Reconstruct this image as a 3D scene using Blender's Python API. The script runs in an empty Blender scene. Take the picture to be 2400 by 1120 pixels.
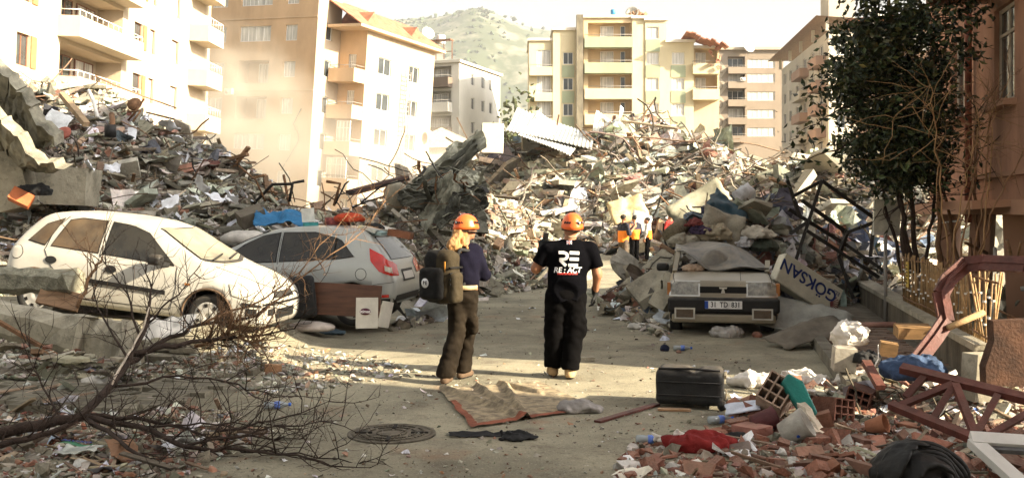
import bpy, bmesh, math, random
import numpy as np
from mathutils import Vector, Matrix, Euler, noise
from mathutils.bvhtree import BVHTree

random.seed(7); RNG = np.random.default_rng(7)
SC = bpy.context.scene
COL = SC.collection
R = math.radians

# ---------------------------------------------------------------- camera, sky, sun, exposure
F, HZ, CZ = 2333.0, 498.0, 1.82            # focal length and horizon row in photo pixels, eye height in metres
cam_d = bpy.data.cameras.new('camera'); cam = bpy.data.objects.new('camera', cam_d); COL.objects.link(cam)
cam.location = (0, 0, CZ); cam.rotation_euler = (R(90), 0, 0)
cam_d.lens = 35.0; cam_d.sensor_width = 36.0; cam_d.shift_y = -62/2400
cam_d.clip_start = 0.1; cam_d.clip_end = 6000
SC.camera = cam
SUN_EL = 25.0
SUN_DIR = Vector((0.925*math.cos(R(SUN_EL)), -0.38*math.cos(R(SUN_EL)), math.sin(R(SUN_EL)))).normalized()   # towards the sun
sun_d = bpy.data.lights.new('sun', 'SUN'); sun_d.energy = 5.0; sun_d.angle = R(0.5); sun_d.color = (1.0, 0.85, 0.62)
sun = bpy.data.objects.new('sun', sun_d); COL.objects.link(sun)
sun.rotation_euler = SUN_DIR.to_track_quat('Z', 'Y').to_euler(); sun.location = (20, -10, 30)
world = bpy.data.worlds.new('World'); SC.world = world; world.use_nodes = True
wn = world.node_tree; wn.nodes.clear()
sky = wn.nodes.new('ShaderNodeTexSky'); sky.sky_type = 'NISHITA'; sky.sun_disc = False
sky.sun_elevation = R(SUN_EL); sky.sun_rotation = math.atan2(SUN_DIR.x, SUN_DIR.y)
sky.dust_density = 9.0; sky.air_density = 1.0; sky.ozone_density = 0.6
hs = wn.nodes.new('ShaderNodeHueSaturation'); hs.inputs['Saturation'].default_value = 0.12
bg = wn.nodes.new('ShaderNodeBackground'); bg.inputs['Strength'].default_value = 0.074
wo = wn.nodes.new('ShaderNodeOutputWorld')
wn.links.new(sky.outputs[0], hs.inputs['Color']); wn.links.new(hs.outputs[0], bg.inputs[0]); wn.links.new(bg.outputs[0], wo.inputs[0])
SC.view_settings.view_transform = 'Standard'; SC.view_settings.look = 'None'
SC.view_settings.exposure = 2.1; SC.view_settings.gamma = 1.0; SC.view_settings.use_curve_mapping = False
SC.render.engine = 'CYCLES'
SC.cycles.use_denoising = True
SC.cycles.max_bounces = 6; SC.cycles.diffuse_bounces = 2; SC.cycles.glossy_bounces = 3; SC.cycles.transmission_bounces = 4
SC.cycles.volume_bounces = 0; SC.cycles.transparent_max_bounces = 8
SC.cycles.caustics_reflective = False; SC.cycles.caustics_refractive = False

def P(px, py, Y):
    """the point at depth Y that stands behind a photo pixel"""
    return Vector(((px-1200)*Y/F, Y, CZ-(py-HZ)*Y/F))
def G(px, py, z=0.0):
    """the point of the level ground (height z) at a photo pixel"""
    return P(px, py, (CZ-z)*F/(py-HZ))

# ---------------------------------------------------------------- materials
MATS = {}
def M(name, col=(.5, .5, .5), rough=.85, var=.25, scale=4.0, bump=.25, bscale=40.0, dust=0.0, metal=0.0, spec=.3,
      attr=False, objrand=0.0, col2=None, dustcol=(.36, .30, .22), coat=0.0, stretch=None, mixlo=.35, mixhi=.65, trans=0.0, alpha=1.0):
    if name in MATS: return MATS[name]
    m = bpy.data.materials.new(name); m.use_nodes = True; nt = m.node_tree; N = nt.nodes; L = nt.links
    b = N['Principled BSDF']
    tc = N.new('ShaderNodeTexCoord'); vec = tc.outputs['Object']
    if stretch:
        mp = N.new('ShaderNodeMapping'); mp.inputs['Scale'].default_value = stretch; L.new(vec, mp.inputs[0]); vec = mp.outputs[0]
    n1 = N.new('ShaderNodeTexNoise'); n1.inputs['Scale'].default_value = scale; n1.inputs['Detail'].default_value = 5; n1.inputs['Roughness'].default_value = .65
    L.new(vec, n1.inputs['Vector'])
    mr = N.new('ShaderNodeMapRange'); mr.inputs[1].default_value = mixlo; mr.inputs[2].default_value = mixhi
    L.new(n1.outputs['Fac'], mr.inputs[0])
    if attr:
        at = N.new('ShaderNodeAttribute'); at.attribute_name = 'Col'
        mul = N.new('ShaderNodeMix'); mul.data_type = 'RGBA'; mul.blend_type = 'MULTIPLY'; mul.inputs[0].default_value = 1.0
        mr.inputs[3].default_value = 1-var; mr.inputs[4].default_value = 1+var
        L.new(at.outputs['Color'], mul.inputs[6]); L.new(mr.outputs[0], mul.inputs[7]); out = mul.outputs[2]
    else:
        mx = N.new('ShaderNodeMix'); mx.data_type = 'RGBA'
        c2 = col2 if col2 else tuple(min(1, c*(1+var)) for c in col)
        mx.inputs[6].default_value = (*[c*(1-var) for c in col], 1) if not col2 else (*col, 1)
        mx.inputs[7].default_value = (*c2, 1)
        L.new(mr.outputs[0], mx.inputs[0]); out = mx.outputs[2]
    if objrand:
        oi = N.new('ShaderNodeObjectInfo'); hv = N.new('ShaderNodeHueSaturation')
        m2 = N.new('ShaderNodeMapRange'); m2.inputs[3].default_value = 1-objrand; m2.inputs[4].default_value = 1+objrand
        L.new(oi.outputs['Random'], m2.inputs[0]); L.new(m2.outputs[0], hv.inputs['Value']); L.new(out, hv.inputs['Color']); out = hv.outputs[0]
    if dust:
        ge = N.new('ShaderNodeNewGeometry'); sx = N.new('ShaderNodeSeparateXYZ'); L.new(ge.outputs['Normal'], sx.inputs[0])
        m3 = N.new('ShaderNodeMapRange'); m3.inputs[1].default_value = .1; m3.inputs[2].default_value = .95; m3.inputs[4].default_value = dust
        L.new(sx.outputs[2], m3.inputs[0])
        n3 = N.new('ShaderNodeTexNoise'); n3.inputs['Scale'].default_value = scale*2.3; n3.inputs['Detail'].default_value = 4; L.new(vec, n3.inputs['Vector'])
        m4 = N.new('ShaderNodeMapRange'); m4.inputs[1].default_value = .3; m4.inputs[2].default_value = .6; L.new(n3.outputs['Fac'], m4.inputs[0])
        mm = N.new('ShaderNodeMath'); mm.operation = 'MULTIPLY'; L.new(m3.outputs[0], mm.inputs[0]); L.new(m4.outputs[0], mm.inputs[1])
        md = N.new('ShaderNodeMix'); md.data_type = 'RGBA'; md.inputs[7].default_value = (*dustcol, 1)
        L.new(mm.outputs[0], md.inputs[0]); L.new(out, md.inputs[6]); out = md.outputs[2]
    L.new(out, b.inputs['Base Color'])
    b.inputs['Roughness'].default_value = rough; b.inputs['Metallic'].default_value = metal
    b.inputs['Specular IOR Level'].default_value = spec
    if coat: b.inputs['Coat Weight'].default_value = coat; b.inputs['Coat Roughness'].default_value = .15
    if trans: b.inputs['Transmission Weight'].default_value = trans
    if alpha < 1: b.inputs['Alpha'].default_value = alpha
    if bump:
        n2 = N.new('ShaderNodeTexNoise'); n2.inputs['Scale'].default_value = bscale; n2.inputs['Detail'].default_value = 4; L.new(vec, n2.inputs['Vector'])
        bp = N.new('ShaderNodeBump'); bp.inputs['Strength'].default_value = bump; bp.inputs['Distance'].default_value = .02
        L.new(n2.outputs['Fac'], bp.inputs['Height']); L.new(bp.outputs[0], b.inputs['Normal'])
    MATS[name] = m
    return m

# ---------------------------------------------------------------- objects
def tag(o, label=None, cat=None, group=None, kind=None):
    if label: o['label'] = label
    if cat: o['category'] = cat
    if group: o['group'] = group
    if kind or cat: o['kind'] = kind or 'thing'
    return o
def empty(name, loc=(0, 0, 0), rot=(0, 0, 0), label=None, cat=None, group=None, parent=None):
    o = bpy.data.objects.new(name, None); COL.objects.link(o); o.location = loc; o.rotation_euler = rot; o.empty_display_size = .2
    if parent: o.parent = parent
    return tag(o, label, cat, group)
def link(name, me, parent=None, loc=None, rot=None):
    o = bpy.data.objects.new(name, me); COL.objects.link(o)
    if parent: o.parent = parent
    if loc is not None: o.location = loc
    if rot is not None: o.rotation_euler = rot
    return o
def tri_mesh(name, V, T, mat, cols=None, smooth=False):
    """big triangle mesh from numpy arrays; cols = one colour for each vertex"""
    V = np.asarray(V, np.float32); T = np.asarray(T, np.int32)
    me = bpy.data.meshes.new(name); me.vertices.add(len(V)); me.vertices.foreach_set('co', V.ravel())
    me.loops.add(T.size); me.loops.foreach_set('vertex_index', T.ravel())
    me.polygons.add(len(T)); me.polygons.foreach_set('loop_start', np.arange(0, T.size, 3, dtype=np.int32))
    me.polygons.foreach_set('use_smooth', np.full(len(T), smooth))
    me.update(calc_edges=True)
    if cols is not None:
        a = me.color_attributes.new('Col', 'FLOAT_COLOR', 'POINT')
        a.data.foreach_set('color', np.concatenate([cols, np.ones((len(cols), 1))], 1).astype(np.float32).ravel())
    me.materials.append(mat)
    return me

class MB:
    """collects shapes and links them as ONE mesh"""
    def __init__(s): s.v = []; s.f = []; s.mi = []; s.sm = []
    def add(s, vs, fs, mi=0, smooth=False):
        k = len(s.v); s.v += [tuple(p) for p in vs]
        for f in fs: s.f.append(tuple(i+k for i in f)); s.mi.append(mi); s.sm.append(smooth)
        return s
    def box(s, c, d, rot=None, mi=0, jit=0.0):
        hx, hy, hz = d[0]/2, d[1]/2, d[2]/2
        vs = [Vector((x*hx, y*hy, z*hz)) for x in (-1, 1) for y in (-1, 1) for z in (-1, 1)]
        if jit: vs = [v+Vector((random.uniform(-jit, jit), random.uniform(-jit, jit), random.uniform(-jit, jit))) for v in vs]
        if rot is not None:
            m = rot if isinstance(rot, Matrix) else Euler(rot).to_matrix()
            vs = [m @ v for v in vs]
        c = Vector(c)
        return s.add([v+c for v in vs], [(0, 1, 3, 2), (4, 6, 7, 5), (0, 4, 5, 1), (2, 3, 7, 6), (0, 2, 6, 4), (1, 5, 7, 3)], mi)
    def beam(s, a, b, w, h=None, up=(0, 0, 1), mi=0):
        """a bar of rectangular section w x h from a to b"""
        a, b = Vector(a), Vector(b); h = h or w; d = (b-a).normalized(); u = Vector(up)
        sd = d.cross(u)
        if sd.length < 1e-3: sd = d.cross(Vector((1, 0, 0)))
        sd.normalize(); u = sd.cross(d).normalized()
        vs = []
        for p in (a, b):
            for i, j in ((-1, -1), (1, -1), (1, 1), (-1, 1)): vs.append(p+sd*(i*w/2)+u*(j*h/2))
        return s.add(vs, [(0, 1, 2, 3), (7, 6, 5, 4), (0, 4, 5, 1), (1, 5, 6, 2), (2, 6, 7, 3), (3, 7, 4, 0)], mi)
    def tube(s, pts, r, n=6, mi=0, smooth=True, cap=True):
        pts = [Vector(p) for p in pts]; k = len(pts)
        rs = r if isinstance(r, (list, tuple)) else [r]*k
        vs = []; prev = None
        for i, p in enumerate(pts):
            d = (pts[min(i+1, k-1)]-pts[max(i-1, 0)])
            if d.length < 1e-6: d = Vector((0, 0, 1))
            d.normalize()
            if prev is None:
                a = d.orthogonal().normalized()
            else:
                a = prev-d*prev.dot(d)
                a = a.normalized() if a.length > 1e-5 else d.orthogonal().normalized()
            prev = a; b = d.cross(a)
            for j in range(n):
                t = 2*math.pi*j/n; vs.append(p+(a*math.cos(t)+b*math.sin(t))*rs[i])
        fs = [(i*n+j, i*n+(j+1) % n, (i+1)*n+(j+1) % n, (i+1)*n+j) for i in range(k-1) for j in range(n)]
        if cap: fs += [tuple(range(n))[::-1], tuple(range((k-1)*n, k*n))]
        return s.add(vs, fs, mi, smooth)
    def prism(s, poly, axis_vec, origin=(0, 0, 0), ux=(1, 0, 0), uy=(0, 0, 1), mi=0):
        """polygon (2D, along ux, uy) extruded by axis_vec"""
        o, ux, uy, ax = Vector(origin), Vector(ux), Vector(uy), Vector(axis_vec); n = len(poly)
        a = [o+ux*p[0]+uy*p[1] for p in poly]; b = [p+ax for p in a]
        return s.add(a+b, [tuple(range(n))[::-1], tuple(range(n, 2*n))]+[(i, (i+1) % n, n+(i+1) % n, n+i) for i in range(n)], mi)
    def lathe(s, prof, n=20, c=(0, 0, 0), rot=None, mi=0, smooth=True):
        """profile of (radius, height) turned about z"""
        m = rot if isinstance(rot, Matrix) else (Euler(rot).to_matrix() if rot is not None else Matrix.Identity(3)); c = Vector(c); vs = []
        for r, z in prof:
            for j in range(n):
                t = 2*math.pi*j/n; vs.append(c+m @ Vector((r*math.cos(t), r*math.sin(t), z)))
        k = len(prof)
        fs = [(i*n+j, i*n+(j+1) % n, (i+1)*n+(j+1) % n, (i+1)*n+j) for i in range(k-1) for j in range(n)]
        fs += [tuple(range(n))[::-1], tuple(range((k-1)*n, k*n))]
        return s.add(vs, fs, mi, smooth)
    def grid(s, fn, nu, nv, mi=0, smooth=True, thick=0.0):
        """a sheet fn(u, v) -> point"""
        vs = [Vector(fn(i/nu, j/nv)) for i in range(nu+1) for j in range(nv+1)]
        q = [(i*(nv+1)+j, (i+1)*(nv+1)+j, (i+1)*(nv+1)+j+1, i*(nv+1)+j+1) for i in range(nu) for j in range(nv)]
        return s.add(vs, q, mi, smooth)
    def mesh(s, name, mats):
        me = bpy.data.meshes.new(name); me.from_pydata(s.v, [], s.f)
        for m in (mats if isinstance(mats, (list, tuple)) else [mats]): me.materials.append(m)
        me.polygons.foreach_set('material_index', s.mi); me.polygons.foreach_set('use_smooth', s.sm)
        bm = bmesh.new(); bm.from_mesh(me); bmesh.ops.recalc_face_normals(bm, faces=bm.faces); bm.to_mesh(me); bm.free()
        me.update(); return me
    def build(s, name, mats, parent=None, loc=None, rot=None):
        return link(name, s.mesh(name, mats), parent, loc, rot)
def solidify(o, t, off=0):
    m = o.modifiers.new('thickness', 'SOLIDIFY'); m.thickness = t; m.offset = off; return o
def bevel(o, w, seg=2):
    m = o.modifiers.new('bevel', 'BEVEL'); m.width = w; m.segments = seg; m.limit_method = 'ANGLE'; return o
def copy_tree(o, parent=None):
    c = o.copy(); COL.objects.link(c); c.parent = parent
    for ch in list(o.children): copy_tree(ch, c)
    return c
def fbm(x, y, z=0.0, oct=4):
    return noise.fractal(Vector((x, y, z)), 1.0, 2.0, oct)

# signed-distance modelling (for people, bags, cushions): smooth union of capsules, surface by naive surface nets
def sd_caps(Q, a, b, ra, rb):
    a = np.array(a, float); b = np.array(b, float); ba = b-a; L = (ba*ba).sum()
    h = np.clip(((Q-a) @ ba)/max(L, 1e-9), 0, 1)
    return np.linalg.norm(Q-a-h[..., None]*ba, axis=-1)-(ra+(rb-ra)*h)
def sd_ell(Q, c, r, M3=None):
    q = Q-np.array(c, float)
    if M3 is not None: q = q @ np.array(M3, float)
    r = np.array(r, float); k0 = np.linalg.norm(q/r, axis=-1); k1 = np.linalg.norm(q/(r*r), axis=-1)
    return k0*(k0-1)/np.maximum(k1, 1e-6)
def sd_box(Q, c, h, r, M3=None):
    q = Q-np.array(c, float)
    if M3 is not None: q = q @ np.array(M3, float)
    q = np.abs(q)-(np.array(h, float)-r)
    return np.linalg.norm(np.maximum(q, 0), axis=-1)+np.minimum(q.max(-1), 0)-r
def smin(a, b, k):
    h = np.clip(.5+.5*(b-a)/k, 0, 1); return b+(a-b)*h-k*h*(1-h)
def sd_wrinkle(Q, amp, f, seed=0.0, ax=(1, 1, 1)):
    q = Q*np.array(ax)*f+seed
    w = np.sin(q[..., 0]*1.7+2.1*np.sin(q[..., 2]*1.3))+np.sin(q[..., 2]*2.3+1.7*np.sin(q[..., 1]*1.9+q[..., 0]))+np.sin(q[..., 1]*2.9+1.3*np.sin(q[..., 0]*2.2+q[..., 2]*1.1))
    return amp*w/3
def sdf_mesh(name, fn, lo, hi, res, mats, pick=None, smooth=True):
    """surface nets of fn(points) < 0 inside the box lo..hi; pick(centres) -> material index of each face"""
    lo = np.array(lo, float); hi = np.array(hi, float); n = np.ceil((hi-lo)/res).astype(int)+1
    ax = [lo[i]+res*np.arange(n[i]) for i in range(3)]
    Q = np.stack(np.meshgrid(*ax, indexing='ij'), -1); D = fn(Q)
    S = D < 0
    c = [S[i:n[0]-1+i, j:n[1]-1+j, k:n[2]-1+k] for i in (0, 1) for j in (0, 1) for k in (0, 1)]
    cnt = sum(x.astype(np.int8) for x in c); act = (cnt > 0) & (cnt < 8)
    idx = -np.ones(act.shape, int); I = np.argwhere(act); idx[act] = np.arange(len(I))
    acc = np.zeros((len(I), 3)); num = np.zeros(len(I))
    offs = [(i, j, k) for i in (0, 1) for j in (0, 1) for k in (0, 1)]
    for a in range(8):
        for b in range(a+1, 8):
            d = np.array(offs[b])-np.array(offs[a])
            if np.abs(d).sum() != 1: continue
            pa = I+np.array(offs[a]); pb = I+np.array(offs[b])
            da = D[pa[:, 0], pa[:, 1], pa[:, 2]]; db = D[pb[:, 0], pb[:, 1], pb[:, 2]]
            cr = (da < 0) != (db < 0); t = np.where(cr, da/np.where(cr, da-db, 1), 0)
            acc += np.where(cr[:, None], pa+t[:, None]*d, 0); num += cr
    V = lo+res*acc/num[:, None]
    quads = []
    for axd in range(3):
        sl0 = [slice(None)]*3; sl1 = [slice(None)]*3; sl0[axd] = slice(0, -1); sl1[axd] = slice(1, None)
        e = S[tuple(sl0)] != S[tuple(sl1)]; ins = S[tuple(sl0)]
        E = np.argwhere(e); u, w = (axd+1) % 3, (axd+2) % 3
        ok = (E[:, u] > 0) & (E[:, w] > 0) & (E[:, u] < n[u]-1) & (E[:, w] < n[w]-1); E = E[ok]
        fl = ins[E[:, 0], E[:, 1], E[:, 2]]
        def cell(du, dw):
            q = E.copy(); q[:, u] -= du; q[:, w] -= dw; return idx[q[:, 0], q[:, 1], q[:, 2]]
        q = np.stack([cell(1, 1), cell(0, 1), cell(0, 0), cell(1, 0)], 1)
        q[~fl] = q[~fl][:, ::-1]; quads.append(q)
    q = np.concatenate(quads); q = q[(q >= 0).all(1)]
    me = bpy.data.meshes.new(name); me.vertices.add(len(V)); me.vertices.foreach_set('co', V.astype(np.float32).ravel())
    me.loops.add(q.size); me.loops.foreach_set('vertex_index', q.astype(np.int32).ravel())
    me.polygons.add(len(q)); me.polygons.foreach_set('loop_start', np.arange(0, q.size, 4, dtype=np.int32))
    me.polygons.foreach_set('use_smooth', np.full(len(q), smooth))
    for m in (mats if isinstance(mats, (list, tuple)) else [mats]): me.materials.append(m)
    if pick is not None: me.polygons.foreach_set('material_index', np.asarray(pick(V[q].mean(1)), np.int32))
    me.update(calc_edges=True)
    return me
def decal(text, size, loc, rot, mat, parent, name='lettering', ext=.002, align='CENTER', bold=0.0, shear=0.0, sx=1.0):
    """flat print: letters turned into a thin mesh"""
    cu = bpy.data.curves.new(name, 'FONT'); cu.body = text; cu.size = size; cu.extrude = ext; cu.align_x = align; cu.align_y = 'CENTER'; cu.offset = bold; cu.shear = shear
    t = bpy.data.objects.new(name, cu); COL.objects.link(t); bpy.context.view_layer.update()
    me = bpy.data.meshes.new_from_object(t.evaluated_get(bpy.context.evaluated_depsgraph_get())); bpy.data.objects.remove(t); bpy.data.curves.remove(cu)
    for v in me.vertices: v.co.x *= sx
    me.materials.clear(); me.materials.append(mat); return link(name, me, parent, loc, rot)
# ---------------------------------------------------------------- ground and rubble heaps
mat_road = M('dusty asphalt', (.165, .152, .108), .92, var=.3, scale=.8, bump=.6, bscale=70, col2=(.37, .335, .235), mixlo=.32, mixhi=.68)
def speckle(m, scale, lo, hi, col, fac):
    """grit and stains of their own shape over a ground material"""
    nt = m.node_tree; b = nt.nodes['Principled BSDF']; src = b.inputs['Base Color'].links[0].from_socket
    tc = nt.nodes.new('ShaderNodeTexCoord'); n = nt.nodes.new('ShaderNodeTexNoise'); n.inputs['Scale'].default_value = scale; n.inputs['Detail'].default_value = 3; n.inputs['Roughness'].default_value = .7; nt.links.new(tc.outputs['Object'], n.inputs['Vector'])
    r = nt.nodes.new('ShaderNodeMapRange'); r.inputs[1].default_value = lo; r.inputs[2].default_value = hi; r.inputs[4].default_value = fac; nt.links.new(n.outputs['Fac'], r.inputs[0])
    x = nt.nodes.new('ShaderNodeMix'); x.data_type = 'RGBA'; x.inputs[7].default_value = (*col, 1); nt.links.new(r.outputs[0], x.inputs[0]); nt.links.new(src, x.inputs[6]); nt.links.new(x.outputs[2], b.inputs['Base Color'])
speckle(mat_road, 2.6, .55, .7, (.11, .085, .06), .6); speckle(mat_road, 26, .56, .68, (.10, .08, .055), .7); speckle(mat_road, 45, .58, .68, (.5, .46, .38), .6); speckle(mat_road, .9, .6, .72, (.3, .16, .09), .45)
def dense(pts, step=.5):
    out = []
    for a, b in zip(pts, pts[1:]):
        n = max(1, int((b-a).length/step))
        out += [a+(b-a)*(i/n) for i in range(n)]
    return out+[pts[-1]]
def ridge(l): return dense([P(*p) for p in l])
HEAPS = {
 'left': (ridge([(-330, 190, 21), (-120, 178, 21), (60, 196, 20.5), (160, 203, 20), (250, 208, 20), (330, 268, 20), (400, 300, 20), (480, 355, 20),
                 (560, 405, 20), (600, 455, 20.5), (700, 497, 21), (800, 485, 22), (880, 452, 23), (960, 440, 25), (1060, 432, 26.5), (1140, 458, 29),
                 (1200, 480, 33), (1262, 535, 36)]), .74),
 'far': (ridge([(1020, 440, 58), (1130, 410, 60), (1200, 345, 62), (1300, 330, 62), (1390, 316, 62), (1440, 296, 60), (1480, 272, 60), (1520, 278, 60), (1560, 294, 60),
                (1600, 316, 58), (1640, 338, 56), (1700, 382, 52), (1740, 405, 48), (1800, 402, 45), (1870, 388, 42), (1930, 364, 40),
                (1990, 368, 38), (2060, 405, 36), (2130, 425, 34), (2250, 440, 33)]), .52),
 'right': (ridge([(1590, 585, 18.2), (1625, 520, 19.2), (1700, 484, 19.8), (1760, 480, 20.3), (1850, 498, 21), (1920, 515, 22), (2010, 520, 24)]), .95),
}
GX = np.arange(-26, 26.01, .2); GY = np.arange(10, 80.01, .2)
XX, YY = np.meshgrid(GX, GY, indexing='ij')
def heap_h(name):
    pts, s = HEAPS[name]; h = np.full(XX.shape, -9.0)
    for p in pts: h = np.maximum(h, p.z-s*np.sqrt((XX-p.x)**2+(YY-p.y)**2)-.0)
    return h
def terrace(x, y):
    a = np.clip((-2.6-x)/1.2, 0, 1); b = np.clip((y-10.6)/1.5, 0, 1)
    return .42*a*a*(3-2*a)*b*b*(3-2*b)*(1+np.clip((-4.2-x)/2.5, 0, 1)*.35)
NZ = np.array([[fbm(x*.45, y*.45, 3.1) for y in GY[::2]] for x in GX[::2]])
NZ = np.repeat(np.repeat(NZ, 2, 0), 2, 1)[:len(GX), :len(GY)]
NZ2 = RNG.normal(0, 1, XX.shape)
HH = {}
for k in HEAPS:
    h = heap_h(k); amp = np.clip(h+.4, 0, 1.2)
    HH[k] = np.where(h > -1, h+amp*(NZ*.32)+np.clip(h, 0, .5)*NZ2*.07, -1)
TER = terrace(XX, YY)
HT = np.maximum.reduce([HH['left'], HH['far'], HH['right'], TER, np.zeros_like(XX)])
def hat(x, y, A=None):
    """height of the terrain"""
    A = HT if A is None else A
    fx = np.clip((np.asarray(x)-GX[0])/.2, 0, len(GX)-1.001); fy = np.clip((np.asarray(y)-GY[0])/.2, 0, len(GY)-1.001)
    i = fx.astype(int); j = fy.astype(int); u = fx-i; v = fy-j
    return A[i, j]*(1-u)*(1-v)+A[i+1, j]*u*(1-v)+A[i, j+1]*(1-u)*v+A[i+1, j+1]*u*v
def hz(x, y): return float(hat(np.array([x]), np.array([y]))[0])
# the ground is one sheet out to the horizon, finer near the camera so that the raised verge belongs to it
def axis(lo, hi, step, far):
    a = list(np.arange(lo, hi+1e-6, step)); b = [hi+(far-hi)*t**3 for t in np.linspace(.08, 1, 14)]; c = [lo-(far+lo)*t**3 for t in np.linspace(1, .08, 14)]
    return np.array(c+a+b)
gx = axis(-26, 26, .25, 3000); gy = axis(2, 60, .25, 3500)
gxx, gyy = np.meshgrid(gx, gy, indexing='ij')
gz = np.where((gyy > 10) & (gyy < 60) & (np.abs(gxx) < 26), hat(gxx, gyy, TER), 0)
gz += np.where((np.abs(gxx) < 26) & (gyy < 60) & (gyy > 2), .012*np.array([[fbm(x*.6, y*.6, 9.) for y in gy] for x in gx]), 0)
V = np.stack([gxx, gyy, gz], -1).reshape(-1, 3); ny = len(gy)
ii, jj = np.meshgrid(np.arange(len(gx)-1), np.arange(ny-1), indexing='ij'); a = (ii*ny+jj).ravel()
T = np.concatenate([np.stack([a, a+ny, a+ny+1], 1), np.stack([a, a+ny+1, a+1], 1)])
tag(link('ground', tri_mesh('ground', V, T, mat_road, smooth=True)), 'dusty asphalt street running off between the rubble heaps', 'street', kind='structure')

mat_soil = M('crushed concrete dust', (.15, .135, .1), .95, var=.35, scale=1.3, bump=1.0, bscale=14, col2=(.31, .285, .22))
LBL = {'left': ('grey heap of crushed concrete behind the two white cars', 'left'), 'far': ('high sunlit heap of collapsed buildings across the street end', 'far'),
       'right': ('heap of rubble and clothing burying the crushed saloon', 'right')}
for k, h in HH.items():
    m = (h > .02) & (h >= HT-.6); keep = m[:-1, :-1] | m[1:, :-1] | m[:-1, 1:] | m[1:, 1:]
    I = np.argwhere(keep); ny = len(GY); a = I[:, 0]*ny+I[:, 1]
    V = np.stack([XX, YY, h], -1).reshape(-1, 3)
    T = np.concatenate([np.stack([a, a+ny, a+ny+1], 1), np.stack([a, a+ny+1, a+1], 1)])
    u, inv = np.unique(T, return_inverse=True)
    tag(link('rubble_heap', tri_mesh('rubble_heap', V[u], inv.reshape(T.shape), mat_soil, smooth=False)), LBL[k][0], 'rubble', kind='stuff')

# ---- a library of debris shapes
def hull(pts):
    bm = bmesh.new()
    for p in pts: bm.verts.new(p)
    r = bmesh.ops.convex_hull(bm, input=bm.verts)
    bmesh.ops.delete(bm, geom=[v for v in bm.verts if not v.link_faces], context='VERTS')
    bmesh.ops.triangulate(bm, faces=bm.faces)
    bm.verts.index_update(); V = np.array([v.co for v in bm.verts]); T = np.array([[v.index for v in f.verts] for f in bm.faces]); bm.free()
    return V, T
def lib_chunk(n=11, flat=1.0):
    p = RNG.normal(0, 1, (n, 3)); p /= np.linalg.norm(p, axis=1)[:, None]; p *= RNG.uniform(.35, .55, (n, 1)); p[:, 2] *= flat; p[:, 0] *= RNG.uniform(1, 1.5)
    return hull(p)
def lib_slab():
    k = RNG.integers(4, 7); t = np.sort(RNG.uniform(0, 2*np.pi, k)); r = RNG.uniform(.4, .62, k)
    a = np.stack([r*np.cos(t)*RNG.uniform(.9, 1.4), r*np.sin(t), np.full(k, .06)], 1); b = a*np.array([1, 1, -1])+np.append(RNG.normal(0, .03, (k, 2)), np.zeros((k, 1)), 1)
    return hull(np.concatenate([a, b]))
def lib_bar(w, h):
    p = np.array([[x*.5, y*w/2, z*h/2] for x in (-1, 1) for y in (-1, 1) for z in (-1, 1)])+RNG.normal(0, .006, (8, 3))
    return hull(p)
def lib_sheet(n=4, curl=.25):
    u, v = np.meshgrid(np.linspace(-.5, .5, n), np.linspace(-.5, .5, n), indexing='ij')
    a, b, c = RNG.uniform(-1, 1, 3)*curl*2; ph = RNG.uniform(0, 6, 2)
    z = a*u*u+b*u*v+c*v*v+curl*.35*np.sin(5*u+ph[0])*np.sin(5*v+ph[1])
    x = u+RNG.normal(0, .05, u.shape); y = v*RNG.uniform(.6, 1)+RNG.normal(0, .05, u.shape)
    V = np.stack([x, y, z], -1).reshape(-1, 3); T = []
    for i in range(n-1):
        for j in range(n-1):
            a0 = i*n+j; T += [[a0, a0+n, a0+n+1], [a0, a0+n+1, a0+1]]
    return V, np.array(T)
def lib_wire(n=7, bend=.35, r=.012):
    mb = MB(); p = Vector((0, 0, 0)); d = Vector((1, 0, 0)); pts = [p.copy()]
    for i in range(n): d = (d+Vector(RNG.uniform(-bend, bend, 3))).normalized(); p = p+d*(1/n); pts.append(p.copy())
    mb.tube(pts, r, 4, cap=False); T = [];
    for f in mb.f: T += [[f[0], f[1], f[2]], [f[0], f[2], f[3]]]
    V = np.array([tuple(v) for v in mb.v]); return V-V.mean(0), np.array(T)
LIB = {'chunk': [lib_chunk() for _ in range(24)], 'flat': [lib_chunk(10, .45) for _ in range(16)], 'slab': [lib_slab() for _ in range(14)],
       'plank': [lib_bar(.1, .035) for _ in range(4)]+[lib_bar(.06, .05) for _ in range(3)], 'brick': [lib_bar(.55, .4) for _ in range(4)],
       'paper': [lib_sheet(4, .35) for _ in range(10)], 'cloth': [lib_sheet(6, .7) for _ in range(8)], 'tin': [lib_sheet(5, .3) for _ in range(6)],
       'wire': [lib_wire(7, .45) for _ in range(10)], 'rod': [lib_wire(5, .12, .009) for _ in range(5)]}
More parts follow.
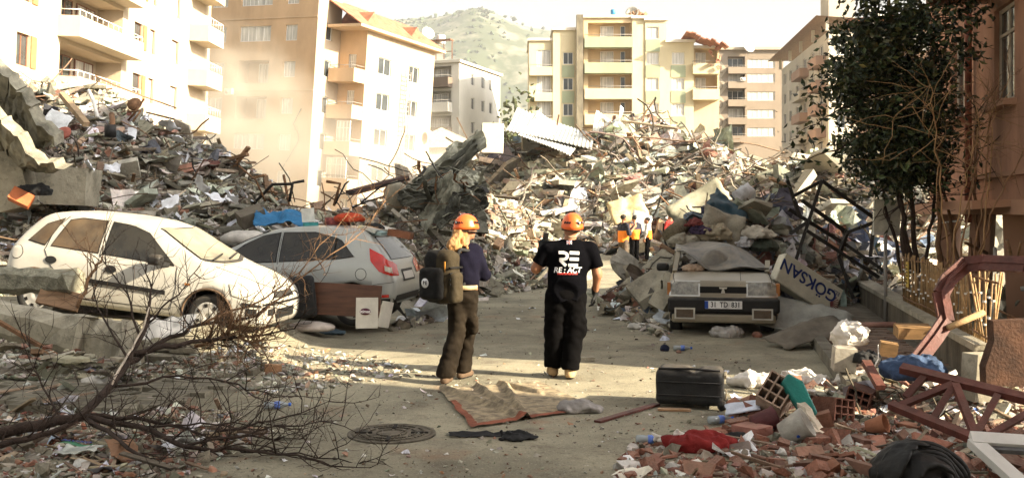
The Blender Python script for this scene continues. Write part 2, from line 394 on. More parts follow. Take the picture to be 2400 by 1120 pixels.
def rots(n, tilt=None):
    """random rotation matrices; tilt limits the lean from flat"""
    q = RNG.normal(0, 1, (n, 4))
    if tilt is not None:
        az = RNG.uniform(0, 2*np.pi, n); ax = RNG.uniform(0, 2*np.pi, n); an = RNG.normal(0, tilt, n)/2
        q1 = np.stack([np.cos(an), np.sin(an)*np.cos(ax), np.sin(an)*np.sin(ax), 0*an], 1); q2 = np.stack([np.cos(az/2), 0*az, 0*az, np.sin(az/2)], 1)
        w1, x1, y1, z1 = q1.T; w2, x2, y2, z2 = q2.T
        q = np.stack([w1*w2-x1*x2-y1*y2-z1*z2, w1*x2+x1*w2+y1*z2-z1*y2, w1*y2-x1*z2+y1*w2+z1*x2, w1*z2+x1*y2-y1*x2+z1*w2], 1)
    q /= np.linalg.norm(q, axis=1)[:, None]; w, x, y, z = q.T
    return np.stack([1-2*(y*y+z*z), 2*(x*y-z*w), 2*(x*z+y*w), 2*(x*y+z*w), 1-2*(x*x+z*z), 2*(y*z-x*w), 2*(x*z-y*w), 2*(y*z+x*w), 1-2*(x*x+y*y)], 1).reshape(-1, 3, 3)
def scatter(kind, pos, size, cols, tilt=None):
    """numpy instances of a shape family -> V, T, C"""
    n = len(pos); Rm = rots(n, tilt); lib = LIB[kind]; pick = RNG.integers(0, len(lib), n); oV, oT, oC = [], [], []; base = 0
    for k, (v, t) in enumerate(lib):
        s = np.where(pick == k)[0]
        if not len(s): continue
        W = np.einsum('nij,vj->nvi', Rm[s], v)*size[s][:, None, None]+pos[s][:, None, :]
        oV.append(W.reshape(-1, 3)); oT.append((t[None]+base+np.arange(len(s))[:, None, None]*len(v)).reshape(-1, 3))
        oC.append(np.repeat(cols[s], len(v), 0)); base += len(s)*len(v)
    return np.concatenate(oV), np.concatenate(oT), np.concatenate(oC)
def merge(parts):
    V, T, C, b = [], [], [], 0
    for v, t, c in parts: V.append(v); T.append(t+b); C.append(c); b += len(v)
    return np.concatenate(V), np.concatenate(T), np.concatenate(C)
def shade(base, n, var=.22, hue=.05):
    b = np.array(base); b = b[RNG.integers(0, len(b), n)] if b.ndim == 2 else np.repeat(b[None], n, 0)
    return np.clip(b*RNG.lognormal(0, var, (n, 1))*(1+RNG.normal(0, hue, (n, 3))), .01, .95)
GREY = [(.30, .285, .225), (.24, .225, .175), (.36, .345, .28), (.19, .175, .135), (.33, .3, .23), (.44, .42, .36), (.14, .13, .1)]
BRICK = [(.28, .15, .1), (.33, .18, .11), (.25, .14, .1), (.34, .24, .17)]
WOOD = [(.17, .12, .075), (.26, .2, .13), (.1, .08, .055), (.36, .3, .21)]
PAPER = [(.74, .75, .78), (.8, .79, .76), (.66, .7, .78), (.7, .66, .58)]
CLOTH = [(.55, .53, .5), (.1, .1, .12), (.2, .09, .07), (.13, .17, .24), (.5, .44, .34), (.7, .7, .7), (.2, .17, .13), (.28, .3, .24)]
TIN = [(.4, .4, .37), (.25, .24, .21), (.55, .53, .47), (.1, .1, .09)]
def shoot(n, x0, x1, y0, y1, A, ymax=78):
    """points where sight lines through a window of the picture meet the terrain, so debris is even to the eye"""
    px = RNG.uniform(x0, x1, n); py = RNG.uniform(y0, y1, n); Y = np.full(n, 11.0); done = np.zeros(n, bool); out = np.zeros((n, 3))
    while Y.min() < ymax:
        X = (px-1200)*Y/F; Z = CZ-(py-HZ)*Y/F; h = hat(X, Y, A); hit = ~done & (Z < h) & (h > .03) & (np.abs(X) < 25.5)
        out[hit] = np.stack([X, Y, h], 1)[hit]; done |= hit; done |= Z < -.5
        Y = Y+.15
    ok = out[:, 1] > 0; return out[ok]
mat_rub = M('rubble', (.3, .3, .3), .93, var=.28, scale=6, bump=.6, bscale=25, attr=True, dust=.25)
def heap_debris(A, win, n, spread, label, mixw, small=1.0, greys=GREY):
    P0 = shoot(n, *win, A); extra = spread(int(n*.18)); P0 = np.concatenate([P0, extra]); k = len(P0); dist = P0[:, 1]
    fam = RNG.choice(list(mixw), k, p=np.array(list(mixw.values()))/sum(mixw.values()))
    parts = []
    for f in mixw:
        s = np.where(fam == f)[0]; m = len(s)
        if not m: continue
        d = dist[s]; px = small*np.minimum(RNG.lognormal(-.35, .62, m), 2.6)                     # apparent size grows a little slower than distance
        sz = {'chunk': .0068, 'flat': .0085, 'slab': .021, 'plank': .03, 'brick': .011, 'paper': .014, 'cloth': .02, 'tin': .024, 'wire': .045, 'rod': .05}[f]*px*d**.85*1.5
        p = P0[s].copy(); p[:, 2] += sz*RNG.uniform(-.1, .28, m)*(.5 if f in ('paper', 'slab', 'tin') else 1)
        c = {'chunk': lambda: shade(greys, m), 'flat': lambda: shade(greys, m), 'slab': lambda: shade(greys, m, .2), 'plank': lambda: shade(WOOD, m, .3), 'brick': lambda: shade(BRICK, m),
             'paper': lambda: shade(PAPER, m, .1, .02), 'cloth': lambda: shade(CLOTH, m, .25), 'tin': lambda: shade(TIN, m), 'wire': lambda: shade((.12, .1, .08), m, .4), 'rod': lambda: shade((.16, .1, .06), m, .3)}[f]()
        parts.append(scatter(f, p, sz, c, {'slab': .5, 'plank': .5, 'paper': .7, 'tin': .6, 'rod': .5, 'wire': .8}.get(f)))
    V, T, C = merge(parts)
    return tag(link('rubble', tri_mesh('rubble', V, T, mat_rub, C)), label, 'rubble', kind='stuff')
def spread_on(key, x0, x1, y0, y1):
    def f(n):
        x = RNG.uniform(x0, x1, n*4); y = RNG.uniform(y0, y1, n*4); h = hat(x, y, HH[key]); ok = h > .1
        return np.stack([x, y, h], 1)[ok][:n]
    return f
MIXL = {'chunk': .42, 'flat': .34, 'slab': .06, 'plank': .03, 'brick': .03, 'paper': .03, 'cloth': .01, 'tin': .012, 'wire': .03, 'rod': .03}
MIXF = {'chunk': .42, 'flat': .3, 'slab': .11, 'plank': .04, 'brick': .015, 'paper': .02, 'cloth': .012, 'tin': .03, 'wire': .05, 'rod': .04}
MIXR = {'chunk': .24, 'flat': .2, 'slab': .06, 'plank': .08, 'brick': .06, 'paper': .06, 'cloth': .16, 'tin': .06, 'wire': .05, 'rod': .05}
heap_debris(np.maximum(HH['left'], 0), (-150, 1300, 170, 700), 40000, spread_on('left', -13, 1, 14, 34), 'broken concrete, papers and splintered wood covering the grey heap', MIXL, .74)
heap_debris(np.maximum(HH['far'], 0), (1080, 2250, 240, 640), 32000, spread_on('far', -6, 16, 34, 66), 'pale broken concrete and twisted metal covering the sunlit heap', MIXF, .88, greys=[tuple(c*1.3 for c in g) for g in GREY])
heap_debris(np.maximum(HH['right'], 0), (1400, 2150, 440, 760), 7000, spread_on('right', 1.5, 9, 16, 25), 'mixed rubble and clothing behind the crushed saloon', MIXR, .8)
# ---------------------------------------------------------------- buildings
def wallpaint(name, c, var=.1, scale=.35, bump=.15): return M(name, c, .9, var=var, scale=scale, bump=bump, bscale=9, stretch=(1, 1, .45))
m_pvc = M('white window plastic', (.72, .7, .66), .5, var=.06, bump=0)
m_brownframe = M('brown window frame', (.2, .09, .05), .6, var=.15, bump=0)
m_glass = M('dark window glass', (.045, .05, .05), .12, var=.3, scale=.6, bump=0, spec=.6)
m_curtain = M('curtained window glass', (.5, .48, .43), .25, var=.3, scale=.9, bump=0, stretch=(5, 5, .3), spec=.5)
m_slabc = M('painted balcony concrete', (.62, .56, .47), .9, var=.1, scale=.5, bump=.2)
m_rail = M('grey painted rail', (.3, .28, .25), .6, var=.1, bump=0)
m_tile = M('terracotta roof tile', (.3, .13, .075), .85, var=.3, scale=1.5, bump=.5, bscale=6, stretch=(1, 1, 1))
m_acw = M('off white appliance metal', (.62, .6, .55), .5, var=.06, bump=0)
m_dark = M('dark void', (.02, .018, .015), .95, var=.2, bump=0)

def facade(name, parent, o, ux, w, h, holes, mat, depth=.22, z0=0.0, inward=None):
    """a wall skin with real openings: o = lower left corner, ux = direction along the wall; reveals go inward"""
    o = Vector(o); ux = Vector(ux).normalized(); up = Vector((0, 0, 1)); nin = Vector(inward) if inward else Vector((-ux.y, ux.x, 0))
    us = sorted({0, w, *[x for r in holes for x in r[:2]]}); vs = sorted({0, h, *[x for r in holes for x in r[2:4]]})
    mb = MB()
    for a, b in zip(us, us[1:]):
        for c, d in zip(vs, vs[1:]):
            mu, mv = (a+b)/2, (c+d)/2
            if any(r[0] < mu < r[1] and r[2] < mv < r[3] for r in holes): continue
            mb.add([o+ux*p+up*q for p, q in ((a, c), (b, c), (b, d), (a, d))], [(0, 1, 2, 3)])
    for r in holes:
        dp = r[4] if len(r) > 4 else depth
        c4 = [(r[0], r[2]), (r[1], r[2]), (r[1], r[3]), (r[0], r[3])]
        A = [o+ux*p+up*q for p, q in c4]; B = [p+nin*dp for p in A]
        mb.add(A+B, [(i, (i+1) % 4, 4+(i+1) % 4, 4+i) for i in range(4)])
        if len(r) > 4: mb.add(B, [(0, 1, 2, 3)])
    me = mb.mesh(name, mat)
    return link(name, me, parent)
WCACHE = {}
def window(parent, o, ux, w, h, n=2, glass=None, frame=None, nin=None, name='window', t=.06, bar=None):
    """a window: frame with mullions, and its pane"""
    glass = glass or m_curtain; frame = frame or m_pvc
    key = (round(w, 2), round(h, 2), n, glass.name, frame.name, t, bar)
    if key not in WCACHE:
        mb = MB(); d = .07
        for x in [0]+[w*i/n for i in range(1, n)]+[w]: mb.box((min(max(x, t/2), w-t/2), d/2, h/2), (t, d, h-2*t-.004))
        for z in (t/2, h-t/2): mb.box((w/2, d/2, z), (w, d, t))
        if bar: mb.box((w/2, d/2+.002, h*bar), (w-.01, d, t*.8))
        pb = MB().box((w/2, d*.6, h/2), (w-.02, .012, h-.02))
        WCACHE[key] = (mb.mesh('window', frame), pb.mesh('pane', glass))
    a, b = WCACHE[key]; ux = Vector(ux).normalized()
    wo = link(name, a, parent, o, (0, 0, math.atan2(ux.y, ux.x))); link('pane', b, wo)
    return wo
def balcony(parent, o, ux, w, out, dep=1.2, par=.85, mat=None, rail=True, slab=.18, railmat=None, railh=.25, bars=0):
    """slab, parapet on three sides and a rail; out = outward direction"""
    mat = mat or m_slabc; o = Vector(o); ux = Vector(ux).normalized(); out = Vector(out).normalized(); up = Vector((0, 0, 1)); mb = MB()
    def obox(c, du, do, dz):
        A = []
        for i in (-1, 1):
            for j in (-1, 1):
                for k in (-1, 1): A.append(c+ux*(i*du/2)+out*(j*do/2)+up*(k*dz/2))
        mb.add(A, [(0, 1, 3, 2), (4, 6, 7, 5), (0, 4, 5, 1), (2, 3, 7, 6), (0, 2, 6, 4), (1, 5, 7, 3)])
    obox(o+ux*(w/2)+out*(dep/2)+up*(slab/2), w, dep, slab)
    if par > 0:
        obox(o+ux*(w/2)+out*(dep-.06)+up*(slab+par/2), w, .12, par)
        for x in (.06, w-.06): obox(o+ux*x+out*((dep-.12)/2)+up*(slab+par/2), .12, dep-.125, par)
    b = mb.build('balcony', mat, parent)
    if rail:
        rb = MB(); zt = slab+par+railh; a = o+out*(dep-.06)+ux*.05; c = a+ux*(w-.1)
        rb.tube([a+up*zt, c+up*zt], .025, 5); rb.tube([a+up*zt, a+up*zt-out*(dep-.1)], .025, 5); rb.tube([c+up*zt, c+up*zt-out*(dep-.1)], .025, 5)
        n = bars or max(2, int(w/1.1))
        for i in range(n+1): q = a+(c-a)*(i/n); rb.tube([q+up*(slab+par), q+up*zt], .016, 4)
        rb.build('railing', railmat or m_rail, b)
    return b
def on_face(px, o, ux):
    """distance along a wall (from o, along ux) seen at a photo column"""
    k = (px-1200)/F; return (k*o[1]-o[0])/(ux[0]-k*ux[1])
def zz(py, Y): return CZ-(py-HZ)*Y/F
def tilted(name, label, cat, piv, ang, group=None):
    """an Empty at a building's base, leaning sideways by ang degrees"""
    return empty(name, piv, (0, R(ang), 0), label, cat, group)
def rel(e, v): return Vector(v)-e.location
def corrug(mb, o, ux, uy, L, W, pitch=.18, amp=.03):
    """a corrugated sheet"""
    o, ux, uy = Vector(o), Vector(ux).normalized(), Vector(uy).normalized(); n = ux.cross(uy); k = int(W/pitch*4); 
    mb.grid(lambda u, v: o+ux*(u*L)+uy*(v*W)+n*(amp*math.sin(v*W/pitch*2*math.pi)), 6, k, smooth=True)

# --- tan apartment block, leaning, in the dust
t_wall = wallpaint('tan plaster', (.52, .36, .22), .12); t_wall2 = wallpaint('side plaster toned for sun', (.42, .33, .23), .1); t_par = wallpaint('tan parapet plaster', (.55, .4, .26), .1)  # second plaster is a copy for the sunlit faces, its tone set for the sun
tb = tilted('apartment_block', 'tan five storey apartment block leaning behind the drifting dust', 'building', (-18, 86, 0), 3.6)
uA = Vector((.89, -.46, 0)); uB = Vector((.46, .89, 0))
C1 = Vector((-17.3, 83, 0)); wA = 19.5; oA = C1-uA*wA                     # end of the forward block
FL = 3.1
def sA(px): return on_face(px, oA, uA)
holes = []; wins = []
for k in range(-1, 7):
    zc = 1.05+FL*k+.35
    for (a, b, n, gl) in ((466, 502, 2, m_curtain), (640, 668, 2, m_curtain)):
        u0, u1 = sA(a), sA(b); holes.append((u0, u1, zc-.62, zc+.72)); wins.append((u0, zc-.62, u1-u0, 1.34, n, gl))
    u0, u1 = sA(534), sA(606)
    if k in (3, 4): holes.append((u0, u1, zc-1.1, zc+.85, 1.3)); wins.append((u0+1.3, zc-1.05, (u1-u0)-1.35, 1.8, 3, m_curtain))
    else: holes.append((u0, u1, zc-.62, zc+.72)); wins.append((u0, zc-.62, u1-u0, 1.34, 4, m_curtain))
holes = [h for h in holes if h[2] > 0]; wins = [w for w in wins if w[1] > 0]
oAr = rel(tb, oA); nA = Vector((.46, .89, 0))
facade('front_wall', tb, oAr, uA, wA, 26, holes, t_wall)
for (u, z, w, h, n, gl) in wins:
    deep = h > 1.5
    window(tb, oAr+uA*u+Vector((0, 0, z))+nA*(1.2 if deep else .1), uA, w, h, n, gl)
mb = MB()
for z in (3.1*2-.3, 3.1*4-.3, 3.1*6-.35): mb.beam(oAr+Vector((0, 0, z))-nA*.03, oAr+uA*wA+Vector((0, 0, z))-nA*.03, .06, .1)
mb.build('string_course', t_par, tb)
setb = 3.2; o2 = C1+uB*setb; wB = on_face(832, o2, uA)                      # set-back bay with balconies
facade('return_wall', tb, rel(tb, C1), uB, setb+.01, 26, [(1.2, 2.0, 1.0+FL*k, 2.4+FL*k) for k in range(1, 6)], t_wall2, inward=(-.89, .46, 0))
for k in range(1, 6): window(tb, rel(tb, C1)+uB*1.2+Vector((0, 0, 1.0+FL*k))+Vector((-.089, .046, 0)), uB, .8, 1.4, 1, m_glass)
HB = 17.6
hb = []
for k in range(0, 5):
    z = .9+FL*k; hb.append((1.0, wB-1.0, z+.1, z+2.3))
facade('front_wall', tb, rel(tb, o2), uA, wB, HB, hb, t_wall)
for k in range(0, 5):
    z = .9+FL*k; base = rel(tb, o2)+Vector((0, 0, z))
    window(tb, base+uA*1.0+Vector((0, 0, .1))+nA*.1, uA, wB-2.0, 2.2, 4, m_curtain, bar=.72)
    balcony(tb, base+Vector((0, 0, -.25))+uA*.06, uA, wB-.1, -nA, 1.5, .95, t_par, True, .2, bars=5)
    if k in (1, 2):                                                        # two balconies are glazed in
        window(tb, base+uA*(wB*.45 if k == 2 else .4)-nA*1.43+Vector((0, 0, .9)), uA, wB*.5 if k == 2 else wB-.7, 1.75, 4, m_curtain, bar=.66)
oC = o2+uA*wB; wC = on_face(993, oC, uB)
holes = []; wl = []
for k in range(0, 5):
    z = 1.8+FL*k
    for (a, b) in ((862, 892), (935, 958)):
        u0, u1 = on_face(a, oC, uB), on_face(b, oC, uB); holes.append((u0, u1, z, z+1.45)); wl.append((u0, z, u1-u0))
facade('side_wall', tb, rel(tb, oC), uB, wC, HB, holes, t_wall2, inward=(-.89, .46, 0))
for u, z, w in wl: window(tb, rel(tb, oC)+uB*u+Vector((0, 0, z))+Vector((-.09, .046, 0)), uB, w, 1.45, 2, m_glass)
mb = MB()                                                                  # outside spiral stair shaft as a ladder of rungs
us = on_face(918, oC, uB)
for s in (0, .9): mb.beam(rel(tb, oC)+uB*(us+s)+Vector((.35, -.18, 1)), rel(tb, oC)+uB*(us+s)+Vector((.35, -.18, 15)), .07)
for i in range(34): mb.beam(rel(tb, oC)+uB*us+Vector((.35, -.18, 1.2+.41*i)), rel(tb, oC)+uB*(us+.9)+Vector((.35, -.18, 1.2+.41*i)), .05)
mb.build('ladder', m_rail, tb)
rb = MB(); zc = HB                                                         # roof: overhanging slab and a low tiled pitch
q = [rel(tb, o2)-uA*.2-nA*1.9, rel(tb, oC)+uA*.7-nA*1.9, rel(tb, oC)+uB*(wC+.8)+uA*.7, rel(tb, o2)+uB*(wC+.8)-uA*.2]
rb.add([p+Vector((0, 0, zc)) for p in q]+[p+Vector((0, 0, zc+.22)) for p in q], [(3, 2, 1, 0), (4, 5, 6, 7)]+[(i, (i+1) % 4, 4+(i+1) % 4, 4+i) for i in range(4)])
ro = rb.build('roof', t_par, tb)
tr = MB(); rd = (q[0]+q[3])/2+Vector((0, 0, zc+3.4))-uA*2
tr.add([q[1]+Vector((0, 0, zc+.23)), q[2]+Vector((0, 0, zc+.23)), (q[2]+q[3])/2+Vector((0, 0, zc+2.6))-uA*2, (q[0]+q[1])/2+Vector((0, 0, zc+2.6))-uA*2], [(0, 1, 2, 3)])
solidify(tr.build('roof_tiles', m_tile, ro), .1, -1)
for f in (.22, .72):
    c = q[1]+(q[2]-q[1])*f+Vector((0, 0, zc+.3))-uA*.9; dm = MB()
    dm.prism([(-1.3, 0), (1.3, 0), (0, 1.5)], -uA*3, c, uB, (0, 0, 1)); dm.build('dormer', m_tile, ro)
mb = MB()                                                                  # diagonal crack in the plaster
pts = [(688, 255), (672, 292), (684, 312), (687, 330), (676, 352), (660, 382), (650, 402)]
cp = []
for x, y in pts: u = sA(x); w_ = oA+uA*u; cp.append(rel(tb, w_-nA*.01+Vector((0, 0, zz(y, w_.y)))))
cp = [Vector((p.x*1.0-.06*p.z*0, p.y, p.z)) for p in cp]
mb.tube(cp, .05, 4); mb.build('crack', m_dark, tb)

# --- bright block on the left
l_wall = wallpaint('cream plaster', (.46, .37, .26), .08); l_par = wallpaint('pale parapet', (.5, .42, .31), .08); l_or = M('orange painted wood', (.45, .17, .07), .7, var=.2, bump=.1)
lb = tilted('apartment_block', 'bright cream apartment block with orange shutters and long balconies beside the heap', 'building', (-22.4, 55, 0), 2.2)
oL = Vector((-22.4, 38, 0)); uL = Vector((0.02, 1, 0)).normalized(); nL = Vector((-1, 0.02, 0))
def sL(px): return on_face(px, oL, uL)
holes = []; wl = []; bal = []
for k in range(0, 6):
    z = 1.75+2.92*k
    for (a, b, n, gl) in ((20, 52, 2, m_glass), (-60, -20, 2, m_glass), (296, 316, 1, m_glass), (333, 346, 1, m_curtain), (385, 402, 1, m_curtain)):
        u0, u1 = sL(a), sL(b); holes.append((u0, u1, z+.8, z+2.25)); wl.append((u0, z+.8, u1-u0, 1.45, n, gl))
    u0, u1 = sL(122), sL(268); holes.append((u0, u1, z+.02, z+2.5, 1.4)); bal.append((u0, u1, z))
facade('front_wall', lb, rel(lb, oL), uL, 32, 22, holes, l_wall, inward=nL)
for i, (u, z, w, h, n, gl) in enumerate(wl):
    window(lb, rel(lb, oL)+uL*u+Vector((0, 0, z))+nL*.12, uL, w, h, n, gl, m_brownframe)
    if i % 5 in (0, 2): 
        mb = MB(); mb.box((0, 0, h/2), (.5, .06, h)); mb.build('shutter', l_or, lb, rel(lb, oL)+uL*(u+w+.27)+Vector((0.03, 0, z)), (0, 0, R(90)))
for u0, u1, z in bal:
    b = rel(lb, oL)+uL*u0+Vector((0, 0, z))
    balcony(lb, b-uL*.3+Vector((0, 0, -.2)), uL, u1-u0+.6, -nL, 1.1, .8, l_par, True, .2, m_pvc, .3, 12)
    for f0, f1 in ((.04, .24), (.3, .55), (.62, .92)):
        window(lb, b+uL*((u1-u0)*f0)+Vector((0, 0, .1))+nL*1.3, uL, (u1-u0)*(f1-f0), 2.2, 2, m_glass if f0 == .3 else m_curtain, m_brownframe)
uE = sL(425)
for k in range(1, 6): balcony(lb, rel(lb, oL)+uL*uE+Vector((0, 0, 1.6+2.95*k-.2)), uL, 3.2, -nL, 1.3, .9, l_par, True, .18, m_pvc, .55, 6)
mb = MB(); mb.box(rel(lb, oL)+uL*16+nL*6+Vector((0, 0, 22.2)), (12.6, 33, .4)); mb.build('roof', l_par, lb)
facade('end_wall', lb, rel(lb, oL)+uL*32, nL, 12, 22, [], l_wall, inward=(0, -1, 0))

# --- grey white block with a dark roof terrace
g_wall = wallpaint('grey white plaster', (.56, .53, .46), .08); g_dark = wallpaint('dark brown balcony', (.16, .12, .09), .15)
gb = tilted('apartment_block', 'grey white four storey block with dark balconies and roof terrace', 'building', (-9, 122, 0), 0)
uG = Vector((.93, -.36, 0)).normalized(); uH = Vector((.36, .93, 0)).normalized(); cG = Vector(P(1076, 400, 118)); cG.z = 0
wG = 9.0; oG = cG-uG*wG; HG = 19.6
hs_ = []; wl = []
for k in range(1, 6):
    z = 2.1+2.95*k; hs_.append((2.2, wG-1.0, z, z+2.4, 1.2)); wl.append((3.2, z+.1, 1.5, 2.1))
facade('front_wall', gb, rel(gb, oG), uG, wG, HG, hs_, g_wall)
for u, z, w, h in wl:
    window(gb, rel(gb, oG)+uG*u+uH*1.1+Vector((0, 0, z)), uG, w, h, 2, m_glass); window(gb, rel(gb, oG)+uG*(u+2.0)+uH*1.1+Vector((0, 0, z)), uG, 2.0, h, 2, m_curtain)
    balcony(gb, rel(gb, oG)+uG*2.0+Vector((0, 0, z-.3)), uG, wG-2.9, -uH, 1.2, .95, g_dark if z > 14 or int(z) % 2 else g_wall, True, .2)
wH = on_face(1172, cG, uH); hs_ = []; wl = []
for k in range(1, 6):
    z = 2.6+2.95*k
    for px in (1108, 1132, 1150):
        u = on_face(px, cG, uH); hs_.append((u-.5, u+.5, z, z+1.4)); wl.append((u-.5, z))
facade('side_wall', gb, rel(gb, cG), uH, wH, HG, hs_, g_wall, inward=-uG)
for u, z in wl: window(gb, rel(gb, cG)+uH*u-uG*.1+Vector((0, 0, z)), uH, 1.0, 1.4, 2, m_glass)
mb = MB()
q = [rel(gb, oG)-uG*.3-uH*.3, rel(gb, cG)+uG*.3-uH*.3, rel(gb, cG)+uG*.3+uH*(wH+.3), rel(gb, oG)-uG*.3+uH*(wH+.3)]
mb.add([p+Vector((0, 0, HG)) for p in q]+[p+Vector((0, 0, HG+.3)) for p in q], [(3, 2, 1, 0), (4, 5, 6, 7)]+[(i, (i+1) % 4, 4+(i+1) % 4, 4+i) for i in range(4)])
ro = mb.build('roof', g_wall, gb)
mb = MB(); c0 = rel(gb, oG)+uG*2.2-uH*.9+Vector((0, 0, HG+.3)); 
for i in range(7): mb.beam(c0+uG*(i*1.05), c0+uG*(i*1.05)+Vector((0, 0, 2.2)), .1)
mb.beam(c0+Vector((0, 0, 2.25)), c0+uG*6.3+Vector((0, 0, 2.25)), .9, .14); mb.beam(c0+Vector((0, 0, .9)), c0+uG*6.3+Vector((0, 0, .9)), .08)
mb.build('terrace_frame', m_brownframe, gb)
mb = MB(); u = on_face(1125, cG, uH)
for s in (0, 1.6): mb.beam(rel(gb, cG)+uH*(u+s)+uG*.9, rel(gb, cG)+uH*(u+s)+uG*.9+Vector((0, 0, 12)), .1)
for i in range(20): mb.beam(rel(gb, cG)+uH*u+uG*.9+Vector((0, 0, .6*i)), rel(gb, cG)+uH*(u+1.6)+uG*.9+Vector((0, 0, .6*i+.5)), .08)
mb.build('fire_stair', m_dark, gb)
# a low white house in front of it
hb_ = tilted('low_house', 'low white house with a pale pitched roof below the grey white block', 'building', tuple(P(1000, 430, 96).xy)+(0,), 0)
mb = MB(); mb.box((1.5, 3, 4), (7, 7, 8)); mb.build('wall', g_wall, hb_)
mb = MB(); mb.prism([(-4.2, 0), (4.2, 0), (0, 1.9)], (0, 8, 0), (1.5, -1, 8.02)); mb.build('roof', M('faded roof sheet', (.5, .44, .36), .8, bump=.2), hb_)
for x in (-.6, 2.6): window(hb_, (x, -.58, 4.6), (1, 0, 0), 1.3, 1.3, 2, m_glass)

# --- yellow and green block
y_wall = wallpaint('yellow plaster', (.56, .48, .31), .1); y_or = wallpaint('warm yellow plaster', (.56, .42, .25), .1); y_gr = wallpaint('pale green plaster', (.3, .33, .22), .12); y_soot = wallpaint('soot stained shaft', (.16, .14, .1), .4, 1.2)
yb = tilted('apartment_block', 'yellow and green apartment block with stacked balconies above the far heap', 'building', (12, 114, 0), 0)
YD = 113.0; ppm = F/YD
def yx(px): return (px-1200)/ppm
X1 = (1, 0, 0); yw = lambda px, Y=YD: rel(yb, Vector((yx(px), Y, 0)))
def block(x0, x1, ytop, mat, Y, holes=(), name='front_wall'):
    w = yx(x1)-yx(x0); h = zz(ytop, YD); facade(name, yb, yw(x0, Y), X1, w, h, [h_ for h_ in holes], mat, inward=(0, 1, 0))
    mb = MB(); o = yw(x0, Y)                                                 # body behind the wall
    mb.add([o+Vector((i*w, j, k*h)) for i in (0, 1) for j in (.25, 9) for k in (0, 1)], [(0, 1, 3, 2), (4, 6, 7, 5), (1, 5, 7, 3), (2, 3, 7, 6)]); mb.build('side_wall', mat, yb)
    mb = MB(); mb.box(o+Vector((w/2, 4.4, h+.15)), (w+.3, 9.3, .3)); mb.build('roof', m_slabc, yb); return h
rows = [zz(y, YD) for y in (78, 138, 198, 258)]
block(1240, 1296, 95, y_wall, YD+.4, [(.9, yx(1291)-yx(1240), z-.95, z+1.05) for z in rows[1:]])
for z in rows[1:]:
    window(yb, yw(1240, YD+.5)+Vector((.9, 0, z-.95)), X1, yx(1291)-yx(1240)-.9, 2.0, 3, m_curtain); balcony(yb, yw(1241, YD+.4)+Vector((0, 0, z-1.95)), X1, 2.6, (0, -1, 0), .8, .8, y_wall, True, .18)
for (a, b, c, d, yt) in ((1296, 1350, 1320, 1343, 72), (1512, 1562, 1516, 1544, 49), (1562, 1626, 1575, 1604, 100)):
    w0 = yx(c)-yx(a); w1 = yx(d)-yx(a)
    zs = [z for z in rows if z+.7 < zz(yt, YD)-.2]
    block(a, b, yt, y_wall, YD, [(w0, w1, z-.65, z+.7) for z in zs])
    for z in zs:
        window(yb, yw(a, YD+.1)+Vector((w0, 0, z-.65)), X1, w1-w0, 1.35, 2, m_curtain if a > 1400 else m_glass)
        MB().box(yw(a)+Vector(((w0+w1)/2, -.02, z-1.45)), (w1-w0+.25, .05, 1.35)).build('panel', y_gr, yb)
MB().box(yw(1358)+Vector((0, -.3, zz(38, YD)/2)), (.75, .9, zz(38, YD))).build('flue', y_soot, yb)
block(1368, 1482, 42, y_or, YD+.2, [(.5, yx(1480)-yx(1368), z-1.1, z+1.2, 1.2) for z in rows])
for z in rows:
    o = yw(1368, YD+1.25)+Vector((0, 0, z-1.05)); window(yb, o+Vector((2.0, 0, .3)), X1, 1.5, 1.75, 2, m_curtain); window(yb, o+Vector((4.3, 0, 0)), X1, .55, 2.05, 1, m_glass)
    balcony(yb, yw(1369, YD+.2)+Vector((0, 0, z-1.75)), X1, yx(1481)-yx(1369), (0, -1, 0), 1.0, .95, y_gr if z > 18 else y_wall, True, .25)
block(1482, 1512, 44, y_wall, YD+.1)
zs = [rows[1], rows[2]]
block(1626, 1688, 112, y_or, YD+.6, [(.3, 2.8, z-1.1, z+1.2, 1.3) for z in zs])
for z in zs:
    window(yb, yw(1626, YD+1.8)+Vector((.5, 0, z-1.05)), X1, 1.2, 2.0, 2, m_curtain); balcony(yb, yw(1622, YD+.6)+Vector((0, 0, z-1.8)), X1, 3.0, (0, -1, 0), 1.2, .95, y_wall, True, .25)
mb = MB()                                                                    # torn tiled roof sagging over the right end
for i in range(9):
    x = i*.55; mb.box(yw(1606)+Vector((x, -.6, zz(86, YD)-.16*i+random.uniform(-.1, .1))), (.56, 3.2, .12), (R(random.uniform(-8, 8)), R(14+3*i), 0))
for i in range(7): mb.box(yw(1664)+Vector((random.uniform(-.2, 1.2), -.9, zz(118, YD)-.5*i*.7)), (.5, .4, .06), (random.uniform(0, 3), random.uniform(0, 3), 0))
mb.build('roof_tiles', m_tile, yb)

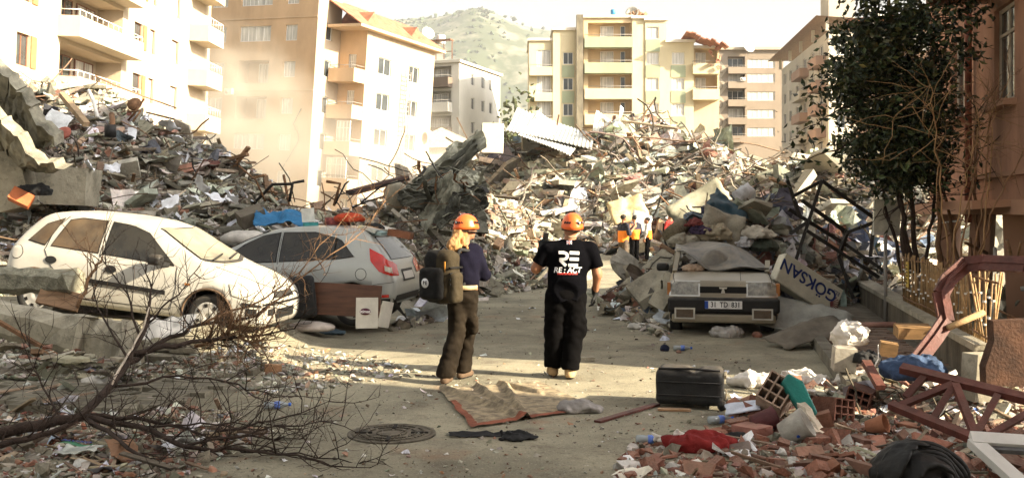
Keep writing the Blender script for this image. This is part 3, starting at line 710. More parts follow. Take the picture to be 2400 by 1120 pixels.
# --- brown block with the number on its side strip
b_wall = wallpaint('grey brown plaster', (.25, .2, .15), .1); b_lt = wallpaint('light diamond plaster', (.4, .34, .26), .08)
bb = tilted('apartment_block', 'grey brown block with a vertical strip of numbered diamonds', 'building', (40, 166, 0), 0)
BD = 165.0; bp = F/BD
def bx_(px, Y=BD): return rel(bb, Vector(((px-1200)/bp, Y, 0)))
hB_ = zz(118, BD); w = (1836-1668)/bp; wl = []; hl = []
for i, y in enumerate((150, 184, 226, 268, 310)):
    z = zz(y, BD); hl += [((1706-1668)/bp, (1746-1668)/bp, z-1.3, z+1.2, 1.2), ((1752-1668)/bp, (1816-1668)/bp, z-.7, z+.75)]
facade('front_wall', bb, bx_(1668), X1, w, hB_, hl, b_wall, inward=(0, 1, 0))
for i, y in enumerate((150, 184, 226, 268, 310)):
    z = zz(y, BD); window(bb, bx_(1707, BD+1.1)+Vector((0, 0, z-1.2)), X1, 2.7, 2.2, 3, m_curtain if i % 2 else m_glass)
    window(bb, bx_(1752, BD+.1)+Vector((0, 0, z-.7)), X1, (1816-1752)/bp, 1.45, 5, m_curtain, bar=None); balcony(bb, bx_(1704)+Vector((0, 0, z-1.75)), X1, 3.1, (0, -1, 0), 1.0, .9, b_wall, True, .2)
mb = MB(); mb.box(bx_(1752)+Vector((0, 5, hB_+.2)), (w+.6, 11, .4)); mb.build('roof', b_lt, bb)
for i, (y, ch) in enumerate(((164, '2'), (203, '0'), (246, '0'), (288, '0'), (325, ''))):
    c = bx_(1688)+Vector((0, -.05, zz(y, BD))); d = MB(); d.prism([(0, -1.5), (1.15, 0), (0, 1.5), (-1.15, 0)], (0, .04, 0), c); dd = d.build('diamond', b_lt, bb)
    if ch:
        decal(ch, 1.9, c+Vector((0, -.06, 0)), (R(90), 0, 0), b_wall, dd, "digit", .01)

# --- beige block on the right, two faces, with an overhanging top floor
e_wall = wallpaint('beige plaster', (.42, .38, .31), .1); e_br = wallpaint('brick red band', (.3, .2, .15), .12)
eb = tilted('apartment_block', 'beige corner block with rounded balconies and a wide overhanging roof', 'building', (48, 140, 0), 0)
cE = Vector(P(1942, 400, 118)); cE.z = 0; lE = Vector(P(1832, 400, 150)); lE.z = 0; uE1 = (cE-lE).normalized(); wE = (cE-lE).length; nE = Vector((-uE1.y, uE1.x, 0)); HE = zz(112, 130)
hl = []; wl = []
for k in range(2, 8):
    z = HE-2.6-2.9*(k-2)
    for f in (.06, .2, .36, .52, .68, .84): hl.append((wE*f, wE*f+2.0, z, z+1.5)); wl.append((wE*f, z))
facade('front_wall', eb, rel(eb, lE), uE1, wE, HE, hl, e_wall, inward=nE)
for u, z in wl: window(eb, rel(eb, lE)+uE1*u+nE*.1+Vector((0, 0, z)), uE1, 2.0, 1.5, 2, m_glass)
for k in range(2, 7):
    z = HE-2.6-2.9*(k-2)
    balcony(eb, rel(eb, lE)+uE1*(wE*.45)+Vector((0, 0, z-1.2)), uE1, 6, -nE, 1.2, .9, e_wall if k % 2 else e_br, True, .2); balcony(eb, rel(eb, lE)+uE1*(wE*.8)+Vector((0, 0, z-1.2)), uE1, 5, -nE, 1.2, .9, e_br, True, .2)
wE2 = on_face(2030, cE, -nE*-1) if False else 8.0; uE2 = Vector((.98, .2, 0)).normalized()
hl = [(1.0, 2.2, HE-2.8-2.9*k, HE-1.3-2.9*k) for k in range(6)]+[(3.6, 7.2, HE-3.3-2.9*k, HE-1.0-2.9*k, 1.2) for k in range(6)]
facade('side_wall', eb, rel(eb, cE), uE2, 9, HE, hl, e_wall, inward=(-.2, .98, 0))
for k in range(6):
    window(eb, rel(eb, cE)+uE2*1.0+Vector((-.02, .1, HE-2.8-2.9*k)), uE2, 1.2, 1.5, 2, m_glass); window(eb, rel(eb, cE)+uE2*4+Vector((-.2, 1.1, HE-3.2-2.9*k)), uE2, 2.6, 2.1, 2, m_curtain)
    balcony(eb, rel(eb, cE)+uE2*3.4+Vector((0, 0, HE-4.1-2.9*k)), uE2, 4.4, (.2, -.98, 0), 1.3, .8, e_wall if k else e_br, True, .25)
mb = MB(); q = [rel(eb, lE)-nE*1.8-uE1*2, rel(eb, cE)-nE*1.8+uE1*1.8, rel(eb, cE)+uE2*9.5+Vector((0, 0, 0)), rel(eb, lE)+nE*14]
mb.add([p+Vector((0, 0, HE+1.5)) for p in q]+[p*.7+(q[2]*.5+q[3]*.5)*.3+Vector((0, 0, HE+2.3)) for p in q], [(3, 2, 1, 0), (4, 5, 6, 7)]+[(i, (i+1) % 4, 4+(i+1) % 4, 4+i) for i in range(4)])
mb.build('roof', M('brown roof sheet', (.2, .13, .09), .8), eb)
mb = MB()
for f in (0, .25, .5, .75, 1): mb.beam(rel(eb, lE)+uE1*(wE*f)-nE*.2+Vector((0, 0, HE)), rel(eb, lE)+uE1*(wE*f)-nE*.2+Vector((0, 0, HE+1.5)), .35)
mb.build('terrace_frame', e_wall, eb)
MB().box(rel(eb, cE)+Vector((3, 6, HE+3.6)), (3.2, 3.2, 3.4)).build('stair_tower', e_wall, eb)
# --- pinkish block partly behind the tree
pb_ = tilted('apartment_block', 'pinkish brown block showing behind the dark tree', 'building', (32, 82, 0), 0)
p_wall = wallpaint('pink brown plaster', (.36, .24, .17), .12); o = P(2008, 400, 84); o.z = 0; uP = Vector((.86, -.5, 0)).normalized(); nP = Vector((.5, .86, 0)); HP = zz(62, 84)
hl = [(1+3.4*i, 2.6+3.4*i, HP-2.5-2.95*k, HP-1.0-2.95*k) for i in range(3) for k in range(5)]
facade('front_wall', pb_, rel(pb_, o), uP, 11, HP, hl, p_wall, inward=nP)
for h_ in hl: window(pb_, rel(pb_, o)+uP*h_[0]+nP*.1+Vector((0, 0, h_[2])), uP, 1.6, 1.5, 2, m_curtain)
for k in range(5): balcony(pb_, rel(pb_, o)+uP*.4+Vector((0, 0, HP-3.6-2.95*k)), uP, 3.2, -nP, 1.0, .8, p_wall, True, .2)
facade('side_wall', pb_, rel(pb_, o), nP, 8, HP, [], p_wall, inward=uP)
MB().box(rel(pb_, o)+uP*5.5+nP*4+Vector((0, 0, HP+.3)), (12.5, 9.5, .5), (0, 0, math.atan2(uP.y, uP.x))).build('roof', m_tile, pb_)

# --- salmon house on the right kerb, ground floor caved in
s_wall = wallpaint('salmon plaster', (.38, .2, .125), .3, .9, .3); s_tr = wallpaint('salmon trim', (.34, .19, .12), .12)
fl = lambda Y: Vector((6.94+.21*(Y-13.5), Y, 0)); sN, sF = 9.85, 19.6
sb = tilted('salmon_house', 'salmon plastered house with a caved in ground floor beside the tree', 'building', tuple(fl(14)), 0)
uS = (fl(sF)-fl(sN)).normalized(); nS = Vector((uS.y, -uS.x, 0)); wS = (fl(sF)-fl(sN)).length; zS = 1.95; HS = 10.6
def sS(Y): return (fl(Y)-fl(sN)).length
wd = []
for k in range(3):
    for y in (11.3, 13.93, 16.6): wd.append((sS(y), sS(y)+1.05, 3.42-zS+2.9*k, 4.83-zS+2.9*k))
ow = rel(sb, fl(sN))+Vector((0, 0, zS))
facade('front_wall', sb, ow, uS, wS, HS-zS, wd, s_wall, inward=nS, depth=.2)
for h_ in wd: window(sb, ow+uS*h_[0]+nS*.14+Vector((0, 0, h_[2])), uS, 1.05, 1.41, 2, m_glass, M('cream painted wood', (.5, .42, .32), .7, bump=.1), bar=.72)
mb = MB(); B = [rel(sb, fl(sN)), rel(sb, fl(sF))]; dep = 9.0                  # end walls, back wall and roof
for p in B: mb.add([p+Vector((0, 0, zS)), p+nS*dep+Vector((0, 0, zS)), p+nS*dep+Vector((0, 0, HS)), p+Vector((0, 0, HS))], [(0, 1, 2, 3)])
mb.add([B[0]+nS*dep, B[1]+nS*dep, B[1]+nS*dep+Vector((0, 0, HS)), B[0]+nS*dep+Vector((0, 0, HS))], [(0, 1, 2, 3)])
mb.build('end_wall', s_wall, sb)
mb = MB(); q = [B[0]-nS*.7-uS*.4, B[1]-nS*.7+uS*.4, B[1]+nS*(dep+.3)+uS*.4, B[0]+nS*(dep+.3)-uS*.4]
mb.add([p+Vector((0, 0, HS)) for p in q]+[p+Vector((0, 0, HS+.3)) for p in q], [(3, 2, 1, 0), (4, 5, 6, 7)]+[(i, (i+1) % 4, 4+(i+1) % 4, 4+i) for i in range(4)]); mb.build('roof', m_tile, sb)
mb = MB(); mb.beam(ow-nS*.02+Vector((0, 0, -.06)), ow-nS*.02+uS*wS+Vector((0, 0, -.06)), .5, .2); mb.beam(ow-nS*.04+Vector((0, 0, .42)), ow-nS*.04+uS*wS+Vector((0, 0, .42)), .08, .07)
mb.build('floor_band', s_tr, sb)
for h_ in wd: MB().beam(ow-nS*.07+uS*(h_[0]-.1)+Vector((0, 0, h_[2]-.05)), ow-nS*.07+uS*(h_[1]+.1)+Vector((0, 0, h_[2]-.05)), .22, .09).build('sill', s_tr, sb)
mb = MB(); y0, y1 = sS(12.6), sS(15.3)                                       # upper balcony slab and its bracket
mb.beam(ow-nS*.45+uS*y0+Vector((0, 0, 3.15)), ow-nS*.45+uS*y1+Vector((0, 0, 3.15)), .9, .16); mb.beam(ow-nS*.84+uS*y0+Vector((0, 0, 3.63)), ow-nS*.84+uS*y1+Vector((0, 0, 3.63)), .12, .8)
mb.build('balcony', s_tr, sb)
mb = MB(); u = sS(16.15); mb.tube([ow-nS*.09+uS*u+Vector((0, 0, -.3)), ow-nS*.09+uS*u+Vector((0, 0, 8.6))], .06, 8); mb.build('downpipe', M('red brown pipe', (.3, .11, .07), .6), sb)
mb = MB()                                                                    # broken ground floor: bent columns and an inner wall coloured dark for the rooms' shade
mb.add([B[0]+nS*4-Vector((0, 0, 0)), B[1]+nS*4, B[1]+nS*4+Vector((0, 0, zS)), B[0]+nS*4+Vector((0, 0, zS))], [(0, 1, 2, 3)]); mb.build('inner_wall', M('shade dark inner wall', (.09, .06, .045), .95, var=.4), sb)
for y, a in ((12.0, 5), (14.6, -8), (17.2, 10), (19.4, 2)):
    c = rel(sb, fl(y)); MB().beam(c+nS*.3, c+nS*(.3+.02*a)+uS*(.04*a)+Vector((0, 0, zS-.05)), .34, .34).build('column', s_tr, sb)
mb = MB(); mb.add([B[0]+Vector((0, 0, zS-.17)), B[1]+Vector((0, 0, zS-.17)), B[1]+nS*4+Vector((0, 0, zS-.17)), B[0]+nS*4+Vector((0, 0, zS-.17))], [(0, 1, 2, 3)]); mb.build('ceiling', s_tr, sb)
# --- the next house along the kerb, beside and behind the viewer: only its shadow reaches the picture
n0 = Vector((5.37, 6.0, 0)); nb = tilted('kerb_house', 'plastered house standing next to the salmon house across a narrow alley', 'building', (6.2, 0, 0), 0)
n1 = n0-uS*24
facade('front_wall', nb, rel(nb, n1), uS, 24, 11.5, [(2+3*i, 3.2+3*i, 1+2.9*k, 2.4+2.9*k) for i in range(7) for k in range(3)], s_wall, inward=nS)
for i in range(7):
    for k in range(3): window(nb, rel(nb, n1)+uS*(2+3*i)+nS*.12+Vector((0, 0, 1+2.9*k)), uS, 1.2, 1.4, 2, m_glass)
mb = MB(); a, b = rel(nb, n0), rel(nb, n1); mb.add([p+Vector((0, 0, z)) for p in (a, a+nS*9, b+nS*9, b) for z in (0, 11.5)], [(0, 1, 3, 2), (2, 3, 5, 4), (4, 5, 7, 6), (1, 7, 5, 3)]); mb.build('end_wall', s_wall, nb)

# --- hill with scrub forest and a mast, far behind
m_hill = M('rocky scrub hillside', (.045, .055, .025), .95, var=.3, scale=.012, bump=0, col2=(.19, .175, .125), mixlo=.46, mixhi=.6)
HYX = np.linspace(-800, 900, 130); HYY = np.linspace(900, 2000, 60); prof = [(-1500, 60), (0, 95), (300, 70), (600, 62), (880, 58), (960, 50), (1040, 47), (1110, 42), (1160, 52), (1220, 66), (1300, 78), (1420, 115), (1560, 170), (1700, 240), (1900, 330), (2600, 420)]
def hill(x, y):
    px = 1200+x*F/1500; top = np.interp(px, [p[0] for p in prof], [zz(p[1], 1500) for p in prof]); t = np.clip((y-900)/600, 0, 1)
    s = t*t*(3-2*t); back = np.clip((y-1500)/500, 0, 1)
    return top*s*(1-.35*back)
hv = np.array([[(x, y, hill(x, y)+28*fbm(x*.006, y*.006, 1)*min(1, (y-900)/300)*(1-.8*max(0, 1-abs(y-1500)/200))) for y in HYY] for x in HYX])
hn = len(HYY); ii, jj = np.meshgrid(np.arange(len(HYX)-1), np.arange(hn-1), indexing='ij'); a = (ii*hn+jj).ravel()
HT_T = np.concatenate([np.stack([a, a+hn, a+hn+1], 1), np.stack([a, a+hn+1, a+1], 1)])
tag(link('hill', tri_mesh('hill', hv.reshape(-1, 3), HT_T, m_hill, smooth=True)), 'rocky hillside with scrub forest behind the town', 'hill', kind='structure')
k = 26000; hx = RNG.uniform(-420, 330, k); hy = RNG.uniform(930, 1560, k)
dn = np.array([fbm(x*.008, y*.008, 5.) for x, y in zip(hx, hy)])+np.where(hx < -20-(1500-hy)*.12, .35, -.22); ok = RNG.uniform(0, 1, k) < np.clip(dn*1.6+.25, .03, 1); hx, hy = hx[ok], hy[ok]; k = len(hx)
def hsurf(x, y):
    i = np.clip(((x-HYX[0])/(HYX[1]-HYX[0])).astype(int), 0, 128); j = np.clip(((y-HYY[0])/(HYY[1]-HYY[0])).astype(int), 0, 58); return hv[i, j, 2]
sz = RNG.uniform(3, 8.5, k); V, T, C = scatter('chunk', np.stack([hx, hy, hsurf(hx, hy)+sz*.25], 1), sz, shade([(.035, .05, .02), (.055, .07, .03), (.03, .04, .018)], k))
tag(link('hillside_forest', tri_mesh('hillside_forest', V, T, M('hillside trees', (.07, .09, .04), .95, attr=True, bump=0), C)), 'scrub forest on the far hillside', 'forest', kind='stuff')
ms = MB(); c = P(1133, 62, 1490); ms.tube([c-Vector((0, 0, 16)), c+Vector((0, 0, 9))], [1.1, .5], 5); ms.box(c-Vector((0, 0, 12)), (5, 4, 5)); tag(ms.build('radio_mast', m_acw), 'thin pale mast on the hill ridge', 'mast')
# ---------------------------------------------------------------- cars
def lerp_tab(tab, x): return float(np.interp(x, [p[0] for p in tab], [p[1] for p in tab]))
def smooth_tab(tab, x, k=.05):
    return sum(lerp_tab(tab, x+d*k)*w for d, w in ((-1, .25), (-.5, .25), (0, .0), (.5, .25), (1, .25)))
m_blackpl = M('black car plastic', (.014, .0135, .013), .55, var=.2, bump=.1, dust=.15)
m_tyre = M('tyre rubber', (.025, .024, .022), .85, var=.2, bump=.2, dust=.3)
m_carglass = M('dusty car glass', (.014, .013, .01), .08, var=.5, scale=1.6, bump=0, spec=.6, dust=.12, dustcol=(.3, .25, .17))
m_carglass2 = M('brown dusty car glass', (.06, .036, .015), .1, var=.6, scale=2.2, bump=0, spec=.8, dust=.3, dustcol=(.3, .25, .17))
m_screen = M('dust covered windscreen', (.22, .2, .14), .35, var=.4, scale=1.8, bump=.05, spec=.5)
m_lamp = M('clear lamp lens', (.5, .48, .4), .15, var=.25, scale=8, bump=.1, spec=.8)
m_red = M('red lamp lens', (.5, .02, .012), .2, var=.2, bump=0, spec=.7)
m_chrome = M('dull chrome', (.5, .49, .45), .35, var=.15, bump=.05, metal=.8)
m_hub = M('grey wheel cover', (.42, .41, .38), .45, var=.15, bump=.1, metal=.2, dust=.2)
m_seam = M('door gap', (.012, .011, .01), .9, bump=0)

class Car:
    def __init__(s, root, L, top, belt, bot, w, paint, tumble=.42, rear_r=.28, front_r=.5, plan_pow=2.6, wheels=(), wr=.29, arch=.345, crown=.015, nose=.62, tail=.78):
        s.root, s.L, s.top, s.belt, s.bot, s.w = root, L, top, belt, bot, w
        xs = sorted(set([0, .012, .03, .06, .1, .15]+[L-d for d in (0, .012, .03, .06, .1, .15, .21, .28)]+list(np.linspace(.2, L-.35, 58))))
        secs = []
        for x in xs:
            zt = smooth_tab(top, x, .035); zb = lerp_tab(bot, x); zs = min(lerp_tab(belt, x), zt-.045)
            d = min(1, x/rear_r); pr = tail+(1-tail)*(1-(1-d)**plan_pow)**(1/plan_pow)
            d = min(1, (L-x)/front_r); pf = nose+(1-nose)*(1-(1-d)**plan_pow)**(1/plan_pow)
            W = w*pr*pf; hgt = zs-zb
            pts = [(0, zb), (.78*W, zb), (.955*W, zb+.03), (.985*W, zb+.1*hgt+.02), (1.0*W, zb+.35*hgt), (1.002*W, zb+.6*hgt), (.995*W, zb+.78*hgt), (.975*W, zs-.05*hgt), (.945*W, zs)]
            g = zt-zs; wt = W*.945-tumble*g
            wt = max(wt, .3*W)
            for t in (.12, .3, .5, .7, .85): pts.append((W*.945+(wt-W*.945)*(t**1.25), zs+(g-.03)*t))
            pts += [(wt-.012, zt-.022), (wt-.05, zt-.008), (wt*.75, zt), (wt*.4, zt+crown*.7), (0, zt+crown)]
            secs.append([(x, y, z) for y, z in pts])
        n = len(secs[0]); vs = []; fs = []
        for sec in secs:                                                     # full ring: right side then mirrored left side
            vs += [(x, -y, z) for x, y, z in sec]+[(x, y, z) for x, y, z in sec[-2:0:-1]]
        m = 2*n-2
        for i in range(len(secs)-1):
            for j in range(m): fs.append((i*m+j, i*m+(j+1) % m, (i+1)*m+(j+1) % m, (i+1)*m+j))
        fs += [tuple(range(m))[::-1], tuple(range((len(secs)-1)*m, len(secs)*m))]
        mb = MB(); mb.add(vs, fs, 0, True); me = mb.mesh('body', [paint, m_blackpl])
        bm = bmesh.new(); bm.from_mesh(me); s.bvh = BVHTree.FromBMesh(bm); bm.free()
        s.body = link('body', me, root)
        if wheels:
            cb = MB()
            for x, zc in wheels:
                for sd in (-1, 1): cb.lathe([(arch, -.5), (arch, .5)], 32, (x, sd*(w-.02), zc), (R(90), 0, 0), 1, False)
            co = cb.build('cutter', [paint, m_blackpl]); bo = s.body.modifiers.new('arch', 'BOOLEAN'); bo.object = co; bo.operation = 'DIFFERENCE'; bo.solver = 'EXACT'; bo.use_self = True
            COL.update if False else None
            bpy.context.view_layer.update(); dg = bpy.context.evaluated_depsgraph_get()
            par = s.body.parent; s.body.parent = None; bpy.context.view_layer.update(); dg.update()
            nm = bpy.data.meshes.new_from_object(s.body.evaluated_get(dg)); s.body.modifiers.clear(); s.body.data = nm; s.body.parent = par
            bpy.data.objects.remove(co)
    def hit(s, o, d):
        p, n, i, dist = s.bvh.ray_cast(Vector(o), Vector(d).normalized())
        return (p, n) if p is not None else (None, None)
    def proj(s, mode, a, b):
        if mode == 'R': return s.hit((a, -3, b), (0, 1, 0))
        if mode == 'L': return s.hit((a, 3, b), (0, -1, 0))
        if mode == 'T': return s.hit((a, b, 4), (0, 0, -1))
        if mode == 'F': return s.hit((s.L+3, a, b), (-1, 0, 0))
        if mode == 'B': return s.hit((-3, a, b), (1, 0, 0))
    def panel(s, name, mode, A, B, mat, eps=.006, nu=14, nv=8, parent=None, ret=False):
        """a patch between edge curves A and B laid on the body"""
        def curve(C, t):
            L = [0]
            for p, q in zip(C, C[1:]): L.append(L[-1]+math.dist(p, q))
            return tuple(float(np.interp(t*L[-1], L, [p[k] for p in C])) for k in (0, 1))
        mb = MB(); pts = []; last = Vector((0, 0, 0))
        for i in range(nu+1):
            pa, pb = curve(A, i/nu), curve(B, i/nu)
            for j in range(nv+1):
                t = j/nv; p, n = s.proj(mode, pa[0]+(pb[0]-pa[0])*t, pa[1]+(pb[1]-pa[1])*t)
                if p is None: pts.append(last.copy())
                else: last = p+n*eps; pts.append(last.copy())
        mb.add(pts, [(i*(nv+1)+j, (i+1)*(nv+1)+j, (i+1)*(nv+1)+j+1, i*(nv+1)+j+1) for i in range(nu) for j in range(nv)], 0, True)
        return mb.build(name, mat, parent or s.root)
    def glass(s, name, mode, A, B, mat, rim=.018, nu=14, nv=8, rimmat=None):
        """window with a black rubber edge below it"""
        ca = Vector((sum(p[0] for p in A+B)/len(A+B), sum(p[1] for p in A+B)/len(A+B)))
        def grow(C):
            o = []
            for p in C: v = Vector(p)-ca; o.append(tuple(ca+v*(1+rim*2/max(v.length, .05)*.5)))
            return o
        g = s.panel(name, mode, A, B, mat, .009, nu, nv); s.panel('seal', mode, grow(A), grow(B), rimmat or m_seam, .005, nu, nv, g); return g
    def seam(s, name, mode, pts, w=.008, mat=None, eps=.003, sub=8):
        mb = MB(); P_ = []
        for a, b in zip(pts, pts[1:]):
            for i in range(sub): P_.append((a[0]+(b[0]-a[0])*i/sub, a[1]+(b[1]-a[1])*i/sub))
        P_.append(pts[-1]); q = []
        for a in P_:
            p, n = s.proj(mode, *a)
            if p is not None: q.append(p+n*eps)
        mb.tube(q, w/2, 5); return mb.build(name, mat or m_seam, s.root)
    def wheel(s, x, side, zc, r=.29, wd=.19, y=None, rimmat=None, spokes=7, squash=0):
        y = (s.w-.115) if y is None else y; mb = MB(); rot = (R(90)*(1 if side < 0 else -1), 0, 0)
        mb.lathe([(r*.62, -wd/2), (r*.9, -wd/2), (r*.985, -wd*.36), (r, -wd*.2), (r, wd*.2), (r*.985, wd*.36), (r*.9, wd/2), (r*.66, wd/2-.01), (r*.62, wd/2-.02)], 28, (0, 0, 0), rot)
        wo = mb.build('wheel', m_tyre, s.root, (x, side*y, zc)); rb = MB()
        rb.lathe([(r*.1, wd*.40), (r*.16, wd*.47), (r*.3, wd*.43), (r*.58, wd*.42), (r*.655, wd*.45), (r*.66, wd*.3)], 28, (0, 0, 0), rot)
        ro = rb.build('rim', rimmat or m_hub, wo); 
        for i in range(spokes):
            t = 2*math.pi*i/spokes; c = Euler(rot).to_matrix() @ Vector((r*.5*math.cos(t), r*.5*math.sin(t), wd*.432)); MB().box(c, (.045, .012, .045), Euler((0, -t*(1 if side < 0 else -1), 0))).build('rim_slot', m_seam, wo)
        return wo

# --- white hatchback on the verge, nose down
paintW = M('dusty white car paint', (.43, .41, .36), .38, var=.14, scale=1.4, bump=.02, spec=.5, dust=.5, dustcol=(.36, .32, .24), coat=.15)
cr = empty('parked_car', (-4.78, 13.35, .36), (0, R(6.2), R(-7)), 'dusty white five door hatchback tipped nose down behind the concrete beams', 'car')
off = empty('tmp', parent=None); bpy.data.objects.remove(off)
topW = [(0, .66), (.04, .84), (.12, .97), (.3, 1.22), (.42, 1.34), (.55, 1.395), (.9, 1.435), (1.4, 1.44), (1.85, 1.415), (2.15, 1.345), (2.45, 1.19), (2.9, .965), (3.05, .925), (3.4, .84), (3.62, .755), (3.74, .66), (3.8, .56), (3.82, .5)]
beltW = [(0, .9), (.5, .94), (1.5, .9), (2.6, .86), (2.9, .9), (3.3, .78), (3.82, .6)]
botW = [(0, .36), (.05, .27), (.2, .22), (.9, .2), (2.9, .19), (3.5, .2), (3.75, .2), (3.82, .3)]
cw = Car(cr, 3.82, topW, beltW, botW, .82, paintW, wheels=((.52, .28), (3.03, .28)), arch=.35)
SH = -1.91                                                                   # the Empty stands under the middle of the car
def recentre(root, dx):
    for ch in root.children: ch.location.x += dx
for x in (.52, 3.03):
    for sd in (-1, 1): cw.wheel(x, sd, .28)
for md in ('R', 'L'):
    cw.glass('quarter_window', md, [(.33, 1.0), (.58, .965)], [(.52, 1.22), (.74, 1.325)], m_carglass2)
    cw.glass('door_window', md, [(.68, .96), (1.36, .935)], [(.84, 1.31), (1.0, 1.345), (1.36, 1.352)], m_carglass2)
    cw.glass('door_window', md, [(1.46, .93), (2.47, .885)], [(1.46, 1.35), (1.75, 1.325), (2.0, 1.25), (2.45, .915)], m_carglass)
    cw.seam('door_gap', md, [(1.405, 1.37), (1.405, .32)]); cw.seam('door_gap', md, [(.80, 1.36), (.66, 1.18), (.6, .9), (.72, .7), (.92, .52), (1.0, .3)]); cw.seam('door_gap', md, [(2.53, .87), (2.56, .6), (2.5, .32)])
    cw.seam('door_gap', md, [(1.0, .315), (2.5, .315)])
    cw.panel('side_moulding', md, [(.95, .55), (2.42, .50)], [(.95, .605), (2.42, .555)], m_blackpl, .018, 20, 2)
    cw.panel('fuel_flap' if md == 'R' else 'side_flap', md, [(.2+.085*math.cos(t), .83+.085*math.sin(t)) for t in np.linspace(math.pi, 2*math.pi, 10)], [(.2+.085*math.cos(t), .83+.085*math.sin(t)) for t in np.linspace(math.pi, 0, 10)], paintW, .008)
    cw.seam('flap_gap', md, [(.2+.09*math.cos(t), .83+.09*math.sin(t)) for t in np.linspace(0, 2*math.pi, 16)], .007, sub=2)
    for hx, hz_ in ((.72, .775), (1.6, .745)):
        h = cw.panel('door_handle', md, [(hx+.085*math.cos(t), hz_+.05*math.sin(t)) for t in np.linspace(math.pi, 2*math.pi, 10)], [(hx+.085*math.cos(t), hz_+.05*math.sin(t)) for t in np.linspace(math.pi, 0, 10)], m_blackpl, .012)
    cw.panel('side_repeater', md, [(2.68, .66), (2.76, .655)], [(2.68, .69), (2.76, .685)], M('amber lens', (.35, .14, .04), .3), .01, 3, 2)
    for xc in (.52, 3.03): cw.seam('arch_trim', md, [(xc+.362*math.cos(t), .28+.362*math.sin(t)) for t in np.linspace(-.05, math.pi+.05, 24)], .035, M('dark arch trim', (.1, .065, .04), .7), .0, 2)
    cw.glass('headlamp', md, [(3.36, .60), (3.78, .52)], [(3.3, .735), (3.66, .68)], m_lamp, .01)
    sy = -1 if md == 'R' else 1; mm = sdf_mesh('mirror', lambda Q: sd_box(Q, (0, 0, 0), (.1, .085, .07), .05), (-.14, -.12, -.11), (.14, .12, .11), .02, m_blackpl); mo = link('mirror', mm, cr, (2.28, sy*.92, .95)); MB().beam((0, -sy*.05, -.03), (.12, -sy*.16, -.06), .06, .05).build('mirror_arm', m_blackpl, mo)
cw.glass('windscreen', 'T', [(2.80, -.66), (2.93, -.3), (2.95, 0), (2.93, .3), (2.80, .66)], [(2.13, -.53), (2.2, -.25), (2.21, 0), (2.2, .25), (2.13, .53)], m_screen, .03, 16, 10)
cw.panel('cowl', 'T', [(2.86, -.66), (3.0, -.3), (3.02, 0), (3.0, .3), (2.86, .66)], [(2.81, -.66), (2.94, -.3), (2.96, 0), (2.94, .3), (2.81, .66)], m_blackpl, .012, 14, 2)
cw.glass('rear_window', 'T', [(.14, -.52), (.14, .52)], [(.4, -.5), (.4, .5)], M('orange brown rear glass', (.3, .12, .05), .15, var=.3, spec=.7), .02)
cw.seam('bonnet_gap', 'T', [(3.02, -.66), (3.3, -.64), (3.6, -.52), (3.7, -.3), (3.72, 0), (3.7, .3), (3.6, .52), (3.3, .64), (3.02, .66)], .008)
cw.panel('bumper_grille', 'F', [(-.62, .36), (-.42, .36)], [(-.62, .45), (-.42, .45)], m_blackpl, .006, 4, 4); cw.panel('bumper_grille', 'F', [(-.34, .3), (.34, .3)], [(-.34, .43), (.34, .43)], m_blackpl, .006, 8, 4)
cw.panel('bumper_grille', 'R', [(3.56, .36), (3.7, .36)], [(3.56, .45), (3.7, .45)], m_blackpl, .006, 4, 4)
cw.panel('radiator_grille', 'F', [(-.36, .57), (.36, .57)], [(-.34, .65), (.34, .65)], m_blackpl, .006, 8, 3); cw.panel('bumper_strip', 'F', [(-.7, .50), (.7, .50)], [(-.7, .53), (.7, .53)], m_blackpl, .01, 14, 2)
cw.panel('bumper_strip', 'R', [(3.5, .49), (3.74, .47)], [(3.5, .525), (3.74, .505)], m_blackpl, .01, 6, 2)
wb = MB()
for y0, y1 in ((-.55, -.02), (.0, .5)): wb.beam((2.93, y0, 1.0), (2.82, y1, 1.05), .02, .02)
wb.build('wiper', m_blackpl, cr)
recentre(cr, SH); cr.scale = (.925, .95, .96)

# --- silver hatchback seen from behind its left side
paintS = M('silver car paint', (.42, .44, .42), .35, var=.08, scale=1.2, bump=.02, spec=.6, dust=.45, dustcol=(.38, .34, .25), metal=.25, coat=.2)
fr = empty('parked_car', (-3.56, 15.95, .12), (0, 0, R(170)), 'silver hatchback with red tail lamp and junk strewn along its roof', 'car')
topS = [(0, .62), (.03, .8), (.08, .93), (.2, 1.1), (.42, 1.33), (.5, 1.42), (.62, 1.45), (1.1, 1.485), (1.6, 1.48), (2.0, 1.44), (2.4, 1.29), (2.85, 1.06), (3.05, .985), (3.4, .9), (3.7, .78), (3.88, .66), (3.95, .55)]
beltS = [(0, .95), (.5, 1.02), (1.5, .95), (2.5, .90), (2.9, .92), (3.4, .8), (3.95, .55)]
botS = [(0, .42), (.06, .33), (.25, .26), (.9, .2), (2.9, .19), (3.5, .2), (3.8, .2), (3.95, .3)]
cs = Car(fr, 3.95, topS, beltS, botS, .86, paintS, wheels=((.64, .3), (3.13, .3)), arch=.36, tail=.8, rear_r=.42, tumble=.45)
for x in (.64, 3.13):
    for sd in (-1, 1): cs.wheel(x, sd, .3, .3)
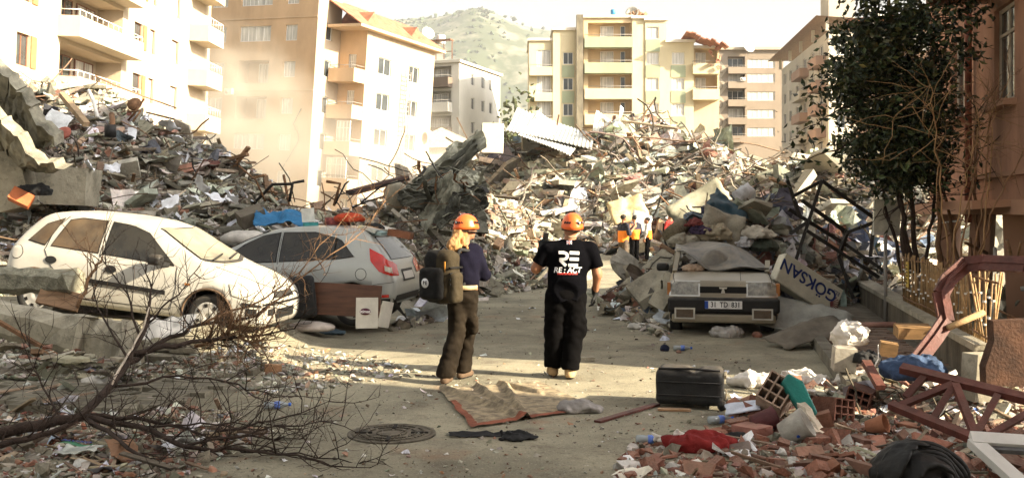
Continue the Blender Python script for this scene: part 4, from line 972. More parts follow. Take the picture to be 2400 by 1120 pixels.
for md in ('L', 'R'):
    cs.glass('quarter_window', md, [(.62, 1.045), (.92, 1.0)], [(.64, 1.05), (.84, 1.26), (.92, 1.3)], m_carglass)
    cs.glass('door_window', md, [(.95, 1.0), (1.8, .955)], [(.95, 1.31), (1.3, 1.385), (1.8, 1.39)], m_carglass)
    cs.glass('door_window', md, [(1.87, .95), (2.62, .925)], [(1.87, 1.388), (2.15, 1.33), (2.42, 1.2), (2.62, 1.06)], m_carglass)
    cs.glass('quarter_window', md, [(2.66, .925), (2.95, .925)], [(2.66, 1.04), (2.9, .94)], m_carglass)
    cs.seam('door_gap', md, [(1.835, 1.4), (1.835, .3)]); cs.seam('door_gap', md, [(.96, 1.0), (1.02, .8), (1.2, .55), (1.28, .32)]); cs.seam('door_gap', md, [(2.75, .92), (2.78, .6), (2.7, .32)])
    for hx, hz_ in ((1.12, .86), (2.0, .835)):
        cs.panel('door_handle', md, [(hx, hz_-.02), (hx+.2, hz_-.025)], [(hx, hz_+.02), (hx+.2, hz_+.015)], paintS, .03, 6, 3)
    cs.panel('tail_lamp', md, [(.02, .74), (.22, .82), (.36, .98)], [(.05, .90), (.2, 1.06), (.40, 1.16)], m_red, .012, 12, 6)
    cs.panel('lamp_white', md, [(.05, .79), (.14, .83)], [(.07, .87), (.15, .91)], m_lamp, .016, 4, 3)
    cs.seam('flap_gap', md, [(.5+.085*math.cos(t), .78+.085*math.sin(t)) for t in np.linspace(0, 2*math.pi, 16)], .008, sub=2)
    cs.seam('bumper_gap', md, [(.02, .66), (.2, .64), (.42, .6), (.45, .5)], .007); cs.panel('reflector', md, [(.08, .435), (.26, .435)], [(.08, .48), (.26, .475)], m_red, .008, 5, 2)
    cs.panel('bumper_apron', md, [(.03, .36), (.36, .3)], [(.03, .42), (.36, .41)], m_blackpl, .008, 8, 3)
    sy = 1 if md == 'L' else -1; mm = sdf_mesh('mirror', lambda Q: sd_box(Q, (0, 0, 0), (.075, .1, .07), .05), (-.12, -.14, -.11), (.12, .14, .11), .02, [paintS, m_blackpl], lambda c: (c[:, 2] < -.02).astype(int)); mo = link('mirror', mm, fr, (2.62, sy*.95, .99)); MB().beam((0, -sy*.02, -.05), (.02, -sy*.12, -.11), .07, .06).build('mirror_arm', m_blackpl, mo)
cs.glass('rear_window', 'B', [(-.55, .99), (.55, .99)], [(-.46, 1.32), (.46, 1.32)], m_carglass, .02)
cs.glass('windscreen', 'T', [(2.95, -.68), (3.04, 0), (2.95, .68)], [(2.1, -.53), (2.16, 0), (2.1, .53)], m_carglass, .03)
sp = MB(); sp.prism([(0, 0), (.22, .06), (.24, .02), (.03, -.05)], (0, 1.06, 0), (.36, -.53, 1.43)); sp.build('spoiler', paintS, fr)
cs.panel('number_plate', 'B', [(-.26, .68), (.26, .68)], [(-.26, .79), (.26, .79)], m_acw, .012, 4, 2); cs.panel('plate_recess', 'B', [(-.32, .65), (.32, .65)], [(-.3, .83), (.3, .83)], m_blackpl, .005, 6, 4); cs.panel('bumper_apron', 'B', [(-.68, .36), (.68, .36)], [(-.68, .46), (.68, .46)], m_blackpl, .006, 10, 2)
recentre(fr, -1.975)

# --- old champagne saloon with its roof crushed, facing the viewer
paintT = M('faded champagne car paint', (.27, .235, .165), .4, var=.2, scale=1.3, bump=.04, spec=.45, dust=.5, dustcol=(.36, .31, .22), metal=.15)
tr_ = empty('crushed_car', (3.49, 16.8, -.07), (0, 0, R(-100)), 'champagne saloon facing the viewer with its roof crushed flat', 'car')
topT = [(0, .78), (.05, .88), (.3, .93), (1.0, .95), (1.4, .96), (2.6, .965), (2.9, .955), (3.1, .945), (3.6, .905), (4.0, .86), (4.07, .83), (4.1, .8), (4.14, .5)]
beltT = [(0, .8), (1, .88), (3, .88), (4.14, .8)]
botT = [(0, .4), (.2, .24), (3.9, .22), (4.14, .28)]
ct = Car(tr_, 4.14, topT, beltT, botT, .81, paintT, wheels=((.85, .29), (3.3, .29)), arch=.35, nose=.955, tail=.95, front_r=.25, rear_r=.25, crown=.012)
for x in (.85, 3.3):
    for sd in (-1, 1): ct.wheel(x, sd, .27, .28)
MB().box((4.253, 0, .532), (.012, .54, .115)).build('number_plate', M('white plate', (.72, .72, .7), .5, bump=0), tr_)
bmp = MB(); bmp.box((4.17, 0, .52), (.16, 1.62, .22)); bmp.box((4.14, 0, .36), (.12, 1.56, .12)); bo = bmp.build('bumper', m_blackpl, tr_); bevel(bo, .04, 3)
low = MB(); low.box((4.16, 0, .445-.12), (.15, 1.5, .13)); lo_ = low.build('bumper_skirt', paintT, tr_); bevel(lo_, .03, 2)
for y in (-.56, .56):
    ct.panel('headlamp', 'F', [(y-.2, .66), (y+.2, .66)], [(y-.2, .84), (y+.2, .84)], M('clouded headlamp glass', (.22, .21, .17), .18, var=.4, scale=14, bump=.1, spec=.8), .014, 6, 4)
    ct.panel('lamp_bezel', 'F', [(y-.225, .64), (y+.225, .64)], [(y-.225, .86), (y+.225, .86)], m_chrome, .008, 6, 4)
    sgn = 1 if y > 0 else -1
    MB().box((4.262, y, .40), (.01, .25, .12)).build('fog_lamp', M('dark amber lens', (.07, .045, .025), .25, spec=.7), tr_); MB().box((4.256, y, .40), (.012, .3, .165)).build('fog_lamp_trim', m_chrome, tr_)
    MB().box((4.03, sgn*.795, .75), (.12, .05, .18)).build('indicator', M('amber lens', (.35, .14, .04), .3), tr_)
ct.panel('grille', 'F', [(-.34, .69), (.34, .69)], [(-.34, .785), (.34, .785)], m_seam, .014, 6, 3); ct.panel('grille_frame', 'F', [(-.335, .66), (.335, .66)], [(-.335, .86), (.335, .86)], paintT, .008, 6, 4)
eg = MB(); eg.prism([(-.06, .045), (.06, .045), (.05, .02), (.012, .02), (.03, -.045), (-.03, -.045), (-.012, .02), (-.05, .02)], (.012, 0, 0), (4.125, 0, .738), (0, 1, 0), (0, 0, 1)); eg.build('badge', m_chrome, tr_)
m_ink = M('black ink', (.012, .012, .014), .6, bump=0); m_blue = M('blue plate band', (.02, .07, .35), .5, bump=0)
decal('31  TD  831', .108, (4.262, .028, .532), (R(90), 0, R(90)), m_ink, tr_, 'lettering', .001, bold=.0015, sx=.8)
MB().box((4.26, -.245, .532), (.004, .05, .11)).build('plate_band', m_blue, tr_)
ct.seam('bonnet_gap', 'T', [(3.05, -.74), (3.6, -.73), (4.06, -.71)], .01); ct.seam('bonnet_gap', 'T', [(3.05, .74), (3.6, .73), (4.06, .71)], .01); ct.seam('bonnet_crease', 'T', [(3.1, .30), (4.06, .26)], .008)
ct.panel('windscreen_shade', 'T', [(2.96, -.7), (2.98, .7)], [(1.2, -.7), (1.2, .7)], m_dark, .012, 8, 6)  # flat dark panel on the closed deck; its colour stands for interior shade
for y in (-.45, .2): MB().beam((3.0, y, 1.01), (2.93, y+.55, 1.0), .02, .02).build('wiper', m_blackpl, tr_)
ct.panel('cowl', 'T', [(3.08, -.7), (3.1, .7)], [(2.98, -.7), (3.0, .7)], m_blackpl, .01, 8, 2)
# crushed roof skin: high on the car's right, driven down on its left
prof_r = lambda v: 1.42-.02*v if v < .12 else 1.415-.40*((v-.12)/.88)**.8
rf = MB()
def roofpt(u, v):
    x = 2.62-1.9*u+.3*math.sin(v*3)*(1-u)-(.15 if v < .1 else 0); y = -.72+1.5*v; zt = 1.29-.02*math.sin(v*9) if v < .62 else 1.28-.36*((v-.62)/.38)**1.2; f_ = min(1, u/.3); f_ = f_*f_*(3-2*f_); low_ = 1.24 if v < .08 else max(1.0, 1.24-.9*(v-.08)); z = low_+(zt-low_)*f_+.03*math.sin(v*11+u*5)+.05*u; x += .25*(1-f_)*min(1, v*3)
    return (x, y, z)
rf.grid(roofpt, 16, 22, smooth=False); ro = rf.build('roof', M('dented grey roof steel', (.12, .115, .1), .5, var=.3, scale=2, bump=.1, dust=.5), tr_); solidify(ro, .02)
rf2 = MB(); rf2.grid(lambda u, v: (2.95-.35*u, -.42+.8*v, .99+.33*math.sin(min(1, v*1.15)*math.pi)*math.sin(u*2.2)*(1-.25*v)), 8, 12, smooth=False); solidify(rf2.build('roof_fold', M('dented grey roof steel'), tr_), .02)
for a, b in (((3.0, -.72, .94), (2.42, -.66, 1.27)), ((2.98, .72, .94), (2.7, .75, 1.1)), ((1.75, -.74, .94), (1.8, -.68, 1.3)), ((2.42, -.66, 1.27), (1.8, -.68, 1.3))): MB().beam(a, b, .075, .05).build('pillar', paintT, tr_)
MB().beam((2.99, -.66, .97), (2.48, -.05, 1.2), .05, .03).build('screen_frame', m_blackpl, tr_)
for sd in (-1, 1):
    mo = sdf_mesh('mirror', lambda Q: sd_box(Q, (0, 0, 0), (.06, .1, .065), .04), (-.1, -.13, -.1), (.1, .13, .1), .02, m_blackpl); link('mirror', mo, tr_, (2.72, sd*.92, 1.0))
recentre(tr_, -2.07)
# ---------------------------------------------------------------- people
m_skin = M('skin', (.32, .15, .08), .6, var=.12, scale=6, bump=.05)
m_hairb = M('blond hair', (.38, .2, .075), .5, var=.4, scale=9, bump=.6, bscale=30, stretch=(6, 6, .7))
m_hairk = M('dark hair', (.02, .015, .012), .6, var=.3, bump=.4, bscale=60)
m_tee = M('black cotton', (.0025, .0025, .0035), .95, var=.2, bump=.25, bscale=24, spec=.04)
m_navy = M('navy cotton', (.006, .0055, .013), .95, var=.2, bump=.25, bscale=24, spec=.1)
m_trk = M('black work trousers', (.0035, .0033, .0035), .95, var=.25, bump=.3, bscale=18, spec=.04)
m_trb = M('dusty brown work trousers', (.02, .0155, .011), .95, var=.4, bump=.3, bscale=18, spec=.05)
m_boot = M('tan suede boots', (.40, .27, .14), .9, var=.2, bump=.2); m_bootd = M('brown boots', (.1, .065, .04), .85, var=.25, bump=.2)
m_glove = M('black work glove', (.015, .016, .016), .85, var=.2, bump=.2)
m_orange = M('orange helmet shell', (.78, .13, .025), .35, var=.08, scale=3, bump=.02, spec=.5)
m_white = M('white print', (.75, .75, .74), .6, var=.05, bump=0); m_redp = M('red print', (.5, .04, .03), .6, bump=0); m_bluep = M('navy print', (.03, .05, .2), .6, bump=0)
m_strap = M('black webbing', (.02, .02, .02), .9, bump=.1)

def union(Q, parts, k):
    d = None
    for p in parts:
        if p[0] == 'c': e = sd_caps(Q, *p[1:5])
        elif p[0] == 'e': e = sd_ell(Q, p[1], p[2], p[3] if len(p) > 3 else None)
        elif p[0] == 'b': e = sd_box(Q, p[1], p[2], p[3], p[4] if len(p) > 4 else None)
        d = e if d is None else smin(d, e, k)
    return d
def skin_mesh(name, parts, mat, k=.03, res=.014, wr=None, clip=None, pad=.06, pick=None, parent=None, extra=None):
    ps = []
    for p in parts:
        if p[0] == 'c': ps += [np.array(p[1])-p[3], np.array(p[1])+p[3], np.array(p[2])-p[4], np.array(p[2])+p[4]]
        else: r = max(p[2])*1.05; ps += [np.array(p[1])-r, np.array(p[1])+r]
    ps = np.array(ps); lo, hi = ps.min(0)-pad, ps.max(0)+pad
    def fn(Q):
        d = union(Q, parts, k)
        if wr: d = d+sd_wrinkle(Q, *wr)
        if clip is not None: d = np.maximum(d, clip(Q))
        if extra is not None: d = extra(Q, d)
        return d
    return link(name, sdf_mesh(name, fn, lo, hi, res, mat, pick), parent)
def head_parts(c, yaw, s=1.0):
    """skull, jaw, nose, ears and neck root round the head centre; yaw turns the face (0 = away from the viewer)"""
    ca, sa = math.cos(yaw), math.sin(yaw); c = Vector(c)
    def w(x, y, z): return tuple(c+Vector((x*ca-y*sa, x*sa+y*ca, z))*s)
    RM = [[ca, -sa, 0], [sa, ca, 0], [0, 0, 1]]
    return [('e', w(0, 0, .02), (.078*s, .098*s, .105*s), RM), ('e', w(0, .035, -.06), (.058*s, .06*s, .065*s), RM), ('c', w(0, .09, .0), w(0, .112, -.03), .011*s, .017*s), ('c', w(0, .075, -.085), w(0, .08, -.1), .02*s, .02*s),
            ('e', w(.08, -.005, -.01), (.012*s, .022*s, .033*s), RM), ('e', w(-.08, -.005, -.01), (.012*s, .022*s, .033*s), RM), ('c', w(-.03, .088, -.055), w(.03, .088, -.055), .012*s, .012*s)], w
def hand_parts(wr, d, palm_n, curl=.6, s=1.0):
    """palm, four unequal bent fingers and a thumb off the palm's side; d = direction of the fingers, palm_n = way the palm faces"""
    wr, d, n = Vector(wr), Vector(d).normalized(), Vector(palm_n).normalized(); sd = d.cross(n).normalized(); n = sd.cross(d).normalized(); out = []
    for f, (o, L) in enumerate(((-.03, .072), (-.01, .082), (.01, .077), (.03, .06))):
        k0 = wr+d*(.085*s)+sd*(o*s); out.append(('c', tuple(wr+d*(.02*s)+sd*(o*.6*s)), tuple(k0), .017*s, .0125*s))
        a = curl*.7; k1 = k0+(d*math.cos(a)+n*math.sin(a))*(L*.5*s); a = curl*1.6; k2 = k1+(d*math.cos(a)+n*math.sin(a))*(L*.5*s)
        out += [('c', tuple(k0), tuple(k1), .0105*s, .0095*s), ('c', tuple(k1), tuple(k2), .0095*s, .008*s)]
    t0 = wr+d*(.03*s)-sd*(.03*s); t1 = t0+(d*.6-sd*.6+n*.35).normalized()*(.045*s); t2 = t1+(d*.9-sd*.1+n*.4).normalized()*(.035*s)
    out += [('c', tuple(t0), tuple(t1), .014*s, .012*s), ('c', tuple(t1), tuple(t2), .012*s, .0095*s)]
    return out
def helmet(parent, c, yaw, s=1.0, stick=True, tip=0.0):
    mb = MB(); n = 28; prof = []
    h = empty('helmet_mount', c, (R(tip), 0, yaw)); bpy.data.objects.remove(h)
    vs = []; rows = 11
    for i in range(rows):
        t = i/(rows-1); el = math.pi/2*(1-t)
        for j in range(n):
            a = 2*math.pi*j/n; fx, fy = math.cos(a), math.sin(a)
            drop = .018*(-fy) if t > .85 else 0                              # lower at the nape
            rr = math.cos(el)*(1+(.03 if t > .95 else 0)); vs.append(((.118*fx*rr)*s, (.142*fy*rr)*s, (.132*math.sin(el)-.0+(-.03-drop)*(t**3))*s))
    fs = [(i*n+j, i*n+(j+1) % n, (i+1)*n+(j+1) % n, (i+1)*n+j) for i in range(rows-1) for j in range(n)]
    mb.add(vs, fs, 0, True); mb.add([((.118*1.0*math.cos(a))*s, (.142*math.sin(a))*s, (-.05)*s) for a in np.linspace(0, 2*math.pi, n, endpoint=False)], [tuple(range(n))], 1)
    ho = mb.build('helmet', [m_orange, m_strap], parent, c, (R(tip), 0, yaw)); mo = ho.modifiers.new('shell', 'SOLIDIFY'); mo.thickness = .006
    for a, zz_ in ((2.6, .045), (.55, .045), (-2.2, .03), (-.95, .03)):        # vents
        v = MB(); p = Vector((.118*math.cos(a)*.93, .142*math.sin(a)*.93, zz_))*s; nn = Vector((p.x, p.y, .04)).normalized()
        for k in range(3):
            q = p+Vector((-math.sin(a), math.cos(a), 0))*(.028*(k-1)*s)+nn*(.006*s); v.box(q, (.016*s, .008*s, .026*s), Vector((0, 1, 0)).rotation_difference(nn).to_matrix())
        v.build('vent', m_strap, ho)['kind'] = 'stuff'
    return ho
def sticker(parent, c, nrm, r, txt='RE', dark=True):
    nrm = Vector(nrm).normalized(); q = nrm.to_track_quat('Z', 'Y').to_euler(); mb = MB(); mb.lathe([(r, 0), (r, .002)], 20); s = mb.build('badge', m_ink if dark else m_white, parent, c, q)
    decal(txt, r*1.05, (0, 0, .003), (0, 0, 0), m_white if dark else m_ink, s, 'lettering', .0006, bold=.002); return s
def wrap_y(me_obj, target, off=.006, sgn=1):
    """press flat print against a garment, along y"""
    bm = bmesh.new(); bm.from_mesh(target.data); t = BVHTree.FromBMesh(bm); bm.free()
    for v in me_obj.data.vertices:
        p, n, i, d = t.ray_cast(Vector((v.co.x, -2*sgn, v.co.z)), Vector((0, sgn, 0)))
        if p is not None: v.co.y = p.y-sgn*off
def print_mesh(name, polys, mat, parent, target, off=.006):
    """flat printed shapes (lists of xz points as quad strips) pressed on a garment"""
    mb = MB()
    for A, B in polys:
        n = max(6, int(math.dist(A[0], A[-1])/.012)); 
        def ev(C, t):
            L = [0]
            for p, q in zip(C, C[1:]): L.append(L[-1]+math.dist(p, q))
            return [float(np.interp(t*L[-1], L, [p[k] for p in C])) for k in (0, 1)]
        mb.grid(lambda u, v: (ev(A, u)[0]*(1-v)+ev(B, u)[0]*v, 0, ev(A, u)[1]*(1-v)+ev(B, u)[1]*v), n, 3)
    o = mb.build(name, mat, parent); wrap_y(o, target, off); return o
def stroke(pts, w):
    A, B = [], []
    for i, p in enumerate(pts):
        a = Vector(pts[max(i-1, 0)]); b = Vector(pts[min(i+1, len(pts)-1)]); d = (b-a).normalized(); n = Vector((-d.y, d.x))*w/2; A.append(tuple(Vector(p)+n)); B.append(tuple(Vector(p)-n))
    return A, B
def boot(parts_parent, ank, yaw, mat, s=1.0, pitch=0.0):
    a = Vector(ank); d = Vector((math.sin(yaw), math.cos(yaw), 0)); 
    ps = [('c', tuple(a+Vector((0, 0, .06))), tuple(a+Vector((0, 0, -.03))), .058*s, .056*s), ('c', tuple(a-d*.05+Vector((0, 0, -.055))), tuple(a+d*.15+Vector((0, 0, -.06-.04*pitch))), .046*s, .042*s), ('c', tuple(a+d*.03+Vector((0, 0, -.02))), tuple(a+d*.12+Vector((0, 0, -.05))), .045*s, .036*s)]
    o = skin_mesh('boot', ps, [mat, m_strap], .03, .012, clip=lambda Q: (a.z-.1)-Q[..., 2], pick=lambda c: (c[:, 2] < a.z-.08).astype(int), parent=parts_parent); return o

# --- man in the black T-shirt
mr_ = empty('person', (.565, 10.97, .0), (0, 0, 0), 'broad man in orange helmet and black printed T-shirt walking away', 'person')
hc = (.10, 0, 1.655); hp, hw = head_parts(hc, R(4))
LS, RS = (-.175, .0, 1.415), (.305, .0, 1.415); LE, LW = (-.30, .03, 1.20), (-.24, .27, 1.40); RE_, RW = (.375, -.01, 1.14), (.36, .09, .93)
body = hp+[('c', (.08, -.01, 1.58), (.065, -.01, 1.42), .062, .075), ('e', (.06, .0, 1.25), (.215, .13, .26)), ('e', (.03, .0, 1.02), (.2, .14, .18)), ('c', LS, LE, .066, .052), ('c', LE, LW, .05, .036), ('c', RS, RE_, .066, .05), ('c', RE_, RW, .049, .035),
             ('c', (-.07, 0, .9), (-.1, .04, .5), .1, .07), ('c', (-.1, .04, .5), (-.11, .12, .12), .065, .05), ('c', (.11, 0, .9), (.115, .03, .5), .1, .07), ('c', (.115, .03, .5), (.075, -.03, .12), .065, .05)]
skin_mesh('body', body, m_skin, .035, .014, parent=mr_)
shirt_p = [('e', (.065, .0, 1.30), (.245, .150, .22)), ('e', (.035, -.01, 1.04), (.228, .172, .26)), ('c', (.07, -.005, 1.49), (-.15, 0, 1.425), .055, .068), ('c', (.07, -.005, 1.49), (.275, 0, 1.425), .055, .068), ('c', LS, (-.275, .02, 1.255), .078, .078), ('c', RS, (.36, -.005, 1.24), .078, .08), ('c', (.03, 0, 1.0), (.02, 0, .82), .2, .2)]
def shirt_clip(Q):
    d = np.maximum(.855+.015*np.sin(Q[..., 0]*23)-Q[..., 2], Q[..., 2]-1.525-.0*Q[..., 0])
    fl_ = (np.abs(Q[..., 1])-.175-.02*np.sin(Q[..., 2]*18+Q[..., 0]*9)); d = np.maximum(d, fl_)
    for a, b in ((LS, LE), (RS, RE_)):
        ax = np.array(b)-np.array(a); L = np.linalg.norm(ax); ax /= L; t = (Q-np.array(a)) @ ax; near = np.abs(Q[..., 0]-.06) > .24
        d = np.where(near & (t > L*.72), np.maximum(d, t-L*.75), d)
    return d
shirt = skin_mesh('shirt', shirt_p, m_tee, .05, .011, wr=(.008, 15, 1.3, (1, .5, .8)), clip=shirt_clip, parent=mr_)
trs = [('c', (-.06, 0, .88), (-.1, .03, .5), .145, .112), ('c', (-.1, .03, .5), (-.11, .12, .13), .108, .098), ('c', (.115, 0, .88), (.12, .03, .5), .145, .112), ('c', (.12, .03, .5), (.075, -.03, .13), .108, .1), ('e', (.025, -.01, .92), (.212, .165, .14)), ('c', (.21, -.02, .62), (.21, -.01, .5), .05, .05)]
skin_mesh('trousers', trs, m_trk, .03, .012, wr=(.007, 26, 4.1, (.6, .8, 1.0)), clip=lambda Q: .10+.03*np.sin(Q[..., 0]*31)*.3-Q[..., 2], parent=mr_)
boot(mr_, (-.11, .13, .1), R(-8), m_boot, 1.08); boot(mr_, (.075, -.03, .1), R(8), m_boot, 1.12)
skin_mesh('glove', hand_parts(RW, (.0, .12, -1), (-1, .2, 0), .75, 1.12)+[('c', tuple(Vector(RW)+Vector((0, -.01, .05))), RW, .044, .04)], m_glove, .012, .007, parent=mr_)
skin_mesh('glove', hand_parts(LW, (.1, .3, 1), (.6, .5, 0), 1.0, 1.12)+[('c', tuple(Vector(LW)-Vector((0, .05, .04))), LW, .044, .04)], m_glove, .012, .007, parent=mr_)
hm = helmet(mr_, (.10, 0, 1.685), R(4), 1.02, tip=4)
sticker(hm, (.058, -.123, .03), (.45, -1, .12), .022)
MB().box((.0, -.128, .0), (.03, .02, .03)).build('lamp_clip', m_strap, hm)
MB().tube([(.02, .02, 1.60), (.02, -.03, 1.57), (.07, -.075, 1.55), (.13, -.06, 1.555), (.17, -.0, 1.6)], .011, 6).build('neck_scarf', M('sand scarf', (.4, .3, .2), .9), mr_)
MB().tube([(.02, .03, 1.66), (.035, .06, 1.56), (.1, .09, 1.53)], .008, 5).build('chin_strap', m_white, mr_)
ph = MB(); ph.box((-.19, .30, 1.52), (.06, .05, .15), (R(10), R(10), 0)); tag(ph.build('handheld_radio', m_blackpl, None, mr_.location), 'small black radio held up in the man\'s gloved hand', 'radio')
k_ = 212.6
def mp(px, py): return ((px-1320)/k_, (885-py)/k_)
s_ = [mp(1308, 590.5), mp(1321, 590.5), mp(1327, 594), mp(1328.5, 599), mp(1326, 604), mp(1320, 606.5), mp(1310, 606.5), mp(1312, 609), mp(1325, 621)]
print_mesh('back_print', [stroke(s_, .034), stroke([mp(1333.5, 591), mp(1355.5, 592)], .034), stroke([mp(1333, 605.5), mp(1354.5, 606)], .034), stroke([mp(1330, 619.5), mp(1352.5, 620)], .034)], m_white, shirt, shirt)
def shirt_text(txt, px, py, size, mat, shear=0., bold=.002, sx=1.0):
    x, z = mp(px, py); o = decal(txt, size, None, None, mat, shirt, 'lettering', 0, 'CENTER', bold, shear, sx)
    for v in o.data.vertices: v.co = Vector((v.co.x+x, 0, v.co.y+z))
    bm = bmesh.new(); bm.from_mesh(o.data); bmesh.ops.triangulate(bm, faces=bm.faces); bmesh.ops.subdivide_edges(bm, edges=[e for e in bm.edges if e.calc_length() > .02], cuts=2); bm.to_mesh(o.data); bm.free(); wrap_y(o, shirt, .006)
shirt_text('RE : ACT', 1328, 631.5, .082, m_white, .2, .0015, .95); shirt_text('DISASTER RESPONSE', 1328, 639.5, .024, m_redp, 0, .0008)
x, z = mp(1333, 567.5); print_mesh('flag_patch', [stroke([(x-.03, z), (x+.03, z)], .042)], m_bluep, shirt, shirt, .005)
print_mesh('flag_cross', [stroke([(x-.03, z), (x+.03, z)], .013), stroke([(x, z-.02), (x, z+.02)], .014), stroke([(x-.028, z-.018), (x+.028, z+.018)], .006), stroke([(x-.028, z+.018), (x+.028, z-.018)], .006)], m_white, shirt, shirt, .008); print_mesh('flag_cross', [stroke([(x-.03, z), (x+.03, z)], .006), stroke([(x, z-.02), (x, z+.02)], .006)], m_redp, shirt, shirt, .010)

# --- woman with the backpack
wr_ = empty('person', (-.615, 10.68, 0), (0, 0, 0), 'woman in orange helmet and navy top carrying a backpack, walking away', 'person')
hc = (.125, .02, 1.645); hp, hw = head_parts(hc, R(-62), .95)
LS, RS = (-.06, -.02, 1.40), (.235, .04, 1.40); RE_, RW = (.315, .10, 1.15), (.2, .27, 1.14); LE, LW = (-.1, .1, 1.16), (.04, .3, 1.13)
body = hp+[('c', (.11, .0, 1.57), (.1, .0, 1.42), .05, .06), ('e', (.1, .02, 1.25), (.165, .115, .22)), ('e', (.09, .0, 1.0), (.16, .125, .16)), ('c', LS, LE, .05, .042), ('c', LE, LW, .042, .03), ('c', RS, RE_, .05, .042), ('c', RE_, RW, .042, .03),
             ('c', (.03, 0, .9), (.02, .02, .52), .085, .06), ('c', (.02, .02, .52), (-.085, -.1, .13), .058, .042), ('c', (.14, 0, .9), (.125, .16, .52), .085, .06), ('c', (.125, .16, .52), (.075, .24, .14), .058, .042)]+hand_parts(RW, (-.6, .5, .1), (-.3, -.3, 1), .9, .95)+hand_parts(LW, (.6, .5, .1), (-.3, -.3, 1), .9, .95)
skin_mesh('body', body, m_skin, .02, .013, parent=wr_)
skin_mesh('shirt', [('e', (.1, .02, 1.28), (.185, .13, .2)), ('e', (.1, .01, 1.08), (.17, .135, .2)), ('c', (-.02, -.01, 1.44), (.2, .03, 1.44), .055, .055), ('c', LS, LE, .068, .06), ('c', RS, RE_, .07, .064), ('c', RE_, (.27, .18, 1.145), .06, .054), ('c', LE, (-.03, .2, 1.145), .06, .054)], m_navy, .04, .011, wr=(.009, 18, .3, (1, .6, .9)), clip=lambda Q: np.maximum(1.0-Q[..., 2], Q[..., 2]-1.50), parent=wr_)
skin_mesh('trousers', [('e', (.085, -.005, .96), (.168, .14, .12)), ('c', (.035, 0, .9), (.02, .02, .52), .115, .092), ('c', (.02, .02, .52), (-.085, -.1, .12), .09, .105), ('c', (.14, 0, .9), (.125, .16, .52), .115, .09), ('c', (.125, .16, .52), (.075, .24, .12), .088, .098), ('c', (.2, .0, .68), (.205, .04, .56), .055, .05)], m_trb, .03, .012, wr=(.007, 28, 2.2, (.6, .8, 1.0)), clip=lambda Q: np.maximum(.075-Q[..., 2], Q[..., 2]-1.03), parent=wr_)
MB().lathe([(.163, 0), (.166, .045)], 24, (.09, 0, 1.0)).build('belt', M('pale belt', (.5, .36, .2), .8), wr_)
boot(wr_, (-.09, -.105, .1), R(12), m_bootd, .98); boot(wr_, (.075, .24, .1), R(30), m_bootd, .98)
hm = helmet(wr_, (.122, .03, 1.672), R(-62), 1.0, tip=-5)
sticker(hm, (-.115, -.028, .028), (-1, -.25, .15), .02); sticker(hm, (.03, -.137, .03), (.2, -1, .12), .02)
hr = [('e', (.07, -.02, 1.6), (.085, .075, .08)), ('c', (.04, -.06, 1.58), (-.02, -.11, 1.48), .05, .055), ('c', (-.02, -.11, 1.48), (-.1, -.12, 1.40), .05, .02), ('c', (.02, -.1, 1.5), (.06, -.12, 1.40), .045, .02), ('c', (.0, -.11, 1.47), (-.02, -.13, 1.36), .04, .015), ('c', (.08, -.06, 1.54), (.13, -.09, 1.44), .035, .015)]
skin_mesh('hair', hr, m_hairb, .025, .010, wr=(.012, 55, .7, (1, 1, .25)), parent=wr_)
MB().tube([(.06, -.04, 1.60), (.15, -.02, 1.56), (.2, .06, 1.53), (.21, .08, 1.6)], .009, 5).build('chin_strap', m_strap, wr_)
m_pk = M('black pack cloth', (.007, .0065, .006), .9, var=.3, bump=.3); m_pk2 = M('olive pack cloth', (.035, .026, .013), .9, var=.3, bump=.3)
pk = empty('backpack', (-.615-.12, 10.68-.24, 1.14), (0, 0, R(-38)), 'black and olive backpack on the woman\'s back with round white badge', 'backpack')
link('main_bag', sdf_mesh('main_bag', lambda Q: np.minimum(sd_box(Q, (0, 0, .01), (.19, .12, .28), .09), 9)+sd_wrinkle(Q, .008, 17, 2.), (-.26, -.2, -.34), (.26, .2, .36), .013, [m_pk, m_pk2], lambda c: (c[:, 0] > .03).astype(int)), pk)
link('front_pocket', sdf_mesh('front_pocket', lambda Q: sd_box(Q, (-.02, -.13, -.06), (.15, .07, .17), .06)+sd_wrinkle(Q, .006, 23, 1.), (-.24, -.25, -.28), (.2, 0, .16), .012, m_pk), pk)
link('side_pocket', sdf_mesh('side_pocket', lambda Q: sd_box(Q, (.19, .0, -.1), (.05, .09, .16), .045)+sd_wrinkle(Q, .006, 23, 3.), (.1, -.13, -.3), (.28, .13, .1), .011, m_pk2), pk)
for dz in (-.08, -.03, .03, .09): MB().box((.195, 0, dz+.02), (.018, .2, .018)).build('webbing', m_pk, pk)
for x in (-.1, .1): MB().tube([(x, .11, .2), (x, .18, .29), (x, .34, .27), (x, .40, .1), (x, .24, -.08), (x, .1, -.2)], .022, 6).build('shoulder_strap', m_strap, pk)
MB().tube([(-.05, .03, .29), (0, .03, .33), (.05, .03, .29)], .01, 6).build('grab_handle', m_strap, pk)
MB().box((.13, -.105, .12), (.025, .012, .11)).build('zip_tag', M('orange tag', (.7, .3, .04), .6), pk); sticker(pk, (-.05, -.205, -.05), (0, -1, 0), .05, 'RE', False)

